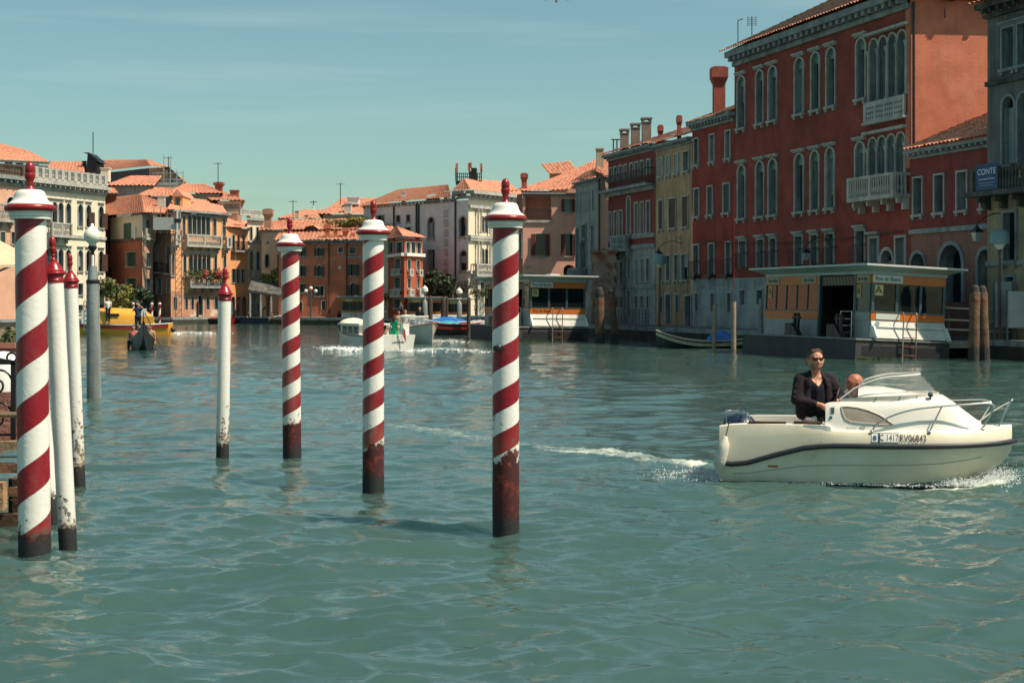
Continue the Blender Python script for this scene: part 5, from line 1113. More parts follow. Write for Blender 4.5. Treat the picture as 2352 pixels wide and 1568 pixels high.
    m = bpy.data.materials.new('canal_water'); m.use_nodes = True; N = m.node_tree.nodes; L = m.node_tree.links; b = N['Principled BSDF']; b.subsurface_method = 'BURLEY'; b.inputs['Subsurface Weight'].default_value = 1.0; b.inputs['Subsurface Radius'].default_value = (.6, 1., .8); b.inputs['Subsurface Scale'].default_value = .9
    b.inputs['Roughness'].default_value = .045; b.inputs['IOR'].default_value = 1.55; b.inputs['Specular IOR Level'].default_value = .5
    geo = N.new('ShaderNodeNewGeometry')
    def noise(sc, mapsc, det, rough=.55, rot=0.):
        mp = N.new('ShaderNodeMapping'); mp.inputs[3].default_value = mapsc; mp.inputs[2].default_value = (0, 0, rot); L.new(geo.outputs['Position'], mp.inputs[0])
        x = N.new('ShaderNodeTexNoise'); x.inputs['Scale'].default_value = sc; x.inputs['Detail'].default_value = det; x.inputs['Roughness'].default_value = rough; L.new(mp.outputs[0], x.inputs['Vector']); return x
    nb = noise(1.0, (3.4, 7.5, 1), 4, .55, R(9)); nb2 = noise(1.0, (.9, 2.0, 1), 2, .5, R(-6))
    ad = N.new('ShaderNodeMath'); ad.operation = 'MULTIPLY_ADD'; ad.inputs[1].default_value = 2.2; L.new(nb2.outputs[0], ad.inputs[0]); L.new(nb.outputs[0], ad.inputs[2])
    bp = N.new('ShaderNodeBump'); bp.inputs['Strength'].default_value = .3; bp.inputs['Distance'].default_value = .05; L.new(ad.outputs[0], bp.inputs['Height']); L.new(bp.outputs[0], b.inputs['Normal'])
    big = noise(.12, (1, 1, 1), 4); mixc = N.new('ShaderNodeMix'); mixc.data_type = 'RGBA'; L.new(big.outputs[0], mixc.inputs[0]); mixc.inputs[6].default_value = (.034, .082, .078, 1); mixc.inputs[7].default_value = (.047, .090, .072, 1)
    fa = N.new('ShaderNodeAttribute'); fa.attribute_name = 'foam'; fn = noise(1., (5.5, 9., 5), 7, .68)
    mu = N.new('ShaderNodeMath'); mu.operation = 'MULTIPLY_ADD'; mu.inputs[1].default_value = 1.22; L.new(fa.outputs['Fac'], mu.inputs[0]); sb = N.new('ShaderNodeMath'); sb.operation = 'SUBTRACT'; sb.inputs[1].default_value = 1.06; L.new(fn.outputs[0], sb.inputs[0]); L.new(sb.outputs[0], mu.inputs[2])
    rp = N.new('ShaderNodeValToRGB'); rp.color_ramp.elements[0].position = .0; rp.color_ramp.elements[1].position = .55; L.new(mu.outputs[0], rp.inputs[0])
    mf = N.new('ShaderNodeMix'); mf.data_type = 'RGBA'; L.new(rp.outputs[0], mf.inputs[0]); L.new(mixc.outputs[2], mf.inputs[6]); mf.inputs[7].default_value = (.62, .66, .56, 1)
    L.new(mf.outputs[2], b.inputs['Base Color'])
    rr = N.new('ShaderNodeMath'); rr.operation = 'MULTIPLY_ADD'; rr.inputs[1].default_value = .6; rr.inputs[2].default_value = .045; L.new(rp.outputs[0], rr.inputs[0]); L.new(rr.outputs[0], b.inputs['Roughness'])
    me.materials.append(m); o = link('water', me); o['kind'] = 'structure'; o['label'] = 'rippled green-blue canal water'
water()
# ------------------------------------------------------------------ mooring poles
def pole_mat(name, stripe, zt, r, period, phase, peel, rh, wl, seed, cream=(.78, .76, .70)):
    """paint with a spiral band, chipped towards the water, bare dark wood at the foot"""
    m = bpy.data.materials.new(name); m.use_nodes = True; n = m.node_tree.nodes; l = m.node_tree.links; b = n['Principled BSDF']
    tc = n.new('ShaderNodeTexCoord'); sp = n.new('ShaderNodeSeparateXYZ'); l.new(tc.outputs['Object'], sp.inputs[0])
    def M(op, a, b_=None, c_=None):
        x = n.new('ShaderNodeMath'); x.operation = op
        for i, v in enumerate((a, b_, c_)):
            if v is None: continue
            if isinstance(v, (int, float)): x.inputs[i].default_value = v
            else: l.new(v, x.inputs[i])
        return x.outputs[0]
    def noise(sc, det=6, rg=.6, msc=None):
        x = n.new('ShaderNodeTexNoise'); x.inputs['Scale'].default_value = sc; x.inputs['Detail'].default_value = det; x.inputs['Roughness'].default_value = rg
        mp = n.new('ShaderNodeMapping'); mp.inputs[1].default_value = (seed, seed * 1.7, 0); mp.inputs[3].default_value = msc or (1, 1, 1); l.new(tc.outputs['Object'], mp.inputs[0]); l.new(mp.outputs[0], x.inputs['Vector']); return x.outputs[0]
    def mix(f, a, bb):
        x = n.new('ShaderNodeMix'); x.data_type = 'RGBA'
        for s, v in ((0, f), (6, a), (7, bb)):
            if isinstance(v, tuple): x.inputs[s].default_value = (*v, 1)
            else: l.new(v, x.inputs[s])
        return x.outputs[2]
    def rampv(v, a, bb):
        x = n.new('ShaderNodeMapRange'); x.inputs[1].default_value = a; x.inputs[2].default_value = bb; l.new(v, x.inputs[0]); return x.outputs[0]
    z = sp.outputs[2]
    if stripe:
        ang = M('ARCTAN2', sp.outputs[0], M('MULTIPLY', sp.outputs[1], -1.))     # 0 towards the viewer, growing to the right
        wob = M('MULTIPLY', M('SUBTRACT', noise(3., 2), .5), .02)
        ph = M('FRACT', M('ADD', M('ADD', M('SUBTRACT', M('DIVIDE', z, period), M('DIVIDE', ang, 2 * math.pi)), phase), wob))
        col = mix(rampv(M('ABSOLUTE', M('SUBTRACT', ph, .5)), .243, .257), cream, (.235, .006, .014))
    else: col = mix(noise(2.), cream, tuple(x * .92 for x in cream))
    grime = rampv(noise(2.2, 6, .6, (1, 1, .25)), .5, .75); col = mix(M('MULTIPLY', grime, .25), col, (.32, .30, .24))
    hz = rampv(z, wl + peel, wl)                               # 1 near the waterline
    chips = rampv(M('ADD', noise(13., 8, .72), M('MULTIPLY', hz, .31)), .735, .75)
    col = mix(chips, col, mix(noise(9.), (.16, .15, .13), (.06, .05, .04)))
    yel = M('MULTIPLY', rampv(z, wl + peel * .55, wl + peel * .1), .55); col = mix(M('MULTIPLY', yel, rampv(noise(4.), .35, .65)), col, (.42, .29, .12))
    rust = rampv(M('ADD', noise(5.5, 8, .7), M('MULTIPLY', rampv(z, wl + rh * 1.4, wl + rh * .55), .62)), .80, .86)
    rcol = mix(rampv(noise(7., 6, .7), .53, .68), (.055, .008, .008), (.28, .042, .016)) if stripe else (.03, .026, .022)
    col = mix(rust, col, rcol)
    foot = rampv(M('ADD', z, M('MULTIPLY', M('SUBTRACT', noise(6., 6), .5), .26)), wl + .24, wl + .10); col = mix(foot, col, (.016, .017, .018))
    l.new(col, b.inputs['Base Color'])
    rg = M('ADD', M('MULTIPLY', M('MAXIMUM', rust, M('MAXIMUM', chips, foot)), .4), .33); l.new(rg, b.inputs['Roughness']); b.inputs['Specular IOR Level'].default_value = .45
    bp = n.new('ShaderNodeBump'); bp.inputs['Strength'].default_value = .35; bp.inputs['Distance'].default_value = .012; hgt = M('ADD', M('MULTIPLY', M('MAXIMUM', chips, rust), -1.), noise(22., 5)); l.new(hgt, bp.inputs['Height']); l.new(bp.outputs[0], b.inputs['Normal'])
    return m
CREAM_P = mk('cream_cap_paint', (.78, .76, .70), (.72, .70, .63), sc=5, rough=.4, bump=.06, bsc=25)
GRP = 'striped mooring poles in the water'
def mooring_pole(label, base, top, Yb, rpx, stripe=True, period=.456, phase=0., peel=1.2, seed=0., rh=.35):
    """base/top: pixel of the waterline centre and of the shaft's upper end (below the collar)"""
    b = at(base[0], base[1], Yb); b.z = 0; t = at(top[0], top[1], Yb); H = t.z; r = rpx * Yb / F
    lean = math.atan2(t.x - b.x, H)
    root = thing('mooring_pole', label, 'mooring pole', b, 0, GRP if stripe else 'white mooring poles with red caps'); root.rotation_euler = (0, lean, 0)
    L = H / math.cos(lean)
    m = pole_mat('pole_paint_%d' % int(base[0]), stripe, L, r, period, phase, peel, rh, 0., seed)
    rings = [(r * (1.03 if stripe else 1.0), -1.2)] + [(r * (1.0 + .012 * math.sin(k * 2.3 + seed) + (.03 if stripe else 0) * (1 - k / 14)), L * k / 14) for k in range(15)] + [(r * .98, L + .02)]
    MB().lathe(rings, 40).obj('shaft', m, root, smooth=True, sharp=60)
    def P(l): return [(a * r, L + z * r) for a, z in l]
    if stripe:
        MB().lathe(P([(1.0, -.02), (1.30, 0), (1.30, .14), (1.36, .20), (1.36, .50), (1.2, .52)]), 40).obj('collar', CREAM_P, root, smooth=True, sharp=35)
        MB().lathe(P([(1.2, .50)] + [(1.46 + .20 * math.cos(a), .72 + .21 * math.sin(a)) for a in np.linspace(-1.5, 1.5, 9)] + [(1.2, .94)]), 40).obj('rim', REDP, root, smooth=True)
        MB().lathe(P([(1.44, .94), (1.44, .99), (1.40, 1.03), (1.25, 1.12), (1.10, 1.28), (1.02, 1.48), (.97, 1.66), (.88, 1.82), (.72, 1.91), (.4, 1.94), (.0, 1.95)]), 40).obj('cap', CREAM_P, root, smooth=True, sharp=50)
        MB().lathe(P([(.36, 1.93), (.34, 1.98), (.24, 2.08), (.17, 2.25), (.20, 2.33), (.27, 2.37), (.27, 2.42), (.2, 2.46), (.22, 2.50), (.30, 2.66), (.345, 2.85), (.335, 2.98), (.285, 3.05), (.30, 3.09), (.325, 3.22), (.315, 3.40), (.27, 3.56), (.19, 3.69), (.09, 3.76), (0, 3.78)]), 32).obj('finial', REDP, root, smooth=True, sharp=60)
    else:
        MB().lathe(P([(1.0, -.02), (1.04, 0), (1.04, .28), (1.10, .32), (1.02, .42), (1.02, .78), (1.2, .9), (1.28, 1.0), (1.30, 1.12), (1.24, 1.22), (1.1, 1.26), (1.12, 1.36), (1.0, 1.5), (.86, 1.75), (.74, 2.0), (.56, 2.25), (.40, 2.4), (.42, 2.5), (.30, 2.56)]), 36).obj('cap', REDP, root, smooth=True, sharp=45)
        MB().lathe(P([(.34, 2.52), (.34, 2.66), (.22, 2.80), (.19, 3.0), (.30, 3.1), (.30, 3.18), (.22, 3.24), (.36, 3.5), (.42, 3.78), (.40, 4.0), (.33, 4.1), (.37, 4.2), (.40, 4.5), (.37, 4.85), (.26, 5.12), (.12, 5.28), (0, 5.32)]), 28).obj('finial', REDP, root, smooth=True, sharp=60)
    return root
p = mooring_pole('tallest striped pole in front of the wooden landing at the left edge', (80, 1268), (70, 504), 14.25, 35.2, period=.627, phase=.876, peel=.55, seed=1.3, rh=.20)
p = mooring_pole('striped pole nearest the middle with heavily peeled rusty foot', (1162, 1221), (1161, 524), 15.5, 30.2, period=.445, phase=.835, peel=2.0, seed=4.1, rh=.85)
o = MB().lathe([(.02, 0), (.035, .01), (.035, .05), (.02, .06)], 10).obj('bolt', IRON, p, (-.075, -.125, 1.93)); o.rotation_euler = (R(90), 0, 0)
MB().box(-.05, .05, -.03, .03, -.02, .03).obj('bracket', IRON, p, (-.08, -.135, 1.92))
mooring_pole('striped pole second from the middle, left of the white water taxi', (857.5, 1117), (857.5, 552), 19.3, 24.2, period=.443, phase=.502, peel=1.5, seed=7.7, rh=.55)
mooring_pole('striped pole beside the plain white pole', (671, 1045), (666, 577), 23.2, 20.6, period=.455, phase=.278, peel=1.2, seed=2.2, rh=.5)
mooring_pole('plain white pole with red cap standing alone in open water', (511, 1055), (516, 691), 22.6, 14.6, False, peel=1.5, seed=9.1, rh=.24)
mooring_pole('leaning white pole with red cap close behind the tallest striped pole', (156, 1252), (125, 650), 14.7, 20.4, False, peel=.9, seed=5.5, rh=.18)
mooring_pole('white pole with red cap rearmost of the left cluster', (181, 1117), (163, 662), 19.3, 15.2, False, peel=2.0, seed=3.4, rh=.3)
mooring_pole('white pole mostly hidden behind the tallest striped pole', (119, 1192), (63, 553), 16.4, 17.5, False, peel=.7, seed=6.2, rh=.3)
# grey lamp pile
b = at(216, 911, 37.3); b.z = 0
LP = thing('lamp_pile', 'grey pile with white globe lamp standing left in the canal', 'lamp post', b, 0, 'globe lamps on piles'); k = 37.3 / F
GP = mk('grey_pile_paint', (.26, .29, .28), (.20, .225, .22), sc=3, rough=.6, bump=.3, bsc=20, streak=.8, streakc=(.05, .05, .045))
zt = at(0, 611, 37.3).z
MB().lathe([(16.6 * k, -1.2), (16.5 * k, 0), (14.2 * k, zt - .4), (12.4 * k, zt - .38), (9.5 * k, zt)], 24).obj('pile', GP, LP, smooth=True, sharp=30); LP.rotation_euler = (0, R(-.6), 0)
MB().lathe([(14.8 * k, zt - .44), (15.2 * k, zt - .43), (15.2 * k, zt - .36), (13 * k, zt - .34)], 24).obj('band', IRON, LP, smooth=True)
MB().lathe([(3.6 * k, zt - .02), (3.4 * k, zt + .30)], 12).obj('stem', WHITE, LP)
MB().lathe([(3.5 * k, zt + .28), (4 * k, zt + .36), (9.5 * k, zt + .44), (10 * k, zt + .50), (8 * k, zt + .51)], 20).obj('lamp_holder', IRON, LP, smooth=True, sharp=40)
OPAL = mk('opal_glass', (.80, .78, .68), (.76, .74, .64), sc=2, rough=.25, spec=.5)
MB().lathe([(8 * k, zt + .5)] + [(19.5 * k * math.cos(t), zt + .76 + 19 * k * math.sin(t)) for t in np.linspace(-1.1, .75, 10)] + [(12 * k, zt + .93), (8 * k, zt + .97), (4 * k, zt + 1.0), (3.4 * k, zt + 1.06), (0, zt + 1.08)], 28).obj('globe', OPAL, LP, smooth=True, sharp=60)
mb = MB()
for j in range(6): mb.tube([(-15.5 * k, -.02, zt - .9 - j * .12 + .1 * math.cos(a)) if False else (-16.5 * k + .05 * math.sin(a), -.03, zt - .95 - j * .12 + .07 * math.cos(a)) for a in np.linspace(0, 6.28, 9)], .012, 5, False)
mb.obj('chain', STEEL, LP)

# ------------------------------------------------------------------ wooden landing at the left edge
DK = thing('wooden_landing', 'weathered wooden landing stage with beams behind the tallest striped pole', 'landing stage', (gx(42, 15.55), 16.4, 0))
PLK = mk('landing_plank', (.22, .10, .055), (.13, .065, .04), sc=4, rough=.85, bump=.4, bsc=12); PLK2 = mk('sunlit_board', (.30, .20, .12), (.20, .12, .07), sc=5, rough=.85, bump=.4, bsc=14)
def zk(py, Y=15.6): return CH + (HZ - py) / F * Y
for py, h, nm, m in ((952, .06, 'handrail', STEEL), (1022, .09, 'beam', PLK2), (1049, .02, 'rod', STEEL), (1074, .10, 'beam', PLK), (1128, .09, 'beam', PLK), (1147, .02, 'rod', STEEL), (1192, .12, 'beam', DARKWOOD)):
    z = zk(py)
    if m is STEEL: MB().tube([(-5, -.8, z), (.02, -.8, z)], h / 2, 8).obj(nm, mk('old_brass', (.36, .26, .15), rough=.4, metal=.6), DK, smooth=True)
    else: MB().box(-5, .03, -.85, -.72, z - h / 2, z + h / 2).obj(nm, m, DK)
MB().box(-5, -1.3, -.7, 3, zk(1100) - .04, zk(1100)).obj('deck', PLK, DK)
for k, (x, y) in enumerate(((-.12, -.5), (-1.2, 1.5), (-1.6, -.5), (-1.6, 1.5), (-3.2, -.5))): MB().lathe([(.11, -1.2), (.10, zk(1105))], 10).obj('leg', DARKWOOD, DK, (x, y, 0))
MB().box(-5, -.0, -.6, -.55, -.6, zk(1200)).obj('skirt_board', STONE_D, DK)
MB().box(-5, -.11, -1.0, -.86, zk(1166), zk(1103)).obj('fender_beam', mk('end_grain', (.40, .24, .12), (.22, .12, .06), sc=6, rough=.9, bump=.5, bsc=20), DK)
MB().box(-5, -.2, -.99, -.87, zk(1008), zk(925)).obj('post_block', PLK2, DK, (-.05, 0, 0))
# iron scroll railing on it
IR = thing('iron_railing', 'black wrought iron scroll railing on the wooden landing', 'railing', (gx(37, 17), 17, zk(1010, 17)))
mb = MB(); H = zk(832, 17) - zk(1010, 17); mb.bar((-.03, 0, -.05), (-.03, 0, H), .05); mb.bar((-3, 0, H), (0, 0, H), .05); mb.bar((-3, 0, .06), (0, 0, .06), .03); mb.tube([(-.05 - .055 * math.cos(a) , 0, H + .055 + .055 * math.sin(a)) for a in np.linspace(-1.2, 4, 12)], .014, 6)
mb.tube([(-.06 - .5 * t, 0, H + .02 + .16 * t * t * 2) for t in np.linspace(0, .7, 7)], .014, 6)
mb.obj('frame', IRON, IR)
for k in range(4):
    mb = MB(); cx = -.2 - .34 * (k // 2); cz = H * (.30 if k % 2 else .72)
    mb.tube([(cx + (.16 - .018 * a) * math.cos(a), 0, cz + (.19 - .02 * a) * math.sin(a)) for a in np.linspace(0, 7.5, 36)], .013, 6); mb.obj('scroll', IRON, IR)
# terrace behind with brick planter
TR = thing('brick_planter', 'low brick planter with reed screen behind the iron railing', 'planter', (gx(40, 19), 19, 0)); MB().box(-4, -.05, 0, .5, .6, zk(800, 19)).obj('brickwork', BRICK, TR); MB().box(-4, -.02, -.03, .53, zk(800, 19) + .002, zk(787, 19)).obj('coping', mk('pink_coping', (.42, .17, .12), rough=.8), TR)
mb = MB()
for k in range(60): x = -.08 - k * .045; mb.bar((x, .2, zk(787, 19)), (x + rng.uniform(-.02, .02), .2, zk(760, 19) - .05 + rng.uniform(0, .1) + k * .004), .03)
mb.obj('reed_screen', mk('reed', (.42, .36, .26), (.3, .25, .17), sc=8, rough=.9), TR, kind='stuff')
mb = MB(); leafblob(mb, (-.12, .1, zk(772, 19)), .14, 26, .05); mb.obj('sprig', MATS['leaves_mid'], TR, kind='stuff')
ST = thing('terrace', 'stone terrace on the left bank behind the landing', 'terrace', (gx(40, 19.6), 19.6, 0)); MB().box(-9, -2.6, .1, 8, -1, .85).obj('slab', quay_mat, ST)
WR = thing('white_dinghy_cover', 'rounded white cover glimpsed behind the iron railing', 'cover', (gx(8, 18), 18, zk(840, 18))); MB().lathe([(.30, -.3), (.28, 0), (.2, .12), (.08, .17), (0, .18)], 20).obj('cover', WHITE, WR, smooth=True)
# awning
AW = thing('beige_awning', 'beige fringed awning at the left edge', 'awning', (gx(36, 24), 24, 0)); CAN = mk('beige_canvas', (.62, .47, .30), (.55, .41, .26), sc=3, rough=.85, bump=.1)
def za(py): return CH + (HZ - py) / F * 24
px = 24 / F
def apt(x, y, dy=0): return ((x - 36) * px, dy, za(y))
MB().add([apt(-150, 505, 1.5), apt(-150, 520, -1), apt(35, 612, -1), apt(36, 600, 1.5), apt(-150, 512, 1.5), apt(-150, 527, -1), apt(35, 618, -1), apt(36, 606, 1.5)], [(0, 1, 2, 3), (7, 6, 5, 4), (1, 5, 6, 2), (2, 6, 7, 3)]).obj('canopy', CAN, AW)
MB().add([apt(-150, 560, -1.02), apt(20, 622, -1.02), apt(34, 608, -1.02), apt(-150, 520, -1.02)], [(0, 1, 2, 3)]).obj('front_flap', CAN, AW)
MB().add([apt(-150, 690, -.9), apt(34, 620, -.9), apt(34, 655, -.9), apt(16, 678, -.9), apt(8, 670, -.9), apt(-20, 690, -.9), apt(-150, 740, -.9)], [(0, 1, 2, 3, 4, 5, 6)]).obj('side_flap', CAN, AW)
mb = MB()
for k in range(60): x = -150 + k * 3.05; yb = 688 + (22 - x) * .10 if x < 10 else 690 - (x - 10) * .8; mb.bar(apt(x, yb - 18, -.88), apt(x + .6, yb, -.88), .018)
mb.obj('fringe', mk('fringe', (.66, .56, .44), (.55, .44, .32), sc=9, rough=.9), AW, kind='stuff'); MB().tube([apt(-60, 640, .3), apt(34, 600, .3)], .02, 6).obj('arm', STEEL, AW)
# ------------------------------------------------------------------ the near motorboat
GEL = mk('white_gelcoat', (.80, .77, .69), (.76, .72, .63), sc=1.6, rough=.28, spec=.5, coat=.15, patch=(.62, .57, .46), psc=1.3, plo=.60, phi=.78)
GEL_H = mk('stained_hull_gelcoat', (.78, .71, .56), (.71, .63, .48), sc=1.8, rough=.32, spec=.5, patch=(.44, .38, .28), psc=2.0, plo=.62, phi=.80, streak=.12, streakc=(.35, .28, .2))
NAVYR = mk('navy_rubrail', (.012, .015, .024), (.02, .022, .03), sc=6, rough=.45)
bo = wat(1985, 1098); BT = thing('motorboat', 'small cream white cabin motorboat with navy rub rail heading right', 'motorboat', bo, R(-14)); BT.rotation_euler = (0, 0, R(-14)); BT.scale = (.93, .95, .955)
X0 = -2.03
ST = [ # x, keel z, chine (y,z), rub (y,z), sheer (y,z)
 (0.00, -.16, .74, -.02, .83, .27, .78, .76), (.18, -.16, .75, -.02, .845, .245, .81, .79), (.40, -.16, .76, -.02, .855, .27, .82, .805), (.80, -.16, .77, -.02, .865, .39, .83, .81), (1.20, -.16, .77, -.02, .87, .495, .835, .81), (1.45, -.16, .77, -.02, .87, .525, .835, .80),
 (1.62, -.16, .765, -.02, .87, .535, .83, .735), (2.0, -.16, .75, -.01, .87, .54, .82, .725), (2.4, -.15, .70, 0., .85, .542, .79, .725), (2.8, -.14, .62, .02, .80, .545, .735, .73), (3.1, -.12, .53, .05, .735, .55, .665, .74), (3.4, -.07, .40, .12, .63, .556, .56, .75), (3.65, .02, .26, .21, .50, .563, .435, .76), (3.85, .17, .14, .32, .36, .57, .30, .77), (4.0, .33, .055, .43, .21, .578, .165, .778), (4.08, .45, .02, .50, .10, .584, .07, .783)]
def hull_rings(sd):
    out = []
    for x, kz, cy, cz, ry, rz, sy, sz in ST:
        r = [(x, 0, kz), (x, cy * .5, kz * .62 + cz * .38), (x, cy, cz)]
        for t in (.25, .5, .75): y = cy + (ry - cy) * (t ** .8); r.append((x, y, cz + (rz - .03 - cz) * t))
        r += [(x, ry - .012, rz - .03), (x, ry - .012, rz + .03)]
        for t in (.3, .6, .85): r.append((x, ry - .012 + (sy - ry + .012) * t ** 1.6, rz + .03 + (sz - .015 - rz - .03) * t))
        r.append((x, sy - .015, sz)); out.append([(a + X0, b * sd, c) for a, b, c in r])
    return out
mb = MB()
for sd in (-1, 1): mb.loft(hull_rings(sd))
n = len(hull_rings(1)[0]); a, b = hull_rings(-1)[0], hull_rings(1)[0]; mb.add(a + b[::-1], [tuple(range(2 * n))])
mb.obj('hull', GEL_H, BT, smooth=True, sharp=38)
mb = MB()
for sd in (-1, 1): mb.tube([(x + X0, (ry + .004) * sd, rz) for x, kz, cy, cz, ry, rz, sy, sz in ST] + [(4.13 + X0, 0, .588)], [.036] * len(ST) + [.036], 10)
mb.obj('rub_rail', NAVYR, BT, smooth=True)
mb = MB()
for sd in (-1, 1):
    mb.loft([[(x + X0, (cy + .003) * sd, cz - .008), (x + X0, (cy * 1.012 + .003) * sd, cz + .035)] for x, kz, cy, cz, *_ in ST[:11]])
mb.obj('boot_stripe', NAVYR, BT)
mb = MB()
for sd in (-1, 1): mb.tube([(x + X0, (cy + (ry - cy) * .63 + .0035) * sd, cz + (rz - .03 - cz) * .55) for x, kz, cy, cz, ry, rz, sy, sz in ST[1:13]], .006, 5)
mb.obj('hull_groove', mk('hull_line', (.42, .40, .33), rough=.5), BT)
# foredeck and side decks, cockpit
mb = MB(); S2 = [s for s in ST if s[0] >= 1.45]
for sd in (-1, 1): mb.loft([[(s[0] + X0, 0, s[7] + .03), (s[0] + X0, s[6] * .5 * sd, s[7] + .022), (s[0] + X0, (s[6] - .015) * sd, s[7])] for s in S2])
mb.obj('foredeck', GEL, BT, smooth=True, sharp=40)
mb = MB(); S3 = [s for s in ST if s[0] <= 1.62]
for sd in (-1, 1):
    mb.loft([[(s[0] + X0, (s[6] - .015) * sd, s[7]), (s[0] + X0, (s[6] - .05) * sd, s[7] + .015), (s[0] + X0, (s[6] - .16) * sd, s[7] + .008), (s[0] + X0, (s[6] - .19) * sd, .12)] for s in S3])
mb.box(X0, X0 + .10, -.76, .76, .30, .74); mb.box(X0 + .02, X0 + 2.0, -.68, .68, .0, .04); mb.box(X0 + .1, X0 + .45, -.66, .66, .12, .46)
mb.obj('cockpit', GEL, BT, smooth=True, sharp=30)
# gunwale step moulding in front of the cockpit
mb = MB()
for sd in (-1, 1): mb.loft([[(x + X0, (.838 + o) * sd, z0) , (x + X0, (.838 + o) * sd, z1), (x + X0, .60 * sd, z1 + .01)] for x, o, z0, z1 in ((1.20, -.01, .795, .812), (1.32, .0, .70, .815), (1.5, .0, .70, .81), (1.57, -.005, .70, .80), (1.60, -.03, .70, .72))])
mb.obj('gunwale_step', GEL, BT, smooth=True, sharp=40)
# cabin: rounded loft with sloping nose
CB = [(1.50, .765, .66, 1.105), (1.56, .77, .67, 1.125), (1.75, .765, .665, 1.135), (2.1, .75, .64, 1.15), (2.5, .70, .59, 1.17), (2.8, .645, .53, 1.185), (3.02, .59, .47, 1.19), (3.14, .55, .42, 1.17), (3.28, .49, .36, 1.08), (3.42, .41, .29, .97), (3.56, .32, .21, .865), (3.66, .24, .14, .80)]
def cab(x, wb, wt, zt):
    zb = np.interp(x, [s[0] for s in ST], [s[7] for s in ST]) - .01
    r = [(0, zt + .035), (wt * .4, zt + .03), (wt * .75, zt + .018), (wt * .93, zt - .005)]
    for t in (.12, .3, .5, .7, .88): r.append((wt + (wb - wt) * (t ** .9) + .01 * math.sin(t * 3.14), zt - .03 - (zt - .03 - zb) * t))
    r.append((wb + .006, zb + .02)); r.append((wb + .02, zb)); return r
mb = MB()
for sd in (-1, 1): mb.loft([[(x + X0, y * sd, z) for y, z in (cab(x, wb, wt, zt) if x > 1.95 else cab(x, wb, wt, zt)[3:])] for x, wb, wt, zt in CB if x > 1.95])
mb.obj('cabin', GEL, BT, smooth=True, sharp=42)
for sd in (-1, 1):   # open helm well: side coamings with inner faces
    mb = MB(); mb.loft([[(x + X0, y * sd, z) for y, z in [((wt * .93 - .09), .2), (wt * .93 - .09, zt - .02)] + cab(x, wb, wt, zt)[3:]] for x, wb, wt, zt in CB if x < 2.2])
    x, wb, wt, zt = CB[0]; q = cab(x, wb, wt, zt)[3:]; mb.add([(x + X0, y * sd, z) for y, z in q] + [(x + X0, (wt * .93 - .09) * sd, .7), (x + X0, (wt * .93 - .09) * sd, zt - .02)], [tuple(range(len(q) + 2))])
    mb.obj('coaming', GEL, BT, smooth=True, sharp=42)
# dashboard hump under the screen
mb = MB(); mb.loft([[(x + X0, w * math.cos(t), zb + (zt - zb) * math.sin(t) ** .6) for t in np.linspace(0, math.pi, 15)] for x, w, zb, zt in ((1.93, .56, 1.0, 1.10), (1.95, .55, 1.1, 1.29), (2.05, .54, 1.1, 1.315), (2.3, .52, 1.1, 1.31), (2.55, .48, 1.12, 1.27), (2.8, .40, 1.14, 1.22), (3.0, .30, 1.16, 1.18))], caps=True); mb.obj('dashboard', GEL, BT, smooth=True, sharp=50)
# windscreen
def scr(t):   # t -1..1 around the plan curve
    a = abs(t) * math.pi / 2; sg = 1 if t > 0 else -1
    bx = 1.70 + 1.38 * math.cos(a) ** .62 if abs(t) < .999 else 1.70; by = .60 * math.sin(a) ** .9 * sg
    k = max(0., min(1., (bx - 1.70) / .9)); hgt = .02 + .265 * math.sin(k * math.pi / 2) ** .8; zb = float(np.interp(bx, [1.5, 2.1, 3.02], [1.12, 1.17, 1.215]))
    rk = .10 + .17 * (math.cos(a) ** 2); return Vector((bx + X0, by, zb)), Vector((bx - rk * hgt / .295 + X0, by * (1 - .13 * hgt / .29), zb + hgt))
ts = np.linspace(-1, 1, 49); ws = [scr(t) for t in ts]
WG = mk('windscreen_acrylic', (.55, .60, .58), rough=.04, spec=.6, alpha=.12)
mb = MB(); mb.loft([[b, b.lerp(c, .5) + Vector((.012, 0, .0)), c] for b, c in ws]); wso = mb.obj('windscreen', WG, BT, smooth=True, sharp=80)
MB().tube([c for b, c in ws], .011, 6).obj('screen_frame', WHITE, wso, smooth=True)
mb = MB(); mb.loft([[b + Vector((0, 0, -.03)) * 1 + Vector((.0, .012 * (1 if b.y > 0 else -1), 0)), b + Vector((0, .012 * (1 if b.y > 0 else -1), .03))] for b, c in ws]); mb.obj('screen_base', mk('screen_base', (.58, .55, .47), rough=.4), wso)
mb = MB()
for k in range(3, 46, 4): mb.sphere(ws[k][0] + Vector((0, .016 * (1 if ws[k][0].y > 0 else -1), .005)), .012, 6)
mb.obj('screen_bolts', STEEL, wso)
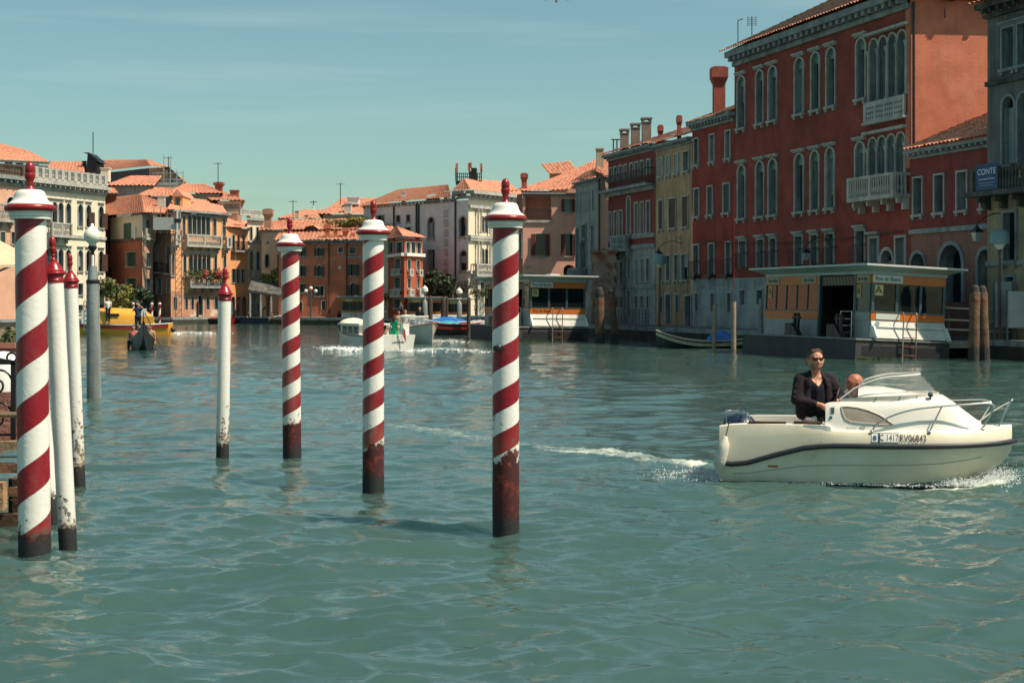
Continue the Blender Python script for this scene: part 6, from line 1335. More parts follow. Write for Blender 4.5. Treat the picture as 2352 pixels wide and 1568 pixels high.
# side windows, vents, switches
WIN = mk('cabin_window', (.30, .24, .19), (.38, .32, .27), sc=6, rough=.18, spec=.5, lo=.3, hi=.7)
def side_pt(x, z, sd=-1, off=.004):
    xs = [c[0] for c in CB]; wb, wt, zt = [float(np.interp(x, xs, [c[i] for c in CB])) for i in (1, 2, 3)]; zb = float(np.interp(x, [s[0] for s in ST], [s[7] for s in ST])) - .01
    t = max(0., min(1., (zt - .03 - z) / (zt - .03 - zb))); return Vector((x + X0, sd * (wt + (wb - wt) * t ** .9 + .01 * math.sin(t * 3.14) + off), z))
AL = [(1.72, 1.06), (1.80, 1.065), (1.95, 1.05), (2.10, 1.015), (2.25, .955), (2.36, .89), (2.45, .825), (2.30, .83), (2.1, .84), (1.95, .85), (1.85, .865), (1.78, .90), (1.745, .96), (1.73, 1.01)]
for sd in (-1, 1):
    mb = MB(); c = side_pt(2.02, .94, sd); rim = [side_pt(x, z, sd) for x, z in AL]; mid = [c.lerp(p_, .5) for p_ in rim]
    for q in mid: q.y = side_pt(q.x - X0, q.z, sd).y
    k = len(rim); mb.add([c] + mid + rim, [(0, 1 + i, 1 + (i + 1) % k) for i in range(k)] + [(1 + i, 1 + k + i, 1 + k + (i + 1) % k, 1 + (i + 1) % k) for i in range(k)])
    o = mb.obj('side_window', WIN, BT, smooth=True, sharp=80); MB().tube(rim + [rim[0]], .010, 6, False).obj('window_seal', mk('window_seal', (.48, .40, .32), rough=.5), o, smooth=True)
mb = MB(); pv = [side_pt(1.60, 1.02, -1, .008), side_pt(1.60, .96, -1, .008)]
for k in range(6): a_ = side_pt(1.575, 1.045 - k * .014, -1, .008); b_ = side_pt(1.625, 1.048 - k * .014, -1, .008); mb.bar(a_, b_, .006)
vt = MB().add([side_pt(1.565, 1.065, -1, .006), side_pt(1.565, .965, -1, .006), side_pt(1.625, .965, -1, .006), side_pt(1.645, 1.065, -1, .006)], [(0, 1, 2, 3)]).obj('vent', GEL, BT); mb.obj('vent_slats', IRON, vt)
MB().add([side_pt(1.555, .935, -1, .01), side_pt(1.555, .895, -1, .01), side_pt(1.595, .895, -1, .01), side_pt(1.595, .935, -1, .01)], [(0, 1, 2, 3)]).obj('switch', mk('teal_switch', (.01, .09, .085), rough=.3), BT)
# lettering and registration plates on the starboard side
INK = mk('navy_ink', (.012, .016, .03), rough=.5); SPL = mk('plate_white', (.72, .70, .62), rough=.5); PBL = mk('plate_blue', (.02, .05, .14), rough=.5)
def hull_pt(x, z, off=.006):   # upper hull side between rub rail and sheer
    g = lambda i: float(np.interp(x, [s[0] for s in ST], [s[i] for s in ST])); ry, rz, sy, sz = g(4), g(5), g(6), g(7); t = max(0, min(1, (z - rz - .03) / (sz - .015 - rz - .03))); return Vector((x + X0, -(ry - .012 + (sy - ry + .012) * t ** 1.6 + off), z))
def plate(x0, x1, z0, z1, mat, name, par, off):
    mb = MB(); xs = np.linspace(x0, x1, 6); zs_ = np.linspace(z0, z1, 5); mb.loft([[hull_pt(x, z, off) for z in zs_] for x in xs]); return mb.obj(name, mat, par, smooth=True)
def wrap_text(body, xc, zc, size, mat, par, sx=1., off=.012, surf=hull_pt, shear=0., bold=0.):
    me = text_mesh(body, size, 'lettering', 0.0, shear, sx); me.materials.clear(); me.materials.append(mat)
    if bold:
        me2 = MB()
    n = len(me.vertices); co = np.empty(n * 3, np.float32); me.vertices.foreach_get('co', co); co = co.reshape(-1, 3); out = np.array([surf(xc + c[0], zc + c[1], off) for c in co], np.float32)
    me.vertices.foreach_set('co', out.ravel()); me.update(); return link('lettering', me, par)
rb = plate(2.135, 2.505, .592, .722, INK, 'registration_plate', BT, .004)
plate(2.14, 2.225, .60, .715, SPL, 'crest_panel', rb, .007); plate(2.228, 2.25, .597, .717, PBL, 'blue_strip', rb, .007); plate(2.255, 2.50, .60, .714, SPL, 'number_panel', rb, .007)
mb = MB(); cc = (2.183, .655); pts_ = [hull_pt(cc[0] + .026 * math.cos(a), cc[1] + .034 * math.sin(a), .011) for a in np.linspace(0, 2 * math.pi, 17)[:-1]]; mb.add(pts_, [tuple(range(16))]); mb.obj('crest', mk('crest_blue', (.02, .10, .22), (.03, .14, .10), sc=40, rough=.5), rb)
wrap_text('C 1417', 2.378, .657, .115, INK, rb, .76, .011); wrap_text('RV06843', 2.705, .650, .135, INK, BT, .74, .011)
wrap_text('ACTIV', 1.86, .775, .055, mk('silver_print', (.40, .40, .36), rough=.4), BT, 1.0, .006, lambda x, z, o: side_pt(x, z, -1, o), .25); wrap_text('430', 2.0, .775, .062, INK, BT, .9, .006, lambda x, z, o: side_pt(x, z, -1, o), .25)
def lower_pt(x, z, off=.006):
    g = lambda i: float(np.interp(x, [s[0] for s in ST], [s[i] for s in ST])); cy, cz, ry, rz = g(2), g(3), g(4), g(5); t = max(0., min(1., (z - cz) / (rz - .03 - cz))); return Vector((x + X0, -(cy + (ry - cy) * t ** .8 + off), z))
MB().loft([[lower_pt(x, z) for z in (.215, .245)] for x in (.70, .77, .84)]).obj('orange_sticker', mk('orange_sticker', (.42, .12, .04), rough=.6), BT)
# rails
def rail(pts, r=.0125): 
    P_ = [Vector(p_) for p_ in pts]; out = []
    for i in range(len(P_) - 1):
        p0, p1, p2, p3 = P_[max(i - 1, 0)], P_[i], P_[i + 1], P_[min(i + 2, len(P_) - 1)]
        for t in np.linspace(0, 1, 7)[:-1]: out.append(.5 * ((2 * p1) + (p2 - p0) * t + (2 * p0 - 5 * p1 + 4 * p2 - p3) * t * t + (3 * p1 - p0 - 3 * p2 + p3) * t ** 3))
    return out + [P_[-1]]
for sd in (-1, 1):
    q = lambda x, y, z: (x + X0, y * sd, z)
    mb = MB(); mb.tube(rail([q(2.14, .80, .735), q(2.22, .77, .84), q(2.42, .74, .95), q(2.70, .69, 1.035), q(3.1, .60, 1.085), q(3.45, .50, 1.11), q(3.72, .40, 1.125), q(3.82, .36, 1.09), q(3.80, .35, 1.02), q(3.66, .40, .78)]), .0125, 8)
    mb.tube([q(3.10, .60, 1.085), q(2.93, .70, .745)], .0115, 8)
    for x, y in ((2.14, .80), (3.66, .40), (2.93, .70)): mb.lathe([(.028, 0), (.028, .012), (.014, .02)], 10, q(x, y, .735 if x < 3 else .765))
    mb.obj('bow_rail', STEEL, BT, smooth=True, sharp=60)
mb = MB(); mb.tube(rail([(3.62 + X0, .30, .79), (3.85 + X0, .2, .98), (4.06 + X0, .05, 1.12), (4.10 + X0, 0, 1.14), (4.06 + X0, -.05, 1.12), (3.90 + X0, -.16, .80)]), .0125, 8); mb.tube([(4.06 + X0, .05, 1.12), (3.93 + X0, .14, .80)], .012, 8); mb.obj('pulpit', STEEL, BT, smooth=True, sharp=60)
mb = MB(); c = Vector((3.17 + X0, -.34, .985)); d_ = Vector((.6, -.25, -.55)).normalized(); e_ = Vector((.5, .2, .75)).normalized()
for s_ in (-.018, .018): mb.tube([c - d_ * .09 + e_ * s_ * .0 + Vector((0, s_, 0)), c + d_ * .09 + Vector((0, s_, 0))], .008, 6)
mb.tube([c - Vector((0, .06, -.01)), c + Vector((0, .06, .01))], .008, 6); mb.obj('deck_cleat', STEEL, BT)
mb = MB(); mb.sphere((2.95 + X0, -.46, 1.235), .038, 14); mb.lathe([(.012, 0), (.012, .05)], 8, (2.95 + X0, -.46, 1.17)); o = mb.obj('searchlight', IRON, BT, smooth=True); MB().sphere((2.95 + X0, -.488, 1.245), .02, 10, (1, .5, 1)).obj('light_lens', STEEL, o, smooth=True)
MB().tube([(3.86 + X0, .0, .24), (3.90 + X0, -.03, .21), (3.90 + X0, -.05, .17), (3.87 + X0, -.04, .15), (3.85 + X0, -.01, .18)], .01, 6).obj('tow_ring', IRON, BT)
# stern: engine cowl, rails, teak strips, fender
MB().loft([[(x + X0, w * math.cos(t), z0 + h * max(0, math.sin(t)) ** .7) for t in np.linspace(0, math.pi, 13)] for x, w, z0, h in ((-.02, .05, .62, .1), (.03, .17, .60, .26), (.2, .20, .60, .31), (.42, .19, .60, .27), (.52, .12, .62, .12))], caps=True).obj('engine_cowl', mk('engine_blue', (.012, .022, .05), rough=.3), BT, (.0, -.25, .0), smooth=True, sharp=60)
mb = MB(); mb.tube(rail([(.10 + X0, -.72, .76), (.10 + X0, -.74, .93), (.14 + X0, -.74, .96), (.36 + X0, -.74, .955), (.42 + X0, -.74, .92), (.44 + X0, -.74, .79)]), .011, 8); mb.tube(rail([(.06 + X0, -.70, .94), (.06 + X0, -.3, .95), (.3 + X0, -.3, .95), (.36 + X0, -.70, .95)]), .011, 8); mb.tube(rail([(.36 + X0, -.72, .80), (.36 + X0, -.74, .87), (.40 + X0, -.74, .89), (.44 + X0, -.74, .80)]), .010, 8); mb.obj('stern_rail', STEEL, BT, smooth=True)
for x0, x1, z in ((.42, .95, .822), (1.06, 1.44, .832)): MB().box(x0 + X0, x1 + X0, -.80, -.70, z - .012, z + .022).obj('teak_strip', DARKWOOD, BT)
MB().loft([[(x + X0, -.55 + w * math.cos(t), .83 + h * math.sin(t)) for t in np.linspace(0, math.pi, 9)] for x, w, h in ((1.17, .04, .02), (1.22, .07, .07), (1.32, .07, .06), (1.38, .03, .02))], caps=True).obj('grey_pad', mk('grey_pad', (.12, .11, .11), rough=.7), BT, smooth=True)
mb = MB(); mb.tube(rail([(1.32 + X0, -.75, .85), (1.32 + X0, -.75, .90), (1.345 + X0, -.75, .915), (1.37 + X0, -.75, .90), (1.37 + X0, -.75, .85)]), .012, 8); mb.obj('rod_holder', STEEL, BT, smooth=True)
MB().sphere((1.42 + X0, -.5, .86), .055, 12, (1, 1, .6)).obj('black_knob', IRON, BT, smooth=True)
FN = thing('fender', 'scuffed white fender hanging at the motorboat stern', 'fender', (0, 0, 0)); FN.location = bo
mtx = Matrix.Rotation(R(-14), 3, 'Z') @ Matrix.Diagonal((.93, .95, .955)); fp = mtx @ Vector((.12 + X0, -.90, .70)); FN.location = bo + fp; FN.rotation_euler = (0, R(13), R(-14))
MB().lathe([(.02, -.06), (.035, -.08), (.04, -.10), (.072, -.15), (.082, -.25), (.082, -.38), (.072, -.46), (.04, -.51), (.03, -.53), (.02, -.56)], 18).obj('body', mk('fender_white', (.66, .63, .55), (.50, .47, .40), sc=7, rough=.6, bump=.2), FN, smooth=True, sharp=60); MB().tube([(0, 0, -.07), (0, .02, .06), (0, .06, .14)], .008, 6).obj('rope', DARKWOOD, FN)
# wheel and bulkhead
mb = MB(); ang = np.linspace(0, 2 * math.pi, 25); mb.tube([(1.62 + X0 + .06 * math.sin(a), -.18 + .19 * math.cos(a), 1.10 + .19 * math.sin(a)) for a in ang], .016, 8, False); mb.bar((1.62 + X0, -.18, 1.10), (1.95 + X0, -.18, 1.0), .04)
for k in range(3): a = k * 2.09 + .5; mb.bar((1.62 + X0, -.18, 1.10), (1.62 + X0 + .06 * math.sin(a), -.18 + .19 * math.cos(a), 1.1 + .19 * math.sin(a)), .02)
mb.obj('steering_wheel', IRON, BT, smooth=True, sharp=50)
MB().box(1.94 + X0, 1.97 + X0, -.60, .60, .12, 1.12).obj('bulkhead', GEL, BT); MB().box(1.55 + X0, 1.90 + X0, .10, .55, .12, .50).obj('helm_seat', mk('seat_vinyl', (.55, .52, .46), rough=.5), BT)
# crew
mt = Matrix.Translation(bo) @ Matrix.Rotation(R(-14), 4, 'Z') @ Matrix.Diagonal((.93, .95, .955, 1))
q = mt @ Vector((1.335 + X0, -.08, .04)); SK = thing('person', 'skipper in dark jacket and sunglasses standing in the motorboat', 'person', q, R(6)); SK.scale = (1.0, 1.0, .935)
for nm, me in zip(('body', 'jacket', 'hair', 'sunglasses'), SKIP): link(nm, me, SK)
q = mt @ Vector((1.87 + X0, .30, .06)); BP = thing('person', 'bald passenger whose head shows behind the motorboat windscreen', 'person', q, R(-65))
for nm, me in zip(('body', 'hair'), BALD): link(nm, me, BP)
# spray thrown up by the bow
mb = MB(); rr = np.random.default_rng(5)
def drops(x0, x1, y, z, sx, sy, sz, n, smin, smax):
    for _ in range(n):
        t = rr.uniform(0, 1); p_ = mt @ Vector((x0 + (x1 - x0) * t + X0 + rr.normal(0, sx), y + rr.normal(0, sy), 0)); p_.z = abs(rr.normal(0, sz)) + z; s = rr.uniform(smin, smax) * (1 - min(.7, p_.z / .4)); a_ = rr.uniform(0, 6.28)
        mb.add([p_ + Vector((s * math.cos(a_), s * math.sin(a_), -s * .5)), p_ + Vector((s * math.cos(a_ + 2.1), s * math.sin(a_ + 2.1), -s * .5)), p_ + Vector((s * math.cos(a_ + 4.2), s * math.sin(a_ + 4.2), -s * .5)), p_ + Vector((0, 0, s))], [(0, 1, 2), (0, 1, 3), (1, 2, 3), (2, 0, 3)])
drops(3.65, 4.1, -.18, .0, .08, .10, .13, 2200, .004, .014); drops(2.9, 3.9, -.52, .0, .12, .07, .055, 2200, .004, .013); drops(1.0, 3.0, -.80, 0., .2, .05, .02, 700, .003, .010); drops(-.7, .1, -.3, .0, .25, .3, .025, 1000, .004, .012)
def wakebits(pts, n, spread, zmax, smax):
    W_ = [wat(*p_) for p_ in pts]
    for _ in range(n):
        i = rr.integers(len(W_) - 1); p_ = W_[i].lerp(W_[i + 1], rr.uniform()) + Vector((rr.normal(0, spread), rr.normal(0, spread), 0)); p_.z = abs(rr.normal(0, zmax)); s = rr.uniform(.3, 1) * smax * max(.25, 1 - p_.z / zmax * .4); a_ = rr.uniform(0, 6.28)
        mb.add([p_ + Vector((s * 1.6 * math.cos(a_), s * 1.6 * math.sin(a_), -s * .4)), p_ + Vector((s * math.cos(a_ + 2.1), s * math.sin(a_ + 2.1), -s * .4)), p_ + Vector((s * math.cos(a_ + 4.2), s * math.sin(a_ + 4.2), -s * .4)), p_ + Vector((0, 0, s * .7))], [(0, 1, 2), (0, 1, 3), (1, 2, 3), (2, 0, 3)])
wakebits([(752, 801), (800, 805), (832, 806)], 900, .35, .12, .06); wakebits([(880, 808), (960, 807), (1010, 803), (1060, 806), (1115, 812)], 1000, .4, .08, .05); wakebits([(990, 786), (1030, 786), (1060, 788)], 500, .35, .12, .05); wakebits([(378, 766), (430, 765), (500, 766)], 500, .45, .10, .05); wakebits([(1640, 1080), (1590, 1070), (1520, 1060)], 500, .12, .02, .012); wakebits([(1450, 1050), (1360, 1040)], 250, .12, .02, .012)
SP = mb.obj('spray', mk('spray_white', (.80, .83, .80), rough=.25), fix=False, kind='stuff'); SP['label'] = 'white spray and droplets along the motorboat bow'
# ------------------------------------------------------------------ boat stops
ORB = mk('orange_band', (.62, .16, .025), (.56, .14, .02), sc=3, rough=.45); TEAL = mk('teal_frame', (.055, .095, .105), (.045, .08, .09), sc=3, rough=.4); ROOFW = mk('station_roof', (.42, .47, .44), (.36, .41, .39), sc=1.5, rough=.5)
PANEL = mk('station_panel', (.60, .60, .55), (.52, .52, .47), sc=1.3, rough=.5, streak=.25); PANG = mk('station_panel_grey', (.30, .32, .32), (.25, .27, .27), sc=2, rough=.5)
SGLASS = mk('station_glass', (.008, .012, .014), rough=.04, spec=.5, alpha=.93, bump=.12, bsc=1.6); PONT = mk('pontoon_steel', (.035, .036, .038), (.055, .05, .045), sc=1.2, rough=.7, bump=.3, bsc=5, streak=.3, streakc=(.08, .045, .03)); SIGNW = mk('sign_white', (.62, .66, .60), rough=.5); SIGNY = mk('sign_yellow', (.62, .50, .20), rough=.5)
WEED = mk('weed', (.05, .07, .012), (.02, .03, .01), sc=8, rough=.8)
def station(label, O, rz, letter, tilt, text='Riva de Biasio', band=ORB, ln=9.3, wd=3.5, lad=True, hull=True):
    T = thing('boat_stop', label, 'boat stop', O, rz, 'floating boat stops'); T.rotation_euler = (0, R(tilt), rz)
    dk = .88; sx, sy = .80, .25; ex, ey = sx + wd, sy + ln
    if hull:
        MB().box(0, wd + .95, 0, ln + .9, -.9, dk - .06).obj('pontoon', PONT, T); MB().box(-.03, wd + 1.0, -.05, ln + .95, dk - .059, dk).obj('deck', mk('deck_edge', (.30, .30, .28), (.2, .2, .19), sc=2, rough=.7), T)
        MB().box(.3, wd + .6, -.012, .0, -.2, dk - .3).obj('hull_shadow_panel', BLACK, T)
        mb = MB()
        for _ in range(260): x = rng.uniform(.1, wd * .75); z = rng.uniform(.0, .16); mb.add([(x, -.02, z), (x + rng.uniform(.03, .1), -.05, z + .02), (x + .05, -.06, z - rng.uniform(.05, .16))], [(0, 1, 2)])
        mb.obj('weed_fringe', WEED, T, kind='stuff')
        for yy in (1.9, 5.6):
            b_ = MB().box(.02, .32, yy, yy + .55, dk, dk + .55).add([(.03, yy - .62, dk), (.30, yy - .62, dk), (.30, yy - .01, dk), (.03, yy - .01, dk), (.03, yy - .01, dk + .55), (.30, yy - .01, dk + .55)], [(0, 1, 2, 3), (3, 2, 5, 4), (0, 4, 5, 1), (0, 3, 4), (1, 5, 2)])
            for k in (0, .3): b_.box(.12, .24, yy - .12 - k, yy - k, dk, dk + 1.0)
            b_.bar((.18, yy + .1, dk + .8), (.18, yy - .55, dk + .8), .1); b_.obj('mooring_bitts', BLACK, T)
    # end face (local -y) : bands, panes, panel; canal face (local x = sx)
    z = dict(a=.95, b=1.66, c=1.98, d=3.18, e=3.55)
    MB().add([(sx + .02, sy, z['b']), (ex, sy, z['b']), (ex + .08, sy - .30, z['a'] - .02), (sx - .02, sy - .30, z['a'] - .02), (sx + .02, sy + .05, z['b']), (ex, sy + .05, z['b']), (ex, sy + .05, z['a'] - .02), (sx, sy + .05, z['a'] - .02)], [(0, 3, 2, 1), (0, 1, 5, 4), (3, 0, 4, 7), (1, 2, 6, 5), (2, 3, 7, 6)]).obj('end_panel', PANEL, T)
    MB().box(sx + .02, ex, sy - .17, sy - .13, 1.36, 1.40).obj('panel_rib', PANEL, T)
    for x in (sx + .03, ex - .03): MB().bar((x, sy - .15, z['b'] - .25), (x + .05, sy - .42, z['a'] - .05), .1, .14).obj('panel_bracket', WHITE, T)
    MB().box(sx, ex, sy - .03, sy + .05, z['b'] + .002, z['c']).obj('lower_band', band, T); MB().box(sx - .02, ex + .02, sy - .05, sy + .05, z['c'] + .002, z['c'] + .06).obj('window_rail', TEAL, T)
    MB().box(sx, ex, sy - .03, sy + .05, z['d'] + .002, z['e']).obj('upper_band', band, T)
    for k in range(4): x = sx + (wd - .12) * k / 3; MB().box(x, x + .12, sy - .045, sy + .06, z['c'] + .062, z['d']).obj('window_post', TEAL, T)
    for k in range(3): x = sx + (wd - .12) * k / 3 + .122; MB().box(x, x + (wd - .12) / 3 - .124, sy + .0, sy + .012, z['c'] + .064, z['d'] - .002).obj('pane', SGLASS, T)
    L0, L1, L2 = sy + 1.2, sy + 4.3, ey   # narrow bay, doorway, long bay
    for y0, y1, nb in ((sy + .06, L0, 1), (L1, L2, 5)):
        MB().box(sx - .03, sx + .05, y0, y1, dk + .01, 1.62).obj('side_panel', PANG, T); MB().box(sx - .045, sx + .04, y0, y1, 1.622, 1.98).obj('side_band', band if nb > 1 else PANG, T); MB().box(sx - .03, sx + .05, y0, y1, z['d'] + .002, z['e']).obj('upper_band', band, T)
        MB().box(sx - .05, sx + .04, y0, y1, 1.982, 2.04).obj('window_rail', TEAL, T)
        for k in range(nb + 1): y = y0 + (y1 - y0 - .08) * k / nb; MB().box(sx - .04, sx + .05, y, y + .08, 2.042, z['d']).obj('window_post', TEAL, T)
        for k in range(nb): y = y0 + (y1 - y0 - .08) * k / nb + .082; MB().box(sx - .005, sx + .005, y, y + (y1 - y0 - .08) / nb - .084, 2.044, z['d'] - .002).obj('pane', SGLASS, T)
    for y in (L0, L1 - .12): MB().box(sx - .06, sx + .08, y + .002, y + .118, dk + .01, z['e']).obj('door_post', TEAL, T)
    ds = MB().box(sx + .0, sx + .06, L0 + .13, L1 - .13, z['e'] - .45, z['e'] - .05).obj('display_board', IRON, T); mb = MB()
    for k in range(9): y = L0 + .35 + k * .27; mb.add([(sx - .004, y, z['e'] - .42), (sx - .004, y + .1, z['e'] - .42), (sx - .004, y + .22, z['e'] - .08), (sx - .004, y + .12, z['e'] - .08)], [(0, 1, 2, 3)])
    mb.obj('board_stripes', mk('dim_yellow', (.20, .17, .07), rough=.6), ds)
    # back walls, roof
    MB().box(ex - .06, ex, sy + .1, ey, dk, 1.9).obj('back_panel', PANG, T); MB().box(ex - .04, ex - .03, sy + .1, ey, 1.902, z['e']).obj('back_pane', SGLASS, T); MB().box(sx + .1, ex, ey - .05, ey, dk, z['e']).obj('far_panel', PANG, T)
    MB().box(sx + 1.6, sx + 1.9, sy + 1.6, sy + 5, dk, dk + .45).obj('bench', DARKWOOD, T)
    o_ = .62; e0, e1 = z['e'] + .004, 3.93
    rs = [[(sx - .05, sy - .06, e0), (ex + .05, sy - .06, e0), (ex + .05, ey + .06, e0), (sx - .05, ey + .06, e0)], [(sx - .05, sy - .06, e0 + .12), (ex + .05, sy - .06, e0 + .12), (ex + .05, ey + .06, e0 + .12), (sx - .05, ey + .06, e0 + .12)], [(sx - o_, sy - o_, e1 - .06), (ex + o_, sy - o_, e1 - .06), (ex + o_, ey + o_, e1 - .06), (sx - o_, ey + o_, e1 - .06)]]
    rf = MB().loft(rs, closed=True).obj('roof_soffit', ROOFW, T); MB().box(sx - o_ - .02, ex + o_ + .02, sy - o_ - .02, ey + o_ + .02, e1 - .055, e1 + .02).obj('roof', mk('roof_white', (.62, .62, .57), (.54, .54, .5), sc=1, rough=.6), T)
    MB().box(sx + 1.6, sx + 2.2, sy + 1, sy + 1.8, e1 + .021, e1 + .12).obj('roof_hatch', WHITE, T)
    if text:
        sg = MB().box(sx + .02, sx + 1.42, sy - .06, sy - .032, z['d'] + .04, z['e'] - .02).obj('name_sign', SIGNW, T); text_on(text, .27, IRON, sg, (sx + .72, sy - .066, (z['d'] + z['e']) / 2 + .005), (R(90), 0, 0), .80)
        lt = MB().box(sx + .10, sx + .52, sy - .03, sy - .005, z['d'] - .50, z['d'] - .06).obj('letter_sign', SIGNY, T); text_on(letter, .44, IRON, lt, (sx + .31, sy - .036, z['d'] - .28), (R(90), 0, 0), 1.1)
        if letter == 'B': s2 = MB().box(sx + .1, sx + 1.4, sy - .036, sy - .031, 1.72, 1.95).obj('lower_name', band, T); text_on(text, .24, IRON, s2, (sx + .75, sy - .04, 1.83), (R(90), 0, 0), .85)
        else:
            MB().box(sx + .22, sx + 1.35, sy - .045, sy - .031, 1.70, 1.94).obj('poster_strip', SIGNW, T); MB().box(sx + .16, sx + .34, sy - .125, sy - .11, 1.44, 1.6).obj('blue_notice', mk('notice_blue', (.30, .42, .52), rough=.6), T)
        for y0, y1 in ((sy + .15, L0 - .1), (L1 + .25, L1 + 1.45), (L2 - 1.35, L2 - .15)):
            s3 = MB().box(sx - .062, sx - .032, y0, y1, z['d'] + .05, z['e'] - .04).obj('name_sign', mk('sign_dim', (.40, .36, .28), rough=.6), T); text_on(text, .24, IRON, s3, (sx - .066, (y0 + y1) / 2, (z['d'] + z['e']) / 2), (R(90), 0, R(-90)), .72 * (y1 - y0) / 1.2)
        for y in (L0 - .42, L2 - .62): s4 = MB().box(sx - .03, sx - .008, y, y + .38, z['d'] - .60, z['d'] - .06).obj('letter_sign', mk('sign_orange', (.55, .30, .10), rough=.6), T); text_on(letter, .42, IRON, s4, (sx - .036, y + .19, z['d'] - .33), (R(90), 0, R(-90)))
    else: MB().box(sx + .5, sx + 1.5, sy - .05, sy - .032, z['d'] + .04, z['e'] - .02).obj('name_sign', SIGNY, T)
    if lad:
        mb = MB()
        for x in (2.10, 2.72): mb.tube(rail([(x, .2, 1.95), (x, .0, 2.02), (x, -.14, 1.95), (x, -.16, 1.5), (x, -.16, .3), (x, -.16, -.15)]), .03, 8)
        mb.obj('ladder', mk('ladder_steel', (.35, .36, .34), (.25, .10, .06), sc=1.2, rough=.5, metal=.4), T, smooth=True, sharp=60)
        for zz in (.98, .62, .26): MB().bar((2.10, -.16, zz), (2.72, -.16, zz), .035).obj('rung', mk('rusty_rung', (.22, .08, .05), rough=.8), T)
    # grab rails by the doorway
    mb = MB()
    for zz in (2.0, 1.68, 1.4, 1.1): mb.tube([(sx - .15, L0 + .05, zz), (sx - .15, L0 + .95, zz)], .025, 6)
    for y in (L0 + .05, L0 + .95): mb.tube([(sx - .15, y, dk), (sx - .15, y, 2.0)], .02, 6)
    mb.obj('door_rail', STEEL, T, smooth=True); return T
TH = math.atan2(.303, .953)
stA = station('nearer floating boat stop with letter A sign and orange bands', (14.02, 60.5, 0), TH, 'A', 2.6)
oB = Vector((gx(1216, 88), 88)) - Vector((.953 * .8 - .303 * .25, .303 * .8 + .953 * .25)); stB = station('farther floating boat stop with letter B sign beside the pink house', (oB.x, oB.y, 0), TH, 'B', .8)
oC = pt(772, 148.5); stC = station('small far boat stop with yellow bands before the rust red house', (oC.x, oC.y, 0), R(3), 'C', 0, None, mk('ochre_band', (.42, .22, .03), rough=.5), 5, 3.2); stC.scale = (.72,) * 3
oD = pt(925, 138); stD = station('far boat stop with pale fronts below the small red house', (oD.x, oD.y, 0), R(2), 'C', 0, None, ORB, 4, 4.4, False); stD.scale = (.70,) * 3; oE = pt(1012, 140); stE = station('far low boat stop before the bare tree', (oE.x, oE.y, 0), R(2), 'C', 0, None, ORB, 4, 3.4, False); stE.scale = (.66,) * 3
# gangway and rails right of stop A
GW = thing('gangway', 'steel gangway with bright handrails right of boat stop A', 'gangway', (18.3, 63.2, 0)); RAILB = mk('pale_rail', (.62, .50, .38), (.55, .44, .34), sc=3, rough=.45, metal=.3)
MB().box(0, 9, -.9, .9, .42, .72).obj('deck', mk('gangway_beam', (.36, .30, .25), (.28, .23, .19), sc=2, rough=.7), GW)
for y in (-.85, .85):
    for z_ in (1.95, 1.45, 1.05): MB().tube([(-.4, y, z_ + .18), (9, y, z_ - .25)], .04, 6).obj('rail', RAILB if y < 0 else TEAL, GW, smooth=True)
    for k in range(8): x = .1 + k * 1.15; MB().bar((x, y, .72), (x, y, 1.9 - x * .04), .05).obj('post', TEAL, GW)
# railing along the quay by the red house
def quay_rail(label, a, b, z=.8, h=1.05, n=10):
    T = thing('quay_railing', label, 'railing', (a[0], a[1], z), 0, 'railings along the right quay'); d = Vector((b[0] - a[0], b[1] - a[1], 0))
    for zz in (h, h * .78, h * .55, h * .3): MB().tube([(0, 0, zz), d + Vector((0, 0, zz))], .028, 6).obj('rail', TEAL, T, smooth=True)
    for k in range(n + 1): p_ = d * (k / n); MB().bar(p_, p_ + Vector((0, 0, h)), .05).obj('post', TEAL, T)
quay_rail('teal iron railing on the quay before the red balconied house', bk(1420, 3.8), bk(1490, 3.8)); quay_rail('teal iron railing on the quay left of the wooden piles', bk(1340, 2.4), bk(1412, 3.8), n=6)
# timber piles
PILE = mk('pile_timber', (.085, .05, .034), (.20, .11, .065), sc=2.5, rough=.9, bump=.6, bsc=9, streak=.6, streakc=(.04, .03, .025)); PILET = mk('pile_tarred', (.02, .018, .017), (.04, .034, .03), sc=5, rough=.8, bump=.4)
def pile(label, px, py, ptop, r, lean=0., tar=.25, group='timber mooring piles', mat=None, flat=False, ytop=None):
    b_ = wat(px, py); H = CH + (HZ - ptop) / F * b_.y; T = thing('timber_pile', label, 'pile', b_, 0, group); T.rotation_euler = (0, R(lean), 0)
    pr = [(r * (1.05 + .03 * math.sin(k * 1.7 + px)), -1.2 + (H + 1.2 - .35 * (not flat)) * k / 9) for k in range(10)]; n_ = 14
    MB().lathe(pr + ([] if flat else [(r * .75, H - .1), (r * .45, H)]), n_).obj('shaft', mat or PILE, T, smooth=True, sharp=40)
    if tar: MB().lathe([(r * 1.1, H * (1 - tar)), (r * 1.1, H * (1 - tar) + .12)], n_).obj('iron_band', mk('rust_band', (.16, .05, .03), rough=.8), T); MB().lathe([(r * 1.06, H * (1 - tar * .6)), (r * 1.05, H - .35), (r * .8, H - .08), (r * .5, H + .01)], n_).obj('tarred_top', PILET, T); MB().lathe([(r * 1.13, -1), (r * 1.13, .5)], n_).obj('wet_foot', PILET, T)
    return T
pile('thick timber pile, left of the pair beside boat stop A', 2236, 828, 655, .2, 1.2, .22); pile('thick timber pile, right of the pair beside boat stop A', 2261, 827, 656, .2, -1.8, .22)
pile('thick timber pile, left of the pair beside boat stop B', 1378, 787, 660, .25, -.5, .3); pile('leaning timber pile, right of the pair beside boat stop B', 1412, 786, 664, .21, -4, .3)
PALE_W = mk('pale_pole_wood', (.40, .29, .21), (.30, .21, .15), sc=3, rough=.85, bump=.3, streak=.4)
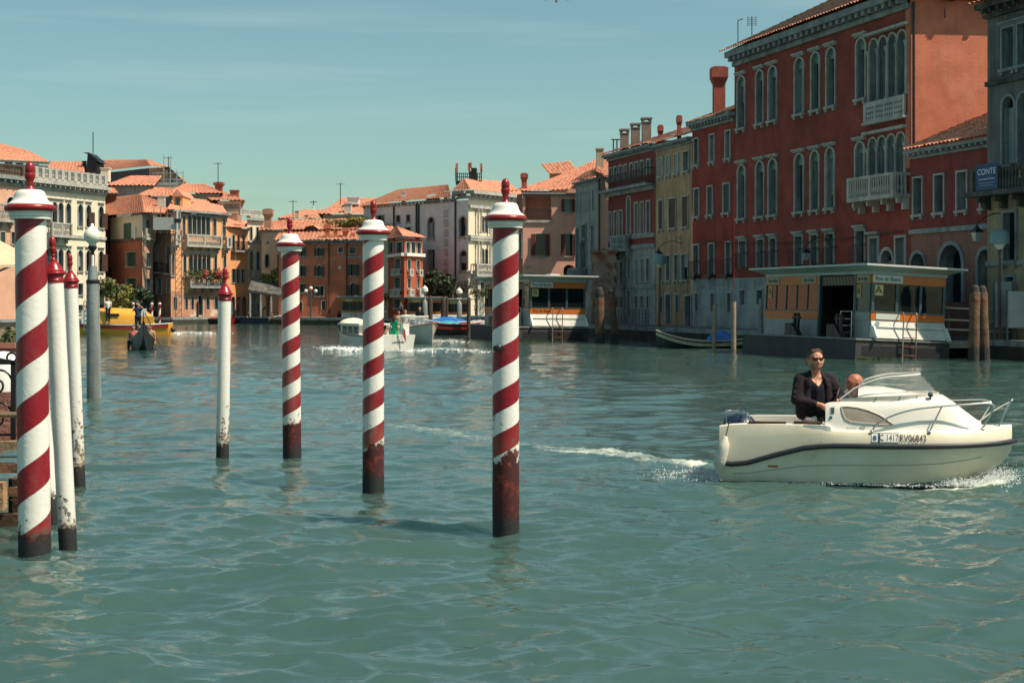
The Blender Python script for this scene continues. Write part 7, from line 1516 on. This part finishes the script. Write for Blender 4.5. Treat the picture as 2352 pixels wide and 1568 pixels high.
pile('slim pale pole behind the blue tarpaulin boat', 1640, 800, 700, .10, 1.2, 0, 'slim pale poles by the right quay', PALE_W, True); pile('slim pale pole in front of the blue tarpaulin boat', 1685, 803, 693, .115, 0, 0, 'slim pale poles by the right quay', PALE_W, True); pile('slim grey pole at the corner of boat stop A', 1748, 800, 686, .11, 0, 0, 'slim pale poles by the right quay', mk('grey_pole', (.30, .29, .25), (.22, .21, .18), sc=3, rough=.8), True)
for px, py, tp, r, lab in ((988, 756, 679, .2, 'dark timber pile right of the globe lamp'), (1018, 755, 681, .22, 'stout dark timber pile behind the approaching motorboat'), (1026, 756, 680, .1, 'slim timber pole beside the stout pile'), (1125, 764, 683, .19, 'weathered timber pile left of the middle striped pole'), (1076, 770, 681, .13, 'slim timber pole before the red moored boat')): pile(lab, px, py, tp, r, rng.uniform(-1, 1), 0, 'timber piles by the far boat stops', mk('far_pile', (.05, .036, .03), (.10, .065, .045), sc=3, rough=.9))
for i, px in enumerate((262, 290, 320, 372, 378, 384, 407, 423, 455, 472, 492, 503, 537, 545, 561, 575)):
    pile('thin mooring stake before the far left bank', px, 741 + (i % 3), 690 + (i * 7) % 18, .09, rng.uniform(-3, 3), 0, 'thin mooring stakes before the far left bank', DARKWOOD, True)
for i, px in enumerate((243, 305, 366, 348)):
    mooring_pole(('far small striped pole, leftmost of the four by the garden', 'far small striped pole, second of the four by the garden', 'far small striped pole, rightmost of the four by the garden', 'far small striped pole, third of the four by the garden')[i], (px, 748), (px + (1 if i else 0), 700), 142 - i, 2.6, period=1.1, phase=.2 * i, peel=.6, seed=i)
# ------------------------------------------------------------------ lamps
def globe_lamp(label, px, py, ptop, mat=GP):
    b_ = wat(px, py); T = thing('globe_lamp', label, 'lamp post', b_, 0, 'globe lamps on piles'); H = CH + (HZ - ptop) / F * b_.y; k = b_.y / F
    MB().lathe([(6.2 * k, -1), (5.6 * k, H * .62), (4 * k, H * .64), (1.5 * k, H * .68), (1.5 * k, H * .8)], 12).obj('post', mat, T, smooth=True, sharp=40); MB().lathe([(3 * k, H * .8), (7.5 * k, H * .86), (7 * k, H * .93), (3 * k, H * .97), (0, H)], 14).obj('globe', OPAL, T, smooth=True)
globe_lamp('globe lamp on grey post right of the white taxi', 976, 757, 655); globe_lamp('globe lamp on grey post left of the white palazzo front', 1055, 755, 660)
def bracket_lamp(label, fx, side, z, out, hood=False):
    """wall lantern on a scrolled iron bracket; fx = wall point, out = reach"""
    T = thing('wall_lantern', label, 'lantern', (fx[0], fx[1], z), math.atan2(-BN.y, -BN.x), 'wall lanterns on the right bank')
    mb = MB(); mb.tube(rail([(0, 0, 0), (out * .4, 0, .18), (out * .8, 0, -.05), (out, 0, -.35)]), .022, 6); mb.tube([(.02 + .02 * a + (.16 + .008 * a) * math.cos(a), 0, .25 + (.16 + .008 * a) * math.sin(a)) for a in np.linspace(0, 8, 30)], .015, 5); mb.bar((0, 0, -.3), (0, 0, .6), .03); mb.obj('bracket', IRON, T)
    c = (out, 0, -.75)
    rs = [[(c[0] + w * sx, w * sy, c[2] + zz) for sx, sy in ((-1, -1), (1, -1), (1, 1), (-1, 1))] for w, zz in ((.10, -.28), (.17, .1))]; MB().loft(rs, closed=True, caps=True).obj('lantern_glass', mk('lantern_glass', (.30, .33, .32), rough=.15, spec=.5), T)
    MB().loft([[(c[0] + w * sx, w * sy, c[2] + zz) for sx, sy in ((-1, -1), (1, -1), (1, 1), (-1, 1))] for w, zz in ((.21, .101), (.19, .16), (.06, .32), (.02, .42))], closed=True, caps=True).obj('lantern_cap', IRON, T); return T
for lab, px, py, out in (('lantern on a scroll bracket on the palazzo wall', 1905, 553, 1.4), ('lantern on a scroll bracket beside the banner house', 2322, 500, 1.7), ('lantern on a scroll bracket on the ochre house', 1565, 560, 1.6), ('lantern by the archway of the pink house', 1330, 625, 1.3)):
    w_ = bank(px); bracket_lamp(lab, w_, 0, CH + (HZ - py) / F * w_.y, out)
def hood_lamp(label, px, py, ptop):
    w_ = bk(px, 1.4 if px > 2000 else 3.2); H = CH + (HZ - ptop) / F * w_.y - .8; T = thing('hooded_lamp_post', label, 'lamp post', (w_.x, w_.y, .8), 0, 'hooded lamps on the right quay')
    MB().lathe([(.09, 0), (.06, .3), (.05, H - 1.0)], 10).obj('post', mk('rusty_post', (.16, .08, .06), (.1, .07, .06), sc=3, rough=.8), T); MB().tube([(0, 0, H - 1.0), (-.16, 0, H - .6)], .03, 6).tube([(0, 0, H - 1.0), (.16, 0, H - .6)], .03, 6).obj('fork', IRON, T)
    MB().lathe([(.40, H - .62), (.40, H - .3), (.36, H - .12), (.22, H - .02), (0, H)], 18).obj('hood', mk('teal_hood', (.16, .26, .27), (.13, .22, .23), sc=3, rough=.4), T, smooth=True, sharp=50); MB().lathe([(.12, H - .85), (.26, H - .622)], 12).obj('bulb', OPAL, T)
hood_lamp('lamp post with round teal hood before the banner house', 2296, 0, 526); hood_lamp('lamp post with round teal hood before the ochre house', 1515, 0, 583)
# boards and wires on the right quay
for i, (px, h, w_) in enumerate(((2304, 1.9, .75), (2338, 1.5, .9))):
    p_ = bk(px, 1.2); T = thing('notice_board', ('tall white notice board on the quay at the right edge', 'low white notice board on the quay at the right edge')[i], 'notice board', (p_.x, p_.y, .8), TH - R(17)); MB().box(-w_ / 2, w_ / 2, -.04, .04, .5, .5 + h).obj('panel', PANG, T)
    for sx in (-1, 1): MB().box(sx * w_ / 2 - .03, sx * w_ / 2 + .03, -.05, .05, 0, .55 + h).obj('post', TEAL, T)
a_, b_ = bank(1600, .15), bank(2080, .15); za_, zb_ = CH + (HZ - 553) / F * a_.y, CH + (HZ - 531) / F * b_.y
tag(MB().tube([Vector((*a_.lerp(b_, t), za_ + (zb_ - za_) * t - .35 * math.sin(math.pi * t))) for t in np.linspace(0, 1, 24)], .025, 5).obj('wall_cable', IRON), 'black cable strung along the palazzo wall', 'cable')
# ------------------------------------------------------------------ boats
def hull_mesh(L, Bm, D, sheer_bow=.35, sheer_st=.1, full=.75, stern=.8, fl=.75, n=14, rake=.0, deck=None):
    rings = []
    for i in range(n + 1):
        t = i / n; w = Bm / 2 * (stern + (1 - stern) * min(1, t / .35)) if t < .35 else Bm / 2 * (1 - ((t - .35) / .65) ** (1.6 + full * 1.6)); w = max(w, .015)
        zs = D + sheer_bow * max(0, (t - .4) / .6) ** 2 + sheer_st * max(0, (.4 - t) / .4) ** 2; x = L * (t - .5)
        fl_ = fl * (1 - max(0, t - .5) * .9); kz = -.25 + (max(0, t - .8) / .2) ** 2 * .6 * D
        rings.append([(x - rake * (t > .9) * (1 - k) * 0, y, z) for k, (y, z) in enumerate([(w, zs), (w * (fl_ + 1) / 2, zs * .5), (w * fl_, 0), (w * .2, kz), (-w * .2, kz), (-w * fl_, 0), (-w * (fl_ + 1) / 2, zs * .5), (-w, zs)])])
    return rings
def boat(label, loc, rz, L, Bm, D, hullm, cat='boat', deckm=None, railm=None, group=None, stripe=None, well=.12, name='boat', **k):
    T = thing(name, label, cat, loc, rz, group); rg = hull_mesh(L, Bm, D, **k); mb = MB(); mb.loft(rg); mb.add(rg[0], [tuple(range(8))]); mb.obj('hull', hullm, T, smooth=True, sharp=40)
    mb = MB(); mb.loft([[(r[0][0], r[0][1] * .97, r[0][2] - well), (r[0][0], -r[0][1] * .97, r[0][2] - well)] for r in rg]); mb.obj('deck', deckm or PLK, T)
    mb = MB()
    for sd in (0, -1): mb.tube([Vector(r[sd]) for r in rg], .04, 6)
    mb.obj('gunwale', railm or DARKWOOD, T, smooth=True)
    if stripe:
        mb = MB()
        for sd in (1, -1): mb.loft([[(r[0][0], (r[0][1] + .012) * sd, r[0][2] - stripe[1]), (r[0][0], ((r[0][1] * .8 + r[1][1] * .2) + .012) * sd, r[0][2] - stripe[1] - stripe[2])] for r in rg])
        mb.obj('stripe', stripe[0], T, smooth=True)
    return T
def tarp(T, x0, x1, w, z, h, mat, name='tarpaulin', seed=0):
    rs = []; r_ = np.random.default_rng(seed)
    for i in range(9):
        t = i / 8; x = x0 + (x1 - x0) * t; hh = h * (math.sin(math.pi * min(1, .12 + t * .8)) ** .7) * (1 + r_.uniform(-.12, .12)); rs.append([(x, w * math.cos(a), z + .6 * hh * math.sin(a) ** .8 + r_.uniform(-.02, .02)) for a in np.linspace(0, math.pi, 9)])
    return MB().loft(rs, caps=True).obj(name, mat, T, smooth=True, sharp=60)
TARP_B = mk('blue_tarp', (.015, .15, .50), (.012, .11, .40), sc=3, rough=.5, bump=.3, bsc=6); TARP_R = mk('red_tarp', (.55, .02, .014), (.45, .015, .012), sc=3, rough=.55, bump=.3, bsc=6); TARP_C = mk('cyan_tarp', (.03, .34, .42), (.03, .26, .34), sc=3, rough=.55); TARP_G = mk('grey_tarp', (.42, .42, .40), (.3, .3, .29), sc=3, rough=.6); TARP_N = mk('navy_tarp', (.02, .035, .075), rough=.6)
HW_ = mk('hull_white', (.72, .70, .64), (.66, .64, .57), sc=2, rough=.3); HBK = mk('hull_black', (.014, .014, .016), (.022, .022, .024), sc=2, rough=.35); HNV = mk('hull_navy', (.012, .022, .045), (.016, .03, .06), sc=2, rough=.35); HGN = mk('hull_green', (.012, .035, .028), (.02, .045, .036), sc=2, rough=.5); HCR = mk('stripe_cream', (.55, .48, .34), (.42, .36, .25), sc=4, rough=.6)
p_ = wat(1612, 799); RB = boat('green rowing boat with cream stripe under blue tarpaulin', p_, R(172), 4.4, 1.5, .34, HGN, 'rowing boat', stripe=(HCR, .10, .16), sheer_bow=.55, railm=mk('pale_gunwale', (.45, .34, .24), rough=.8)); RB.location = (gx(1606, 76), 76, 0); tarp(RB, -1.9, -.4, .68, .3, .95, TARP_B, seed=3)
# white water taxi with name on its stern
TX = boat('white water taxi with a script name on its stern', (0, 0, 0), 0, 8.2, 2.05, .62, HW_, 'water taxi', WHITE, mk('varnish', (.22, .07, .03), (.16, .05, .02), sc=6, rough=.3), sheer_bow=.35, stern=.92, fl=.86); ps = wat(914, 802); hd = R(90 + 27); TX.rotation_euler = (0, 0, hd); TX.location = ps + Vector((math.cos(hd) * 4.1, math.sin(hd) * 4.1, 0))
text_on('Leonardo', .17, INK, TX, (-4.115, 0, .36), (R(90), 0, R(-90)), 1.0, .35)
MB().box(-.9, 1.8, -.82, .82, .45, 1.15).obj('cabin', mk('taxi_cabin', (.60, .56, .48), rough=.35), TX); MB().box(-1.1, 2.0, -.9, .9, 1.152, 1.24).obj('cabin_roof', WHITE, TX)
for sd in (-1, 1):
    for k in range(3): MB().box(-.75 + .8 * k, -.1 + .8 * k, sd * .822, sd * .83, .72, 1.08).obj('window', GLASS, TX)
MB().box(-3.9, -3.2, -.85, .85, .60, .72).obj('stern_deck', WHITE, TX); MB().box(-3.3, -2.95, -.95, -.62, .55, 1.25).obj('stern_post', WHITE, TX)
MB().loft([[(x, w * math.cos(a), z + h * math.sin(a)) for a in np.linspace(0, math.pi, 9)] for x, w, z, h in ((1.7, .85, 1.2, .05), (2.1, .8, 1.15, .35), (2.7, .6, 1.0, .42), (2.9, .5, .7, .3))], caps=True).obj('folded_canopy', mk('canopy_cream', (.70, .60, .46), (.6, .5, .38), sc=3, rough=.7), TX, smooth=True, sharp=60)
FLG = thing('small_flag', 'small green white and red flag on the water taxi stern', 'flag', (0, 0, 0)); FLG.location = TX.location + Vector((math.cos(hd) * -4.2 + .15, math.sin(hd) * -4.2, .55)); MB().tube([(0, 0, 0), (-.12, 0, .75)], .015, 5).obj('staff', STEEL, FLG)
for k, m_ in enumerate((mk('flag_green', (.01, .25, .10), rough=.8), WHITE, mk('flag_red', (.5, .02, .02), rough=.8))): MB().loft([[(-.12 + .1 * k + .1 * t, .02 * math.sin(9 * (k + t)), .75 - .12 * k - .12 * t), (-.08 + .1 * k + .1 * t, .02 * math.sin(9 * (k + t)) + .02, .38 - .2 * k - .2 * t)] for t in (0, .5, 1)]).obj('flag_band', m_, FLG)
def on(T, x, y, z):
    a = T.rotation_euler.z; c, s = math.cos(a), math.sin(a); return (T.location.x + x * c - y * s, T.location.y + x * s + y * c, T.location.z + z)
person('green_woman', 'woman in bright green dress standing at the taxi stern', on(TX, -3.3, -.15, .02), R(150), s=.95)
person('sit_white', 'passenger in white shirt left of the woman in green', on(TX, -2.6, .55, .15), R(200), s=1.0); person('sit_fair', 'passenger in white at the taxi cabin beside the striped pole', on(TX, -1.9, .75, .15), R(30)); person('sit_dark', 'dark-haired passenger seated inside the taxi', on(TX, -1.7, -.1, .15), R(170))
# second white motorboat coming towards us
MBT = boat('white motorboat with curved windscreen heading towards the camera', (0, 0, 0), 0, 6.8, 2.2, .80, mk('hull_cream', (.66, .62, .52), (.58, .54, .45), sc=2, rough=.3), 'motorboat', WHITE, mk('pink_gunwale', (.45, .22, .16), rough=.5), sheer_bow=.35, stern=.9, fl=.7, well=.03); hd2 = R(-90 + 20); pw = wat(988, 788); MBT.rotation_euler = (0, 0, hd2); MBT.location = pw - Vector((math.cos(hd2) * 3.0, math.sin(hd2) * 3.0, 0))
rs = [(Vector((.9 - .9 * abs(t) ** 2.2, t * .95, .98)), Vector((.55 - .8 * abs(t) ** 2.2, t * .88, 1.48))) for t in np.linspace(-1, 1, 17)]; w_ = MB().loft([[a, b] for a, b in rs]).obj('windscreen', mk('boat_screen', (.2, .25, .26), rough=.05, spec=.6, alpha=.5), MBT, smooth=True); MB().tube([b for a, b in rs], .035, 6).obj('screen_frame', WHITE, w_, smooth=True)
MB().box(-2.8, .3, -.9, .9, .55, .78).obj('cockpit_floor', WHITE, MBT)
person('sit_fair', 'fair-haired passenger in the motorboat behind the windscreen', on(MBT, -.9, -.35, .55), R(10)); person('sit_dark', 'dark-clothed man standing at the helm of the approaching motorboat', on(MBT, -.6, .45, .75), R(0)); person('sit_tan', 'passenger seated at the back of the approaching motorboat', on(MBT, -1.8, -.5, .5), R(15))
# moored boats in the middle distance
def moored(label, px, py, rz, L, Bm, D, hullm, tarps, cat='boat', **k):
    T = boat(label, wat(px, py), R(rz), L, Bm, D, hullm, cat, group='moored boats', **k)
    for i, (x0, x1, z, h, m_) in enumerate(tarps): tarp(T, x0, x1, Bm * .42, z, h, m_, seed=i + int(px))
    return T
moored('white moored boat under a bright blue cover', 1022, 762, 175, 4.6, 1.8, .75, HW_, [(-1.6, 1.2, .7, .75, TARP_B)], railm=WHITE); moored('low white moored boat with bare deck behind the approaching motorboat', 1018, 768, 178, 4.2, 1.6, .55, HW_, [], railm=WHITE, deckm=WHITE)
moored('red and black moored boat with cyan cover', 1068, 769, 8, 4.4, 1.8, .75, HBK, [(-1.9, -.4, .7, .55, TARP_C), (.2, 1.9, .7, .6, TARP_G)], stripe=(mk('hull_red', (.30, .015, .015), rough=.5), .18, .2), railm=mk('red_rail', (.35, .03, .02), rough=.6)); moored('grey covered moored boat before the white palazzo front', 1095, 758, 5, 4.2, 1.8, .9, HW_, [(-1.8, 1.8, .85, .55, TARP_G)])
moored('long black boat with red tarpaulin on the far left bank', 424, 742, 2, 5.2, 1.7, .5, HBK, [(-2.2, .9, .45, 1.0, TARP_R)]); moored('dark red boat behind the lone white pole', 480, 743, 178, 4.4, 1.5, .5, HBK, [(-1.2, 1.2, .45, .4, mk('dull_red', (.22, .03, .025), rough=.7))])
moored('navy boat with folded navy covers left of the striped pole', 566, 742, 176, 4.6, 1.7, .6, HNV, [(-1.4, .2, .55, .6, TARP_N), (.3, 1.3, .55, .4, BEI)], railm=WHITE); wk = moored('long navy workboat with people left of the striped pole', 615, 743, 4, 5.6, 1.8, .62, HNV, [(.6, 2.4, .6, .5, TARP_G)], railm=TEAL); moored('white boat end with grey cover beside the navy workboat', 640, 738, 10, 3.6, 1.6, .5, HW_, [(-1., 1.2, .5, .7, TARP_G)])
moored('dark green covered barge before the rust red house', 706, 741, 178, 5.0, 2., .7, HGN, [(-2.2, 1.6, .65, 1.3, mk('dark_green_tarp', (.02, .035, .03), rough=.6))]); ww = moored('rusty work barge with green box before the rust red house', 735, 741, 2, 4.6, 2., .5, mk('hull_rust', (.10, .05, .04), (.06, .035, .03), sc=3, rough=.8), [(-.5, .9, .5, .7, mk('green_box', (.05, .12, .08), rough=.6))]); moored('small dark boat with white engine left of the far yellow stop', 768, 741, 5, 2.8, 1.3, .45, HBK, [(-.9, -.3, .45, .6, WHITE)]); moored('dark dinghy in front of the far boat stop with pale fronts', 885, 745, 3, 3.6, 1.5, .55, HBK, [(-1.4, .6, .5, .5, TARP_G)])
moored('small red boat at the foot of the far white house', 529, 743, 90, 2.6, 1.1, .6, mk('hull_red2', (.35, .02, .02), rough=.4), [])
person('bent_blue', 'man in blue bending over the navy workboat', (gx(604, 157), 157, .75), R(100), s=.72); person('sit_dark', 'dark-clothed man sitting left in the navy workboat', (gx(571, 152), 152, .3), R(60), s=.72); person('sit_tan', 'man crouching at the right end of the navy workboat', (gx(624, 152), 152, .3), R(-60), s=.72); person('stand_pink', 'person in pink on the far quay beside the striped pole', (gx(651, 154), 154, .7), 0, s=.72)
person('stand_grey', 'man in grey shirt walking down to the boats by the far stop', (gx(921, 133), 133, .9), R(150), s=.76); person('sit_dark', 'dark-clothed figure behind the far boat stop rail', (gx(881, 136), 136, .9), R(20), s=.76)
# gondola seen bow-on
gb = wat(270, 806); GD = thing('gondola', 'black gondola seen bow-on full of passengers', 'gondola', gb + Vector((0, 4.6, 0)), R(-75)); rg = []
for i in range(21):
    t = i / 20; x = 5.2 * (2 * t - 1); w = .70 * max(.02, 1 - abs(2 * t - 1) ** 2.4); zs = .48 + .75 * abs(2 * t - 1) ** 3.2 + (.25 if t > .9 else 0) * (t - .9) * 10; kz = -.15 + .9 * abs(2 * t - 1) ** 5
    rg.append([(x, w, zs), (x, w * .85, (zs + kz) * .45), (x, w * .5, kz), (x, -w * .5, kz), (x, -w * .85, (zs + kz) * .45), (x, -w, zs)])
MB().loft(rg).obj('hull', mk('gondola_black', (.010, .011, .013), (.014, .016, .018), sc=2, rough=.45), GD, smooth=True, sharp=45); MB().loft([[(r[0][0], r[0][1] * .98, r[0][2] - (.05 if abs(r[0][0]) > 2.6 else .3)), (r[0][0], -r[0][1] * .98, r[0][2] - (.05 if abs(r[0][0]) > 2.6 else .3))] for r in rg]).obj('deck', HBK, GD)
mb = MB(); mb.add([(5.15, -.02, 1.1), (5.4, -.02, 1.75), (5.28, -.02, 1.9), (5.05, -.02, 1.7), (4.95, -.02, 1.1), (5.15, .02, 1.1), (5.4, .02, 1.75), (5.28, .02, 1.9), (5.05, .02, 1.7), (4.95, .02, 1.1)], [(0, 1, 2, 3, 4), (9, 8, 7, 6, 5)] + [(i, (i + 1) % 5, 5 + (i + 1) % 5, 5 + i) for i in range(5)]); mb.obj('bow_iron', IRON, GD)
for i, (x, y, key, lab) in enumerate(((1.8, .38, 'sit_tan', 'tanned gondola passenger front left'), (1.7, -.42, 'sit_pink', 'gondola passenger in pink front right'), (.9, .42, 'sit_pink', 'gondola passenger in pink second row left'), (.8, -.40, 'sit_tan', 'tanned gondola passenger second row right'), (.1, -.1, 'sit_dark', 'dark-clothed passenger in the middle of the gondola'), (-.6, .35, 'sit_fair', 'fair-haired passenger in the rear of the gondola'))): person(key, lab, on(GD, x, y, -.12), R(10 * (i % 3 - 1)), 'gondola passengers')
person('gondolier', 'gondolier in striped navy shirt standing at his oar', on(GD, -3.9, -.12, .58), R(8)); person('stand_white', 'man in white shirt standing left of the gondolier', (gx(248, 104), 104, .9), R(20))
tag(MB().tube([on(GD, -3.4, .25, 1.75), on(GD, -3.2, .9, .3), on(GD, -3.1, 1.15, -.25)], .03, 6).obj('oar', DARKWOOD), 'long wooden oar held by the gondolier', 'oar')
# yellow ambulance boat
YL = mk('hull_yellow', (.80, .38, .045), (.74, .34, .04), sc=2, rough=.35); YB = boat('yellow boat with red stripe and rounded cabin', wat(290, 768), R(178), 6.4, 2.0, .70, YL, 'motorboat', WHITE, WHITE, stripe=(mk('stripe_red', (.42, .025, .02), rough=.4), .05, .25), sheer_bow=.12, stern=.95, fl=.9, well=.02, full=.5); YB.rotation_euler = (0, 0, R(183)); YB.location = (gx(287, 105), 105, 0)
MB().loft([[(x, w * math.cos(a), .78 + h * math.sin(a) ** .6) for a in np.linspace(0, math.pi, 11)] for x, w, h in ((-1.95, .8, .1), (-1.8, .85, .65), (-1.3, .9, 1.02), (.6, .92, 1.12), (2.2, .9, 1.08), (2.4, .8, .3))], caps=True).obj('cabin', YL, YB, smooth=True, sharp=60)
for sd in (-1, 1): MB().box(.2, 1.1, sd * .93, sd * .94, 1.3, 1.5).obj('window', GLASS, YB)
MB().box(-2.2, -1.2, .86, 1.0, .8, 1.3).obj('side_box', YL, YB); MB().box(-1.7, -1.2, .95, 1.0, 1.3, 1.85).obj('white_board', WHITE, YB); MB().box(2.3, 2.9, -.6, .6, .78, 1.7).obj('wheelhouse', WHITE, YB); MB().sphere((-3.45, .5, .35), .2, 10).obj('fender', BLACK, YB)
person('stand_white', 'crewman in white at the stern of the yellow boat', (gx(204, 105), 105, .85), R(-20))
# ------------------------------------------------------------------ trees and shrubs
LD = mk('leaves_dark', (.018, .040, .020), (.035, .06, .026), sc=1.2, rough=.7); LM = MATS['leaves_mid']; LY = mk('leaves_yellow', (.22, .19, .04), (.14, .14, .03), sc=1.2, rough=.7); BARK = mk('bark', (.10, .075, .055), (.16, .12, .09), sc=4, rough=.9, bump=.5)
def shrub(label, px, py, Y, rx, rz_, mat, n=1400, leaf=.16, name='shrub', zb=.7):
    c = at(px, py, Y); T = thing(name, label, 'shrub' if name == 'shrub' else 'tree', (c.x, Y, zb), 0, 'greenery on the far bank'); mb = MB(); r_ = np.random.default_rng(int(px)); cz = c.z - zb
    for _ in range(11): d_ = Vector(r_.normal(0, .5, 3)); leafblob(mb, (d_.x * rx * .75, d_.y * rx * .6, cz + d_.z * rz_ * .7), rx * r_.uniform(.32, .55), n // 11, leaf, (1, 1, rz_ / rx))
    mb.obj('crown', mat, T, kind='stuff', fix=False); mb = MB()
    for k in range(5): a = k * 1.3; mb.tube([(0, 0, 0), (.1 * math.cos(a), .1 * math.sin(a), cz * .4), (rx * .5 * math.cos(a), rx * .5 * math.sin(a), cz + rz_ * .2 * math.sin(k))], [.12, .08, .03], 6)
    mb.obj('trunk', BARK, T); return T
shrub('dark green tree right of the small red house', 1001, 655, 150, 2.3, 2.0, LD, 2600, .2, 'tree'); shrub('round dark bush at the foot of the white palace', 266, 668, 148, 1.6, 1.1, LM); shrub('yellowing bush in the small garden', 292, 690, 147.5, 1.5, 1.9, LY, 1600); shrub('dark bush beside the brown corner house', 326, 690, 148.5, 1.3, 1.3, LD); shrub('autumn-yellow bush top by the white palace', 252, 656, 149, .9, .6, LY, 600); shrub('yellow-green shrub between slim white house and beige house', 615, 645, 157, 1.0, 1.7, LY, 900); shrub('low green hedge on the brick wall', 1085, 668, 152, 3.2, .5, LM, 900)
shrub('hanging plants on the roof terrace pergola', 798, 509, 161, 2.6, .6, LY, 1200, .15, 'shrub', zp(545, 161)); shrub('hanging plant below the cream house window', 879, 681, 146, .7, .4, LY, 260, .1)
# bare tree
c = at(1040, 700, 149); BTR = thing('bare_tree', 'leafless branching tree before the grey palazzo', 'tree', (c.x, 149, .7)); mb = MB(); r_ = np.random.default_rng(21)
def branch(p, d, L, r, lv):
    q = p + d * L; m_ = p.lerp(q, .5) + Vector(r_.normal(0, L * .06, 3)); mb.tube([p, m_, q], [r, r * .82, r * .62], 6 if lv < 3 else 4)
    if lv >= 7: return
    for _ in range(3 if lv < 5 else 2):
        nd = (d + Vector((r_.normal(0, .62), r_.normal(0, .45), r_.normal(.12, .34)))).normalized(); branch(q, nd, L * r_.uniform(.58, .80), r * .66, lv + 1)
branch(Vector((0, 0, 0)), Vector((.05, 0, 1)), 1.5, .21, 0); mb.obj('branches', mk('pale_bark', (.075, .055, .045), (.12, .09, .07), sc=3, rough=.9), BTR)
# brick garden wall with door by the far stop, and quay lamps
BW = thing('brick_garden_wall', 'red brick garden wall beside the white palazzo front', 'wall', (*pt(1020, 151), .7)); MB().box(0, gx(1095, 151) - gx(1020, 151), 0, .4, 0, 2.7).obj('brickwork', mk('far_brick', (.38, .13, .075), (.46, .25, .17), sc=3, rough=.9, bump=.4), BW)
for x0, x1, m_ in ((.6, 1.0, STONE), (1.9, 2.3, STONE), (3.0, 3.3, IRON)): MB().box(x0, x1, -.05, -.001, 0, 2.3).obj('pier', m_, BW)
CN = thing('quay_canopy', 'low dark porch roof at the foot of the slim white house', 'canopy', (*pt(570, 154.5), .7)); MB().add([(0, 0, 2.9), (gx(650, 154.5) - gx(570, 154.5), 0, 2.2), (gx(640, 154.5) - gx(570, 154.5), 2.5, 3.7), (0, 2.5, 4.2), (0, 0, 2.7), (gx(650, 154.5) - gx(570, 154.5), 0, 2.0), (gx(640, 154.5) - gx(570, 154.5), 2.5, 3.5), (0, 2.5, 4.0)], [(0, 1, 2, 3), (7, 6, 5, 4), (0, 4, 5, 1)]).obj('roof', STONE_D, CN)
for k in range(4): MB().bar((.2 + k * 1.1, .1, 0), (.2 + k * 1.1, .1, 2.5), .14).obj('post', STONE, CN)
SGN = thing('tall_quay_lamps', 'branched lamp standard on the quay before the rust red house', 'lamp post', (*pt(714, 152), .7)); mb = MB(); mb.tube([(0, 0, 0), (0, 0, zp(665, 152) - .7)], .09, 8)
h_ = zp(672, 152) - .7
for sx in (-1, 1): mb.tube([(0, 0, h_ - .4), (sx * .45, 0, h_ - .3), (sx * .5, 0, h_)], .05, 6)
mb.obj('post', TEAL, SGN)
for x, z_ in ((0, h_ + .45), (-.5, h_ + .15), (.5, h_ + .15)): MB().sphere((x, 0, z_), .2, 10).obj('globe', OPAL, SGN, smooth=True)
# birds
for lab, px, py, Y, s_ in (('gull gliding at the top of the sky', 1278, 3, 60, .5),):
    T = thing('gull', lab, 'bird', at(px, py, Y)); mb = MB()
    for sd in (-1, 1): mb.loft([[(0, -.06, .02), (0, .06, .02)], [(sd * s_ * .5, -.05, .10), (sd * s_ * .5, .07, .10)], [(sd * s_, .0, .02), (sd * s_, .06, .02)]])
    mb.loft([[(r0 * math.cos(a), y, r0 * .8 * math.sin(a)) for a in np.linspace(0, 6.28, 9)[:-1]] for y, r0 in ((-.22, .01), (-.14, .04), (0, .06), (.15, .04), (.26, .02))], closed=True, caps=True); mb.obj('body', mk('gull_white', (.65, .63, .58), rough=.7), T, smooth=True)
T = thing('duck', 'small dark duck swimming before the right quay', 'bird', wat(1503, 792)); mb = MB(); mb.sphere((0, 0, .06), .14, 10, (1.5, .8, .6)); mb.tube([(-.16, 0, .08), (-.2, 0, .2)], .035, 6); mb.sphere((-.22, 0, .23), .05, 8, (1.3, 1, 1)); mb.obj('body', mk('duck_brown', (.05, .035, .025), rough=.7), T, smooth=True)
